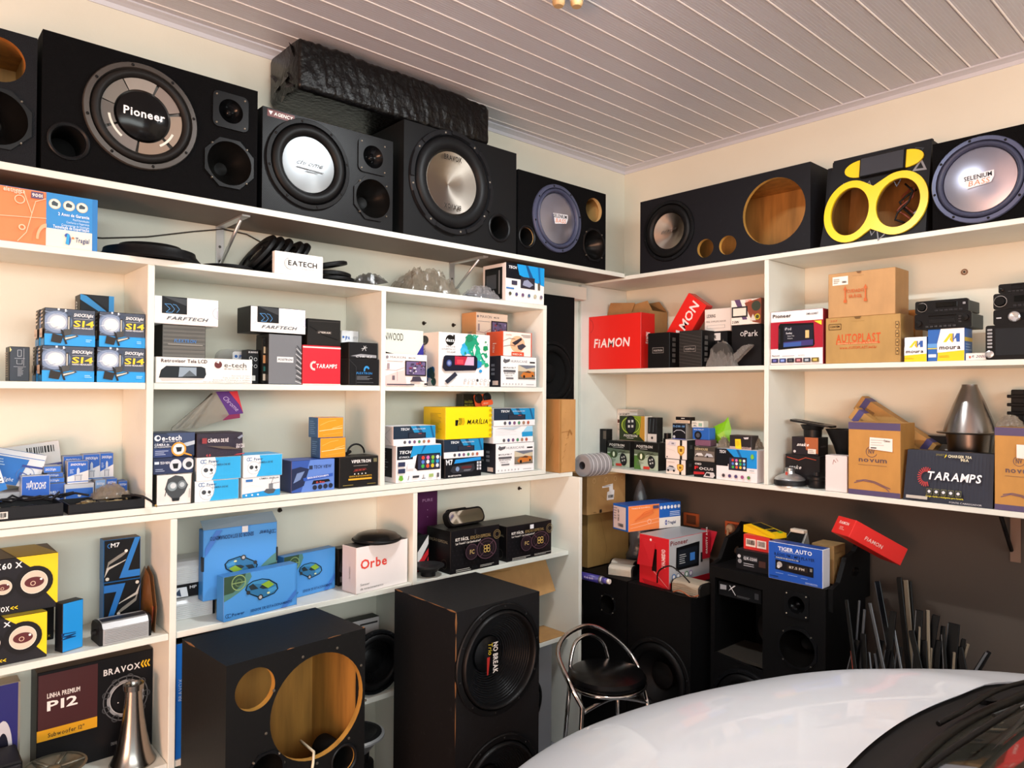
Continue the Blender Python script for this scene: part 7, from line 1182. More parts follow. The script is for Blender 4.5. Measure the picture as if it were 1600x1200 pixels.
# two long cartons leaning on the novum carton
for k, (A_, B_, s_, w_, lb) in enumerate((((1345, 632), (1450, 702), .10, .062, 'long brown carton with purple bands leaning against the wall, upper of two'), ((1336, 648), (1440, 722), .166, .050, 'long brown carton with purple bands leaning against the wall, lower of two'))):
    pa, pb = onR(A_[0], A_[1], s_), onR(B_[0], B_[1], s_); mid = (pa + pb)/2; L_ = (pb - pa).length + .03; an = math.atan2(pb.z - pa.z, -(pb.y - pa.y))
    t = thing('long_carton', lb, 'carton', mid, -pi/2, 'long cartons leaning on the right wall'); sb = thing_part('leaning_carton', t); sb.rotation_euler = (0, -an, 0); mk = M('#b7894c', .6, 0, 'card')
    MB(mk).box(-L_/2, L_/2, 0, w_, -w_/2, w_/2, 0, .0012).build('carton', sb)
    for u_ in (-1, 1): MB(M('#4a4478', .5)).box(u_*(L_/2 - .028) - .012, u_*(L_/2 - .028) + .012, -.0007, w_ + .0007, -w_/2 - .0007, w_/2 + .0007).build('band', sb)
    d = Draw((-L_/2, 0, -w_/2), (1, 0, 0), (0, 0, 1), L_, w_); d.rows(.45, .2, .7, 3, .25, '#8a6436', .12).text(.12, .4, .2, 'novum', '#6a5030', .12, 1); d.done(sb)
# TARAMPS charger box leaning back
s_ = .315; a, b = yR(1411, s_, ZRB), yR(1551, s_, ZRB); W_ = a - b; t = thing('charger_box', 'dark blue TARAMPS charger box between the two novum cartons', 'box', (-s_, (a+b)/2, ZRB + .0005), -pi/2)
Ht = zAt(702, -s_ + .03, a) - ZRB; lean = .035
vsb = [(-W_/2, 0, 0), (W_/2, 0, 0), (W_/2, .07, 0), (-W_/2, .07, 0), (-W_/2 + .004, lean, Ht), (W_/2 - .004, lean, Ht), (W_/2 - .004, lean + .05, Ht), (-W_/2 + .004, lean + .05, Ht)]
MB(P('#1b2334'), P('#0e0f13')).add(vsb, [[0, 1, 5, 4]], 0).add(vsb, [[1, 2, 6, 5], [3, 0, 4, 7], [2, 3, 7, 6], [4, 5, 6, 7], [3, 2, 1, 0]], 1).build('carton', t)
d = Draw((-W_/2, 0, 0), (1, 0, 0), (0, lean, Ht), W_, math.hypot(Ht, lean))
for k in range(24): d.rect(.02 + .04*k, .1, .023 + .04*k, .97, '#232c3f')
for k in range(16): a_ = RAD(65 + 15*k); d.line([(.26 + .055*cos(a_), .48 + .10*sin(a_)), (.26 + .10*cos(a_), .48 + .19*sin(a_))], .017, '#b83a3a')
d.text(.27, .44, .15, 'TARAMPS', '#f2f2f4', .60, 1, .15).text(.50, .88, .05, 'CHARGER 70A', '#e9e2c0', .26, 1).text(.36, .90, .04, 'SMART', '#8a7f3a', .10).text(.64, .82, .05, '90A', '#e9e2c0', .09, 1).poly([(.46, .86), (.49, .92), (.475, .92), (.485, .96), (.47, .92)], '#e8d020')
for k in range(5): d.rect(.28 + .082*k, .15, .345 + .082*k, .26, '#6b6a3c').rect(.284 + .082*k, .16, .341 + .082*k, .25, '#1b2334').ell(.312 + .082*k, .205, .018, '#d9d9dc')
d.text(.28, .10, .03, 'Carga rápida e inteligente para bateria', '#e0d232', .42, 1).rect(.05, .04, .30, .10, '#b9b2a8').text(.55, .02, .03, 'FONTE CARREGADOR', '#c9c9cc', .35); d.done(t)
# metal cone horn
cy = yR(1515, .125, ZRB + .3); hf = zAt(676, -.125, cy) - ZRB; ht = zAt(601, -.125, cy) - ZRB; t = thing('horn', 'bare metal cone horn with wide rim standing behind the TARAMPS box', 'horn', (-.125, cy, ZRB + .0005)); R1 = 33 * 2.85/FPX; R0 = 9.5*2.85/FPX; RF = 40*2.85/FPX
MB(M('#9a9490', .25, 1)).lathe([(R1, hf), (R1*.86, hf + (ht-hf)*.25), (R1*.60, hf + (ht-hf)*.6), (R0*1.05, hf + (ht-hf)*.95), (R0, ht), (R0*.85, ht), (R0*.8, ht - .02), (0, ht - .03)], 0, 44).build('cone', t)
MB(M('#77726e', .3, 1)).lathe([(R1*.9, hf - .003), (RF, hf - .004), (RF + .002, hf), (RF, hf + .002), (R1*.99, hf + .002)], 0, 44).build('rim', t); MB(M('#6a6562', .3, 1)).lathe([(.05, 0), (R1*.62, .04), (R1*.88, hf - .003)], 0, 44).build('lower_cone', t)
t = thing('wire_spool', 'black bracket piece standing at the right edge behind novum carton', 'bracket', (-.07, yR(1590, .07, ZRB + .3), ZRB + .0005), -pi/2); hz = zAt(609, -.07, t.location.y) - ZRB; MB(M('#101011', .45)).box(-.02, .02, 0, .02, 0, hz, 0, .003).build('post', t)
for k in range(4): MB(M('#0d0d0e', .45)).box(-.03, .03, -.01, .0, hz*(.70 + .075*k), hz*(.73 + .075*k), 0, .002).build('tooth', t)
t = thing('plastic_bag', 'small grey bag on top of the right novum carton', 'bag', nv2.t.location + Vector((.06, .045, nv2.H + .0005)), -pi/2); crumple('film', t, .07, .05, .04, FILM, 61); crumple('grey_contents', t, .05, .03, .02, M('#8a8682', .4), 62)
t = thing('frame_part', 'black plastic frame piece behind the TARAMPS box', 'frame', (-.05, yR(1478, .05, ZRB + .15), ZRB + .0005), -pi/2); hz = zAt(682, -.05, t.location.y) - ZRB; MB(M('#131314', .45)).plate([(-.08, 0), (.08, 0), (.08, hz), (-.08, hz)], [[(-.055, .03), (.055, .03), (.055, hz - .03), (-.055, hz - .03)]], .02, 0).build('frame', t); MB(M('#c9c4bc', .5)).box(-.05, .05, .022, .026, hz - .06, hz - .035, 0, .001).build('label', t)
# ================================================================== floor: speakers before the base unit
def onP(px, py, p0, n):
    r = CAM_R * ((px - 800) / FPX) - CAM_U * ((py - 600) / FPX) + CAM_F
    return CAM + r * ((Vector(p0) - CAM).dot(Vector(n)) / r.dot(Vector(n)))
SCF = M('#0c0c0c', .6, 0, 'scuff')
def planefn(c, rz):
    ux = Vector((cos(rz), sin(rz), 0)); n = Vector((-sin(rz), cos(rz), 0))
    def q(px, py, ry=None):
        p = onP(px, py, c, n); r_ = ((p - c).dot(ux), p.z - c.z)
        return r_ if ry is None else (r_[0], r_[1], ry * (p - CAM).dot(CAM_F) / FPX)
    return q
A_ = Vector((-2.369, -.617, 0)); B_ = Vector((-1.941, -.588, 0)); rz = math.atan2(B_.y - A_.y, B_.x - A_.x); Wd = (B_ - A_).length; c = (A_ + B_)/2
t = thing('speaker_box', 'worn black wooden speaker box with empty round holes on the floor', 'speaker', c, rz); q = planefn(c, rz)
h1 = q(399, 1077, 33); h2 = q(498, 1103, 81); h3 = q(537, 1186, 24); h4 = q(415, 1205, 30)
OCH = M('#b98a3c', .6, 0, 'ply')
cabinet(t, Wd, .90, .29, SCF, [h1, h2, (h3[0], h3[1], h3[2]*.79), (h4[0], h4[1], h4[2]*.9)], M('#a87a34', .7, 0, 'ply'), OCH, .02); port(t, *h3); horn(t, *h4, .2)
BRN = M('#7a5128', .8, 0, 'ply')
for a, b, r_ in (((-Wd/2, .27, .899), (-Wd/2, .2, .899), .0035), ((Wd/2 - .005, .001, .899), (Wd/2, .012, .898), .004), ((Wd*.2, 0, .8995), (Wd*.3, 0, .8995), .0018), ((-Wd*.1, 0, .8995), (-Wd*.05, 0, .8995), .0015)): MB(BRN).tube([a, ((a[0]+b[0])/2, (a[1]+b[1])/2, a[2] + .0006), b], [.0008, r_, .0008], 0, 6).build('worn_edge', t)
for k in range(9):
    a = .5 + 2*pi*k/9; MB(M('#6b655a', .4, .6)).lathe([(.004, -.001), (.004, .002), (0, .003)], 0, 8, FRONT(h2[0] + h2[2]*1.09*cos(a), h2[1] + h2[2]*1.09*sin(a))).build('screw', t)
MB(M('#d8cfb4', .5)).tube([(h2[0] + .0, .10, h2[1] - h2[2]*.9), (h2[0] - .005, .015, h2[1] - h2[2]*.99 + .012), (h2[0] - .02, -.006, h2[1] - h2[2] - .005), (h2[0] - .03, -.006, h2[1] - h2[2] - .06), (h2[0] - .03, -.006, h2[1] - h2[2] - .16)], .004, 0, 6).build('speaker_wire', t)
# tall double subwoofer
A_ = Vector((-1.70, -.724, 0)); B_ = Vector((-1.338, -.724, 0)); c = (A_ + B_)/2; Wd = .362; Hd = .93
t = thing('subwoofer_tower', 'tall black double subwoofer with chipped edges standing on the floor', 'speaker', c, 0); q = planefn(c, 0)
s0 = q(779, 1029, 86); s1 = (s0[0], s0[1] - .43, s0[2])
cabinet(t, Wd, Hd, .35, M('#0e0e10', .7, 0, 'scuff'), [(s0[0], s0[1], s0[2]*.88), (s1[0], s1[1], s1[2]*.88)], BLK, None, .02)
for s_ in (s0, s1):
    wf = driver(t, *s_, M('#0d0e10', .33), M('#0b0b0c', .4), M('#0a0a0b', .45), M('#0c0d0f', .3), .34, 'ribbed', 10, BLK, .34, cr=.80)
    d = Draw((s_[0], s_[2]*.34 - s_[2]*.16, s_[1]), (1, 0, 0), (0, 0, 1), s_[2], s_[2], .01); d.text(-.02, .26, .11, 'NO BREAK', '#d9d9d6', .56, 1, 0, 'l', -90).text(-.14, .28, .10, 'Trio', '#c9b52a', .22, 0, .2, 'l', -90).poly([(-.17, .02), (-.10, .02), (-.14, -.3), (-.17, -.3)], '#a3241f'); d.done(wf)
for z0_, z1_, r_ in ((.93, .86, .004), (.86, .74, .0022), (.74, .66, .003), (.66, .5, .0015)): MB(BRN).tube([(-Wd/2 + .001, .001, z0_ - .001), (-Wd/2 + .001, .001, (z0_ + z1_)/2), (-Wd/2 + .001, .001, z1_)], [.001, r_, .001], 0, 6).build('worn_edge', t)
for y0_, y1_, r_ in ((.0, .05, .0035), (.05, .16, .0015), (.16, .27, .0022), (.3, .35, .003)): MB(BRN).tube([(-Wd/2 + .001, y0_, .929), (-Wd/2 + .001, (y0_ + y1_)/2, .9292), (-Wd/2 + .001, y1_, .929)], [.001, r_, .001], 0, 6).build('worn_edge', t)
c, rz, Wd, Hd, q = spk_frame('L', 770, 861, 1020, .0005, .2)
t = thing('speaker_box', 'grey speaker with black woofer on the floor under the base unit', 'speaker', c, rz); Hd = min(Hd, .49); s0 = q(815, 1098, 42); cabinet(t, Wd, Hd, .17, M('#8a8b8f', .6), [(s0[0], s0[1], s0[2]*.88)], BLK); driver(t, *s0, RUB, BLK, RUB, BLK, .4, 'cone', depth=.2)
p = onL(556, 1137, .37); p.x = min(p.x, -1.80); t = thing('speaker', 'round silver edged speaker lying behind the open wooden box', 'speaker', (p.x, -.37, .0005)); zsp = zAt(1145, p.x, -.37)
MB(M('#111112', .5)).lathe([(.06, 0), (.06, zsp - .1), (.045, zsp - .09), (.045, zsp - .06)], 0, 24).build('stand_tube', t); MB(M('#b9bbbc', .35, .7)).lathe([(.045, zsp - .06), (.085, zsp - .012), (.095, zsp - .01), (.095, zsp - .004), (.086, zsp)], 0, 36).build('basket', t); MB(RUB).lathe([(.086, zsp), (.07, zsp + .003), (.05, zsp - .01), (0, zsp - .02)], 0, 30).build('cone', t)
# ================================================================== chair
S = Vector((-.837, -.603, .47)); bk = Vector((.358, .934, 0)); lt = Vector((.934, -.358, 0)); RS = .157
t = thing('bistro_chair', 'chrome bistro chair with hoop back and black round seat before the black speakers', 'chair', (S.x, S.y, 0))
CH = M('#cfcdca', .10, 1)
def cp(px, py, off): p = onP(px, py, S + bk*off, bk); return p - Vector((S.x, S.y, 0))
def smooth(pts, n=6):
    out = []; P_ = [pts[0]] + list(pts) + [pts[-1]]
    for i in range(1, len(P_) - 2):
        for k in range(n):
            u_ = k/n; a, b, c_, d_ = (Vector(P_[i+j]) for j in (-1, 0, 1, 2)); out.append(.5*((2*b) + (c_ - a)*u_ + (2*a - 5*b + 4*c_ - d_)*u_*u_ + (3*b - a - 3*c_ + d_)*u_**3))
    return out + [Vector(pts[-1])]
ring_ = smooth([cp(910, 1106, -.15), cp(889, 1066, -.10), cp(872, 1022, .02), cp(884, 993, .08), cp(918, 977.5, .13), cp(950, 989, .13), cp(980, 1015, .11), cp(999, 1046, .06), cp(1007, 1078, -.04), cp(1011, 1095, -.08)])
fl = ring_[0]; fr = ring_[-1]
MB(CH).tube([fl + Vector((fl - Vector((0, 0, fl.z))).normalized()*.05) * 1 + Vector((0, 0, -fl.z + .0)), fl + Vector((0, 0, -.15)) + (fl - Vector((0, 0, fl.z))).normalized()*.02] + ring_ + [fr + Vector((0, 0, -.15)) + (fr - Vector((0, 0, fr.z))).normalized()*.02, fr + (fr - Vector((0, 0, fr.z))).normalized()*.05 - Vector((0, 0, fr.z))], .0095, 0, 12).build('hoop_frame', t)
MB(CH).tube(smooth([cp(891, 1050, .10), cp(892, 1030, .11), cp(900, 1003, .13), cp(921, 992, .145), cp(942, 1003, .15), cp(951, 1030, .14), cp(952, 1042, .13)]), .008, 0, 12).build('inner_hoop', t)
MB(M('#0b0b0c', .25)).lathe([(0, .455), (RS*.95, .455), (RS, .463), (RS*1.01, .475), (RS*.95, .488), (RS*.75, .497), (RS*.4, .502), (0, .503)], 0, 44).build('seat', t)
MB(CH).tube([(RS*.98*cos(2*pi*k/40), RS*.98*sin(2*pi*k/40), .449) for k in range(40)], .0075, 0, 10, True).build('seat_ring', t)
for sx in (-1, 1):
    e = lt*sx*.11 + bk*.11; MB(CH).tube([e + Vector((0, 0, .448)), e*1.12 + Vector((0, 0, .22)), e*1.25], .009, 0, 10).build('rear_leg', t)
MB(CH).tube(smooth([fl + Vector((0, 0, -.02)), (fl + fr)/2 + Vector((0, 0, .015)) + bk*.02, fr + Vector((0, 0, -.005))]), .008, 0, 10).build('stretcher', t)
# ================================================================== floor: along the right wall
def cabR(name, label, y0_, y1_, s_, H_, D_, mat, holes=()):
    c = Vector((-s_, (y0_ + y1_)/2, 0)); t = thing(name, label, 'speaker', c, -pi/2); return t, c, abs(y0_ - y1_), planefn(c, -pi/2)
BKF = M('#060607', .6, 0, 'scuff')
t, c, Wd, q = cabR('speaker_box', '', -.165, -.432, .50, .76, .42, BKF); t['label'] = 'black floor speaker with round horn beside the base unit end panel'
h = q(950, 944, 15.5); cabinet(t, Wd, .76, .42, BKF, [(h[0], h[1], h[2]*.9)], BLK); horn(t, *h, .12)
t, c, Wd, q = cabR('speaker_box', '', -.438, -.772, .50, .76, .42, BKF); t['label'] = 'wide plain black floor speaker under the red Pioneer box'
cabinet(t, Wd, .76, .42, BKF, [(0, .38, .15)], BLK); driver(t, 0, .38, .17, RUB, BLK, RUB, BLK, .35, 'cone', depth=.3)
YC2 = (-.438 - .826)/2
# three-way cabinet with radio
t, c, Wd, q = cabR('party_speaker', '', -.80, -1.292, .395, .885, .36, BKF); t['label'] = 'black party speaker with built-in radio, tweeter and horn under the TIGER AUTO box'
sw = q(1165, 1105, 58); h = q(1246, 1013, 31.5); tw = q(1245, 945, 20); um = q(1196, 903)[0]; zb_ = q(1150, 1030)[1]
lft = (-Wd/2 + .02, um - .012); rec = [(lft[0], zb_), (lft[1], zb_ - .02), (lft[1], .83), (lft[0], .84)]
mb = MB(BKF, BLK, BKF); mb.plate([(-Wd/2, 0), (Wd/2, 0), (Wd/2, .885), (-Wd/2, .885)], [circ(sw[0], sw[1], sw[2]*.88, 40), rec, circ(tw[0], tw[1], tw[2]*.69, 32), circ(h[0], h[1], h[2]*.9, 36)], .02, 0, 0, back=BLK)
for (x0, x1, z0, z1) in ((-Wd/2, -Wd/2 + .02, 0, .885), (Wd/2 - .02, Wd/2, 0, .885), (-Wd/2 + .02, Wd/2 - .02, 0, .02), (-Wd/2 + .02, Wd/2 - .02, .865, .885)): mb.box(x0, x1, .02, .36, z0, z1, 0)
mb.box(-Wd/2 + .02, Wd/2 - .02, .34, .36, .02, .865, 0); mb.build('cabinet', t)
for sx in (-1, 1):
    pr_ = [(.02, .80), (.36, .80), (.36, 1.02), (.27, 1.04), (.22, 1.0), (.14, .985), (.08, .90), (.02, .885)]; hol = circ(.22, .92, .035, 20, .018)
    T = Matrix.Translation((sx*(Wd/2 + .009) - .009, 0, 0)) @ Matrix(((0, 1, 0, 0), (1, 0, 0, 0), (0, 0, 1, 0), (0, 0, 0, 1))); MB(BKF).plate(pr_, [hol], .018, 0, T=T).build('side_handle', t)
rx0, rx1 = lft; MB(M('#17181a', .25)).box(rx0 + .01, rx1 - .012, .01, .10, .765, .825, 0, .003).build('built_in_radio', t)
d = Draw((rx0 + .01, .01, .765), (1, 0, 0), (0, 0, 1), rx1 - rx0 - .022, .06); d.poly([(.05, .45), (.2, .5), (.2, .8), (.05, .8)], '#9a9da2').poly([(.25, .45), (.42, .9), (.38, .9), (.3, .65)], '#d9dadc').line([(.28, .85), (.42, .25)], .05, '#d9dadc').rows(.45, .15, .3, 2, .4, '#5a5c60').rect(.86, .3, .95, .7, '#34363a'); d.done(t)
MB(M('#3a352f', .5)).box(rx0, rx1, .02, .24, zb_ - .012, zb_, 0, 0, Matrix.Identity(4)).build('recess_shelf', t); MB(M('#17120f', .5)).lathe([(.08, 0), (.078, .01), (.06, .0), (.02, -.02), (0, -.02)], 0, 32, FRONT((rx0 + rx1)/2 + .05, zb_ + .09, -.22)).build('inner_woofer', t)
d = Draw(((rx0 + rx1)/2 + .01, .21, zb_ + .09), (1, 0, 0), (0, 0, 1), .08, .03); d.text(0, .3, .5, 'Bravox', '#c98a62', .9, 0, .2); d.done(t)
tweeter(t, *tw, '#b9ac98'); horn(t, *h, .12); driver(t, *sw, RUB, BLKP, RUB, BLK, .35, 'cone', depth=.3)
ZP = .885
# --- things on the party speaker
def box3(name, label, cat, pts, pt, z0, d, front, side=None, top=None, kind=''):
    """front bottom-left and bottom-right given as photo points lying on z0"""
    a, b = onZ(*pts[0], z0), onZ(*pts[1], z0); e = b - a; o = Bx(); o.W = e.length; o.d = d; o.z0 = z0 + .0005; o.H = zAt(pt, a.x, a.y) - z0; o.top = z0 + o.H + .0005
    o.rz = math.atan2(e.y, e.x); m_ = (a + b)/2; o.t = thing(name, label, cat, (m_.x, m_.y, o.z0), o.rz); fin_box(o, 'R', front, side, top, kind); return o
tg = carton('radio_box', 'blue TIGER AUTO radio box on the black party speaker', 'box', 'R', 1200.5, 1285.5, 845, ZP, .395, .06, '#1f56b8', '#dfe2ea', '#1a4796'); F = tg.F
F.text(.19, .80, .10, 'TIGER AUTO', '#f3f5f9', .62, 1).rect(.24, .765, .60, .78, '#8fa8d8').text(.12, .65, .075, 'RÁDIO FM / MP3 PLAYER', '#0e2a5e', .74, 1).rect(.13, .575, .60, .625, '#0e2a5e').text(.15, .585, .03, 'FUNÇÃO BLUETOOTH E USB', '#dfe6f4', .42, 1).poly([(.14, .28), (.84, .24), (.84, .50), (.14, .54)], '#17161c').ell(.22, .42, .05, '#b9b2ac').ell(.20, .36, .03, '#d9d4d0').rect(.36, .34, .74, .46, '#2e2620').text(.40, .37, .06, '87.5 FM', '#d8d0c4', .28, 1).rect(.78, .38, .82, .46, '#8c8880').rows(.15, .17, .21, 1, .18, '#8fb0e8').rows(.38, .17, .21, 1, .18, '#8fb0e8').rows(.62, .15, .19, 1, .18, '#8fb0e8').rect(.04, .08, .20, .10, '#0e2a5e').rows(.70, .04, .09, 2, .24, '#b9cbee'); fin(tg)
rb = carton('radio_box', 'black car radio box with white print behind the TIGER AUTO box', 'box', 'R', 1150, 1202, 857, ZP, .36, .11, '#18181b', '#121214', '#2b2c30'); rb.F.ell(.10, .66, .05, '#c9c9cc').ell(.12, .42, .06, '#8d8f94').rect(.22, .5, .66, .74, '#3a3c42').text(.24, .55, .13, 'QX-2200', '#d9dade', .4, 1).rows(.24, .2, .4, 2, .34, '#b9bac0').rect(.7, .3, .9, .6, '#4a2f2a'); fin(rb)
r2 = carton('module_box', 'small red box with two white labels under the yellow card terminal', 'box', 'R', 1161.5, 1203, 834, rb.top, .34, .09, '#cf2f2a', '#a8231f', '#d84a44'); r2.F.barcode(.10, .22, .48, .74, '#f0d8c8').barcode(.53, .22, .88, .74, '#efe0d6'); fin(r2)
pc = Vector(r2.t.location) + Vector((.045, .0, r2.H)); t = thing('card_terminal', 'yellow card payment terminal lying on the small red box', 'card terminal', (pc.x, pc.y - .01, r2.top + .001), -pi/2 - .25)
vs = [(-.085, -.032, 0), (.085, -.034, 0), (.085, .034, 0), (-.085, .034, 0), (-.085, -.030, .030), (.085, -.034, .018), (.085, .034, .018), (-.085, .030, .030), (-.05, -.034, .040), (-.05, .034, .040)]
MB(M('#f0c410', .35)).add(vs, [[0, 1, 5, 8, 4], [3, 7, 9, 6, 2], [1, 2, 6, 5], [0, 4, 7, 3], [5, 6, 9, 8], [4, 8, 9, 7], [0, 3, 2, 1]]).build('shell', t)
Tt = Matrix.Translation((0, 0, .0325)) @ Matrix.Rotation(RAD(9.2), 4, 'Y'); MB(M('#1d2320', .15)).box(-.045, .025, -.026, .026, .0, .0012, 0, 0, Tt).build('screen', t)
for k in range(3): MB(M('#2a2a2a', .4)).box(.034, .060, -.022 + .016*k, -.010 + .016*k, -.0005, .0012, 0, 0, Tt).build('key_strip', t)
MB(M('#4f9a2a', .4)).box(.064, .078, .006, .024, -.0008, .001, 0, 0, Tt).build('green_key', t)
t = thing('gauge', 'small grey device with dark screen behind the TIGER AUTO box', 'device', (-.30, yR(1238, .30, .98), ZP + .0005), -pi/2 - .1); hz = zAt(833, -.30, t.location.y) - ZP; MB(M('#9a9c98', .4)).add([(-.05, 0, 0), (.05, 0, 0), (.05, .08, 0), (-.05, .08, 0), (-.045, .0, hz*.75), (.045, .0, hz*.75), (.036, .05, hz), (-.036, .05, hz)], [[0, 1, 5, 4], [4, 5, 6, 7], [1, 2, 6, 5], [3, 0, 4, 7], [2, 3, 7, 6]]).build('housing', t)
nn = Vector((0, -.6, .8)); MB(M('#16181a', .15)).add([(-.038, .005, hz*.785), (.038, .005, hz*.785), (.031, .044, hz*.98), (-.031, .044, hz*.98)], [[0, 1, 2, 3]]).build('screen', t); t.children[1].location = (0, -.002, .003); MB(M('#d6cbbb', .5)).box(-.03, .03, .03, .06, hz*.98, hz*1.06, 0, .002).build('bracket', t)
wb = carton('wood_box', 'small wooden box with round knot beside the TIGER AUTO box', 'box', 'R', 1268, 1303, 848, ZP, .30, .10, '#96774a', '#8a6c40', '#a8885a', kind='card'); wb.S.ring(.5, .5, .25, .2, '#5c4526').rows(.1, .1, .9, 4, .9, '#6f5530', .1); fin(wb)
# red box lying across the cabinet's raised side panel, one end towards the camera
pz = onR(1318, 822, .37); dx_ = Vector((.17, -.105, -.105)).normalized(); ez = (Vector((0, 0, 1)) - dx_*dx_.z).normalized(); ex = dx_.cross(ez).normalized()
t = thing('amplifier_box', 'red FIAMON box tilted across the raised side of the party speaker', 'box', pz); t.rotation_euler = Matrix((ex, dx_, ez)).transposed().to_euler()
o = Bx(); o.t = t; o.W, o.d, o.H = .105, .24, .068; wq = MB(P('#d8241e')).box(-.0525, .0525, 0, .24, -.034, .034, 0, .0015, None, {'top': P('#d02a22')}).build('carton', t)
d = Draw((-.0525, 0, -.034), (1, 0, 0), (0, 0, 1), .105, .068); d.text(.22, .60, .16, 'FiAMON', '#f3dcd6', .52, 1, .1).rows(.34, .26, .48, 3, .3, '#eab8b0', .3); d.done(t)
d = Draw((-.0525, 0, .034), (1, 0, 0), (0, 1, 0), .105, .2); d.rect(.34, .40, .74, .56, '#d8cfc6').text(.62, .60, .12, 'MON', '#f3dcd6', None, 1, 0, 'l', 90); d.done(t, 'top_sticker', 'top_lettering')
d = Draw((.0525, 0, -.034), (0, 1, 0), (0, 0, 1), .2, .068); d.text(.3, .3, .2, 'FiAMON', '#e9b8b0', .4, 1, .1); d.done(t, 'side_artwork', 'side_lettering')
# --- things on the two plain floor speakers
ZK = .76
t = thing('purple_tube', 'purple tube with silver ring and white tip lying on the black speaker', 'tube', (0, 0, 0)); a, b = onZ(900, 897, ZK + .018), onZ(953, 909, ZK + .018); e = (b - a).normalized(); t.location = (a.x, a.y, ZK + .0005)
O3 = Vector((a.x, a.y, ZK + .0005)); pp = lambda u_: tuple(a + (b - a)*u_ - O3)
MB(M('#3b3480', .35)).tube([pp(-.3), pp(.72)], .017, 0, 16).build('sleeve', t); MB(M('#b9b9c4', .25, .7)).tube([pp(.72), pp(.80)], .0175, 0, 16).build('ring', t); MB(M('#4a4290', .35)).tube([pp(.80), pp(.93)], .013, 0, 14).build('neck', t); MB(M('#e6dfd4', .5)).tube([pp(.93), pp(1.0)], .011, 0, 14).build('tip', t)
d = Draw(pp(.32), tuple(b - a), (0, 0, 1), .1, .02, .018); d.text(0, -.1, .6, 'neon', '#cfc8f0', .5, 1); d.done(t)
a, b = onZ(961, 901, ZK), onZ(991, 899, ZK)
t = amp('amplifier', 'small cream amplifier lying on the black speaker beside the red box', (-.42, -.30, ZK + .0005), .11, .075, .045, -pi/2 + .35, M('#cfc6b6', .45), '#151414', 5); t.location = (onZ(968, 900, ZK).x, onZ(968, 900, ZK).y, ZK + .0005)
t2_ = amp('amplifier', 'second cream amplifier lying behind the small cream one', tuple(Vector(t.location) + Vector((.09, .06, 0))), .11, .075, .043, -pi/2 + .35, M('#d6cec0', .45), '#151414', 5)
# stacked cartons in the corner
kb = carton('kraft_carton', 'large plain kraft carton under the taped carton in the corner', 'carton', 'L', 918, 982, 803, ZK, .15, .12, '#9c7a45', '#8a6a3a', kind='card'); kb.F.line([(.3, .9), (.45, .3), (.4, .05)], .01, '#7d5f30'); fin(kb)
tc = carton('taped_carton', 'brown carton with torn white shipping label in the corner', 'carton', 'L', 917, 977, 741, kb.top, .18, .16, '#b38a56', '#a07848', '#b38a56', kind='card'); F = tc.F
F.poly([(.38, .66), (.66, .70), (.66, .55), (.70, .53), (.68, .30), (.50, .30), (.51, .50), (.56, .52), (.56, .62), (.38, .62)], '#ebe8e6').barcode(.52, .32, .68, .44, '#ebe8e6').rows(.40, .64, .68, 1, .2, '#8a8a90').rect(.30, .02, .36, .10, '#33281c').poly([(.64, .10), (.72, .10), (.68, .17)], '#2a2118').line([(.35, .45), (.5, .28)], .006, '#8d6638').text(.14, .03, .04, '46s', '#5a4428', .08)
for k, u_ in enumerate((.16, .46, .70, .88)): F.ring(u_, .82, .04, .2, '#cda673').rect(u_ - .03, .88, u_ + .03, .885, '#cda673')
sheet(M('#b38a56', .6, 0, 'card'), [(-tc.W*.3, -.001, tc.H), (tc.W*.5, -.001, tc.H), (tc.W*.6, -.05, tc.H - .002), (-tc.W*.05, -.045, tc.H - .001)], .003, (0, 0, -1)).build('lifted_flap', tc.t); fin(tc)
t = thing('cable_roll', 'roll of clear grey plastic sleeving on top of the taped carton', 'roll', (xL(927, .25, tc.top + .05), -.25, tc.top + .0015)); rl = .053; Lr = .155; RX = Matrix.Translation((0, 0, rl)) @ Matrix.Rotation(RAD(90), 4, 'Y')
MB(M('#b4b2b4', .16, 0, 'film', alpha=.62)).lathe([(rl*.35, -Lr/2), (rl*.97, -Lr/2), (rl, -Lr*.45)] + [(rl*(1 - .035*(k % 2)), -Lr*.45 + Lr*.9*k/14) for k in range(15)] + [(rl*.97, Lr/2), (rl*.35, Lr/2)], 0, 30, RX, 70).build('film', t); MB(M('#3b3a40', .4)).lathe([(rl*.34, -Lr/2 + .001), (rl*.34, Lr/2 - .001)], 0, 20, RX).lathe([(rl*.80, -Lr/2 + .004), (rl*.80, Lr/2 - .004)], M('#77757a', .3, .2), 28, RX).build('core', t)
for k in range(5): MB(M('#d8d8dc', .15)).lathe([(rl*1.005, -Lr*.36 + Lr*.18*k - .0015), (rl*1.02, -Lr*.36 + Lr*.18*k), (rl*1.005, -Lr*.36 + Lr*.18*k + .0015)], 0, 30, RX).build('band', t)
t = thing('black_cloth', 'black cloth hanging beside the kraft carton', 'cloth', (xL(911, .27, ZK + .1), -.15, ZK + .0005)); crumple('fabric', t, .07, .05, .18, M('#0c0c0d', .9), 71, 24, 16, .3)
t = thing('plastic_bag', 'grey translucent plastic bag with printed mark beside the taped carton', 'bag', (-.13, yR(1000, .13, .95), ZK + .0005)); hz = zAt(750, -.13, t.location.y) - ZK
vs = []; nv_ = 20
for j in range(16):
    v_ = j/15; rr = .06*(1 - v_)**.55*(1 + .12*sin(j*1.7)) + .004
    for i in range(nv_): a = 2*pi*i/nv_; k_ = 1 + .28*nz.noise(Vector((cos(a)*2, sin(a)*2, v_*4 + 9))); vs.append((rr*k_*cos(a), rr*k_*sin(a), hz*v_))
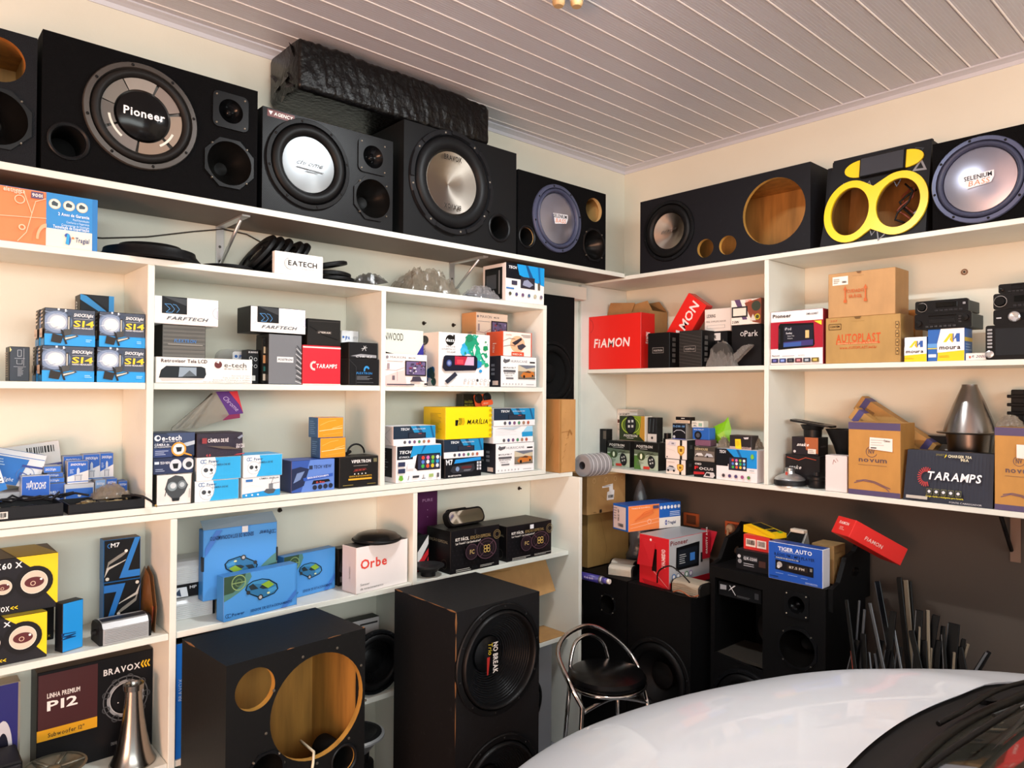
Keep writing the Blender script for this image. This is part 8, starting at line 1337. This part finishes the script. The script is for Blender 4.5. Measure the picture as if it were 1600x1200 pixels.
MB(M('#6c7076', .25, 0, 'film', alpha=.6)).add(vs, [[j*nv_+i, j*nv_+(i+1) % nv_, (j+1)*nv_+(i+1) % nv_, (j+1)*nv_+i] for j in range(15) for i in range(nv_)], 0, True).build('film', t); crumple('dark_contents', t, .07, .06, .1, M('#1a1b1d', .5), 73)
# red Pioneer carton seen on its corner
a, b, cc = onZ(1045, 922, ZK), onZ(997, 910, ZK), onZ(1093, 893, ZK)
o = Bx(); e = cc - a; yw = math.atan2(e.y, e.x); yw = RAD(-2); o.W = .30; o.d = .165; o.z0 = ZK + .0005; o.H = zAt(843, a.x, a.y) - ZK; o.top = ZK + o.H
o.rz = yw; ux = Vector((cos(yw), sin(yw), 0)); o.t = thing('stereo_carton', 'red and silver Pioneer carton with torn flap on the black floor speaker', 'carton', (a.x + ux.x*o.W/2, a.y + ux.y*o.W/2, o.z0), yw); fin_box(o, 'L', '#b4b8bc', '#c81e28', '#a9adb0'); pio = o; F = o.F
F.text(.03, .86, .09, 'Pioneer', '#7a2a30', .42, 1).poly([(.16, .34), (.72, .34), (.74, .84), (.17, .80)], '#101114').poly([(.20, .40), (.68, .40), (.69, .76), (.21, .74)], '#1b2028').rect(.50, .48, .62, .64, '#3f7fd0').rows(.24, .45, .66, 5, .2, '#c9ccd0', .3).rect(.76, .4, .81, .6, '#1d1e20').rect(0, 0, 1, .13, '#b81a26').text(.04, .03, .06, 'AVH-3180DVD', '#f0e6e4', .5, 1).poly([(.80, .45), (1, .45), (1, 1), (.80, 1)], '#a8182a').text(.93, .55, .06, 'GA055TV AVH', '#f0e6e4', .4, 1, 0, 'l', 90)
for k in range(5): F.ell(.10 + .10*k, .235, .045, ('#4a78b4', '#8a8f96', '#b08a9a', '#5f8a6a', '#9a8ab0')[k]).ell(.10 + .10*k, .235, .028, '#e6e8ea')
o.S.text(.88, .40, .09, 'AVH-3480DVD', '#f3e4e2', .5, 1, 0, 'l', 90).poly([(.55, .08), (.95, .02), (.97, .0), (.2, .0), (.10, .1)], '#a3161f').rect(.44, .3, .60, .75, '#1a0c0c').rect(.12, .56, .22, .64, '#e9d6d0').ell(.4, .92, .035, '#f0e0dc', n=12); o.S.line([(.5, .3), (1, .02)], .008, '#f0c8c2'); fin(o)
sheet(P('#b81a24'), [(-o.W/2 - .001, o.d*.95, o.H*.93), (-o.W/2 - .001, o.d*.45, o.H*.88), (-o.W/2 - .03, o.d*.42, o.H*.42), (-o.W/2 - .026, o.d*.95, o.H*.40)], .002, (1, 0, 0)).build('torn_flap', o.t); sheet(P('#a8182a'), [(o.W/2, -.001, o.H*.50), (o.W/2, .10, o.H*.5), (o.W/2 + .035, .07, o.H*1.0), (o.W/2 + .03, -.02, o.H*.98)], .002, (1, 0, 0)).build('side_flap', o.t)
zt_ = o.top; a, b = onZ(981.5, 832, zt_ + .001), onZ(1063, 822, zt_ + .001)
tb = Bx(); e = b - a; tb.W = e.length; tb.d = .11; tb.z0 = zt_ + .001; tb.H = zAt(791.5, a.x, a.y) - zt_; tb.rz = math.atan2(e.y, e.x); m_ = (a+b)/2; tb.t = thing('alarm_box', 'orange and blue box reading Tragial on the red Pioneer carton', 'box', (m_.x, m_.y, tb.z0), tb.rz); fin_box(tb, 'L', '#ef8a4a', '#1f5fb4', '#1d4f9c'); F = tb.F
F.rect(.58, .42, 1, 1, '#2262bb').rect(.58, 0, 1, .42, '#e9e6e0').icons(.62, .96, .82, 6, .026, ['#e6eaf0']).text(.74, .15, .12, 'Tragial', '#20356e', .16, 1, .1).ring(.71, .22, .02, .5, '#2b4aa0', .1).rows(.78, .46, .66, 3, .2, '#cfe0f4', .35).line([(.03, .28), (.58, .44)], .012, '#fbd2b4').line([(.03, .14), (.58, .30)], .012, '#fbd2b4').line([(.12, .4), (.3, .72), (.5, .80)], .02, '#e06a34').poly([(.1, .42), (.24, .62), (.45, .76), (.47, .66), (.28, .52)], '#e2743c').ring(.38, .34, .035, .2, '#fbd2b4').rect(.45, .82, .56, .94, '#4a4a70').text(.05, .88, .05, 'Conjunto de trava elétrica', '#fbe3d2', .34, 1); tb.S.rect(.05, .06, .85, .92, '#dcc9c4').barcode(.30, .10, .75, .30, '#dcc9c4').text(.45, .35, .08, 'TRZ 4P', '#4a3a3a', .5, 1, 0, 'l', 90).rows(.1, .4, .9, 5, .25, '#8a7a78', .3); fin(tb)
t = amp('amplifier', 'dusty beige amplifier with loose wires beside the red Pioneer carton', (-.40, -.735, ZK + .0005), .13, .11, .05, -pi/2, M('#a89a86', .6), '#1a1816', 4)
t.location = (-.47, -.722, ZK + .0005)
cb = MB(M('#17120f', .5), M('#a85a34', .5)); cb.tube(smooth([(-.50, -.60, ZK + .03), (-.53, -.63, ZK + .09), (-.52, -.68, ZK + .12), (-.50, -.72, ZK + .095), (-.49, -.76, ZK + .06)]), .0035, 0, 6).tube(smooth([(-.51, -.69, ZK + .01), (-.515, -.73, ZK + .025), (-.51, -.78, ZK + .008), (-.50, -.81, ZK + .02)]), .0025, 1, 6).tube(smooth([(-.505, -.64, ZK + .006), (-.52, -.70, ZK + .006), (-.515, -.76, ZK + .006), (-.51, -.81, ZK + .01)]), .003, 0, 6)
tag(cb.build('loose_wire'), 'black and copper wires looping before the beige amplifier', 'cable')
# wall outlets
for px_, py_, lb, plug in ((1079, 812, 'orange outlet box on the dark wall, without a plug', 0), (1145, 826, 'orange outlet box on the dark wall with a beige plug', 1)):
    p = onR(px_, py_, .015); t = thing('wall_outlet', lb, 'outlet', (-.001, p.y, p.z), -pi/2); MB(M('#b4562a', .6)).plate(rrect(-.042, .042, -.032, .032, .004), [rrect(-.03, .03, -.022, .022, .003)], .012, 0, T=Matrix.Translation((0, -.013, 0))).build('box', t); MB(M('#6a3a22', .7)).box(-.03, .03, -.006, -.001, -.022, .022).build('insert', t)
    if plug: MB(M('#c9b394', .5)).lathe([(.02, .006), (.022, .012), (.018, .028), (.010, .034), (0, .034)], 0, 18, FRONT(-.012, .0, .0)).build('plug', t); MB(M('#c9b394', .5)).tube([(-.012, -.03, 0), (-.012, -.04, -.02), (-.014, -.035, -.06), (-.014, -.02, -.10)], .006, 0, 8).build('cord', t)
# ================================================================== black trim strips leaning on the right wall
STK = [(1323, 937, 1338, 5, 0), (1343, 938, 1334, 3, 1), (1351, 952, 1343, 4, 1), (1359, 942, 1383, 5, 1), (1371, 908, 1398, 8, 2), (1366, 973, 1384, 3, 1), (1397, 984, 1410, 4, 3), (1396, 955, 1386, 9, 0), (1405, 902, 1421, 7, 0), (1415, 906, 1427, 7, 4), (1420, 908, 1431, 7, 0), (1437, 953, 1430, 10, 0), (1437, 979, 1434, 3, 4), (1450, 953, 1451, 5, 4), (1463, 961, 1447, 10, 0), (1474, 978, 1468, 6, 0), (1491, 974, 1484, 16, 0), (1506, 998, 1496, 6, 0), (1513, 1006, 1497, 4, 4), (1491, 1019, 1489, 4, 4), (1546, 1018, 1524, 6, 0), (1542, 1019, 1519, 4, 3), (1358, 1019, 1362, 3, 3), (1367, 1021, 1372, 4, 3), (1330, 1017, 1334, 2, 5), (1455, 1012, 1452, 4, 4), (1474, 990, 1478, 5, 0), (1406, 1010, 1402, 8, 0), (1378, 1000, 1366, 7, 0), (1349, 990, 1352, 8, 0), (1424, 985, 1440, 8, 0), (1499, 1010, 1508, 9, 0), (1466, 1000, 1462, 9, 0), (1388, 1015, 1380, 7, 0), (1340, 1000, 1326, 8, 0), (1443, 1000, 1446, 9, 0)]
SM = [M('#0c0c0d', .35), M('#4f5054', .3, .4), M('#16181d', .12), M('#6a6c70', .35, .5), M('#8a7c68', .4, .2), M('#b04a38', .4)]
SN = ['black', 'dull grey', 'glossy black', 'silver grey', 'bronze', 'red']
STK.sort(key=lambda q: (q[1] > 915, -q[0]))
for k, (tx, ty, bx_, w_, m_) in enumerate(STK):
    s_k = .018 + .0098*k; LEAN = .22                  # every strip in a plane of its own, all leaning alike
    pt_ = onR(tx, ty, s_k)
    for _ in range(5): pt_ = onR(tx, ty, s_k + LEAN*(.95 - pt_.z))
    pb = onR(bx_, 1056, s_k + .1)
    for _ in range(4): pb = onR(bx_, 1056, s_k + LEAN*(.95 - pb.z))
    dr = pb - pt_; ft = pt_ + dr * ((pt_.z - .012)/max(.05, pt_.z - pb.z)); ww = w_ * (pt_ - CAM).dot(CAM_F)/FPX; L_ = (pt_ - ft).length
    t = thing('plastic_strip', '%s car trim strip leaning on the wall, number %d' % (SN[m_], k), 'strip', (ft.x, ft.y, .012), 0, 'car trim strips leaning on the right wall'); up_ = (pt_ - ft).normalized(); ny = Vector((1, 0, -LEAN)).normalized(); nx_ = ny.cross(up_).normalized(); t.rotation_euler = Matrix((nx_, up_.cross(nx_), up_)).transposed().to_euler()
    ORD = ('first', 'second', 'third', 'fourth', 'fifth', 'sixth', 'seventh', 'eighth', 'ninth', 'tenth', 'eleventh', 'twelfth', 'thirteenth', 'fourteenth', 'fifteenth', 'sixteenth', 'seventeenth', 'eighteenth', 'nineteenth', 'twentieth')
    same = sorted((q_[0], q_[1]) for q_ in STK if q_[4] == m_ and (q_[3] > 6) == (w_ > 6)); t['label'] = '%s %s trim strip leaning on the right wall, %s such from the left' % (('narrow', 'wide')[w_ > 6], SN[m_], ORD[same.index((tx, ty))])
    MB(SM[m_]).box(-ww/2, ww/2, -.004, .004, 0, L_, 0, .0015).build('strip', t); MB(SM[3 if m_ in (0, 2) and k % 3 == 0 else 0]).box(-ww/2 - .0006, -ww/2 + min(.002, ww*.3), -.0045, .0045, 0, L_*.995, 0, 0).build('edge_lip', t)
# ================================================================== white car
CX, WHITE = -1.62, M('#dde1e6', .4, 0, '', coat=.55)
t = thing('car', 'white car parked nose in, its hood and dark windscreen in the foreground', 'car', (CX, -1.6, 0))
def hood(a, b):
    """a across -1..1, b 0 front .. 1 cowl -> local point"""
    yf = -1.10 - .17*a*a - .06*a**4; yr_ = -1.945 - .16*a*a; hw_ = .68 + .09*b; y_ = yf + (yr_ - yf)*b
    z_ = .652 + .305*(1 - (1 - b)**1.9) - (.052*a*a + .030*a**6)*(1 - .5*b); z_ -= .06*max(0, 1 - b/.10)**2; z_ += .008*math.exp(-((abs(a) - .62)/.09)**2)*b
    return (hw_*a, y_ + 1.6, z_)
nu, nv = 41, 33; MB(WHITE).grid([hood(-1 + 2*i/(nu-1), j/(nv-1)) for j in range(nv) for i in range(nu)], nu, nv).build('hood', t)
for sx in (-1, 1):
    pts = []; nb = 24
    for j in range(nb + 1):
        b = -.0 + 1.45*j/nb; hx, hy, hz_ = hood(sx*.998, min(b, 1)); 
        if b > 1: hy -= (b - 1)*.8; hz_ += 0*(b - 1)
        for k, (dx, dz) in enumerate(((.002, -.004), (.03, -.012), (.075, -.05), (.105, -.13), (.115, -.26), (.11, -.42), (.10, -.55))): pts.append((hx + sx*dx, hy, max(.2, hz_ + dz)))
    MB(WHITE).grid(pts, 7, nb + 1).build('fender', t)
pts = []
for j, (dy, z_) in enumerate(((.0, None), (.05, .56), (.085, .48), (.09, .36), (.07, .26), (.0, .2))):
    for i in range(31):
        a = -1.14 + 2.28*i/30; h_ = hood(max(-1, min(1, a)), 0); pts.append((.66*a, h_[1] + dy - (.16*(abs(a) - 1)/.14 if abs(a) > 1 else 0), h_[2] - .003 if z_ is None else z_))
MB(WHITE).grid(pts, 31, 6).build('front_bumper', t)
DRK = M('#141416', .55); NC = 31
cw = []
for (off, zz) in ((.006, -.006), (-.025, -.012), (-.05, -.004), (-.08, .002), (-.10, .010)):
    for i in range(NC): a = -1.03 + 2.06*i/(NC-1); h_ = hood(a, 1); cw.append((h_[0], h_[1] + off, h_[2] + zz))
MB(DRK).grid(cw, NC, 5).build('cowl_panel', t)
ws = []; R_ = 13
for j in range(R_):
    v_ = j/(R_-1)
    for i in range(NC): a = -1 + 2*i/(NC-1); h_ = hood(a, 1); wt = (1 - .16*v_); ws.append((h_[0]*wt, (h_[1] - .10) - .76*v_ + .08*v_*a*a, h_[2] + .012 + .46*v_ + .03*sin(pi*v_) + (.03*a*a*v_)))
MB(M('#3b3a33', .04, 0, 'glass', tr=.3)).grid(ws, NC, R_).build('windscreen', t)
RBL = M('#0b0b0c', .5)
MB(RBL).tube([Vector(ws[i]) + Vector((0, .008, .002)) for i in range(NC)], .009, 0, 8).build('windscreen_seal', t)
for (a0, a1, v1) in ((.15, .86, .12), (-.62, .10, .14)):
    pv = Vector(cw[4*NC + int((a0 + 1.03)/2.06*(NC-1))]) + Vector((0, .03, .012)); en = Vector(ws[int(round(v1*(R_-1)))*NC + int((a1 + 1)/2*(NC-1))]) + Vector((0, .012, .014)); md = (pv + en)/2 + Vector((0, .03, .008))
    w_ = MB(RBL).tube(smooth([pv, pv*.7 + md*.3, md, en]), .005, 0, 8).build('wiper_arm', t); b0, b1 = md*.35 + pv*.65 + Vector((0, -.05, .006)), en*1.0 + (en - md)*.5; MB(M('#2b2a28', .4)).tube([b0, (b0 + b1)/2 + Vector((0, .006, -.002)), b1], .004, 0, 6).build('wiper_blade', t)
MB(RBL).lathe([(.018, 0), (.018, .012), (.008, .018), (0, .018)], 0, 14, Matrix.Translation(Vector(cw[2*NC + 11]) + Vector((0, 0, 0)))).build('washer_jet', t); MB(RBL).lathe([(.018, 0), (.018, .012), (.008, .018), (0, .018)], 0, 14, Matrix.Translation(Vector(cw[2*NC + 22]))).build('washer_jet', t)
MB(M('#3d3a36', .8)).grid([(x_, -.58 - .5*v_, .93 + .02*v_) for v_ in (0, .5, 1) for x_ in (-.62, -.3, 0, .3, .62)], 5, 3).build('dashboard', t)
MB(WHITE).grid([(Vector(ws[(R_-1)*NC + i]) + Vector((0, -.9*v_, .05*sin(pi*v_*.6)))) for v_ in (0, .25, .5, .75, 1) for i in range(0, NC, 3)], len(range(0, NC, 3)), 5).build('roof', t)
for sx in (-1, 1):
    i_ = 0 if sx < 0 else NC - 1; MB(WHITE).tube([Vector(ws[j*NC + i_]) + Vector((sx*.012, 0, 0)) for j in range(R_)], .026, 0, 8).build('windscreen_pillar', t)
    MB(WHITE).grid([(sx*(.80 + .02*sin(pi*v_)), -.55 - 1.1*u_, .25 + .65*v_) for v_ in (0, .25, .5, .75, 1) for u_ in (0, .33, .66, 1)], 4, 5).build('door', t)
    for yy in (-.02,):
        T = Matrix.Translation((sx*.70, yy, .30)) @ Matrix.Rotation(RAD(90), 4, 'Y'); wl = MB(M('#121213', .7)).lathe([(.20, -.08), (.28, -.09), (.30, -.06), (.30, .06), (.28, .09), (.20, .08)], 0, 36, T).build('tyre', t); MB(M('#8d9094', .3, .8)).lathe([(.20, -.06), (.19, .05), (.06, .06), (0, .06)], 0, 30, T).build('wheel_rim', wl)
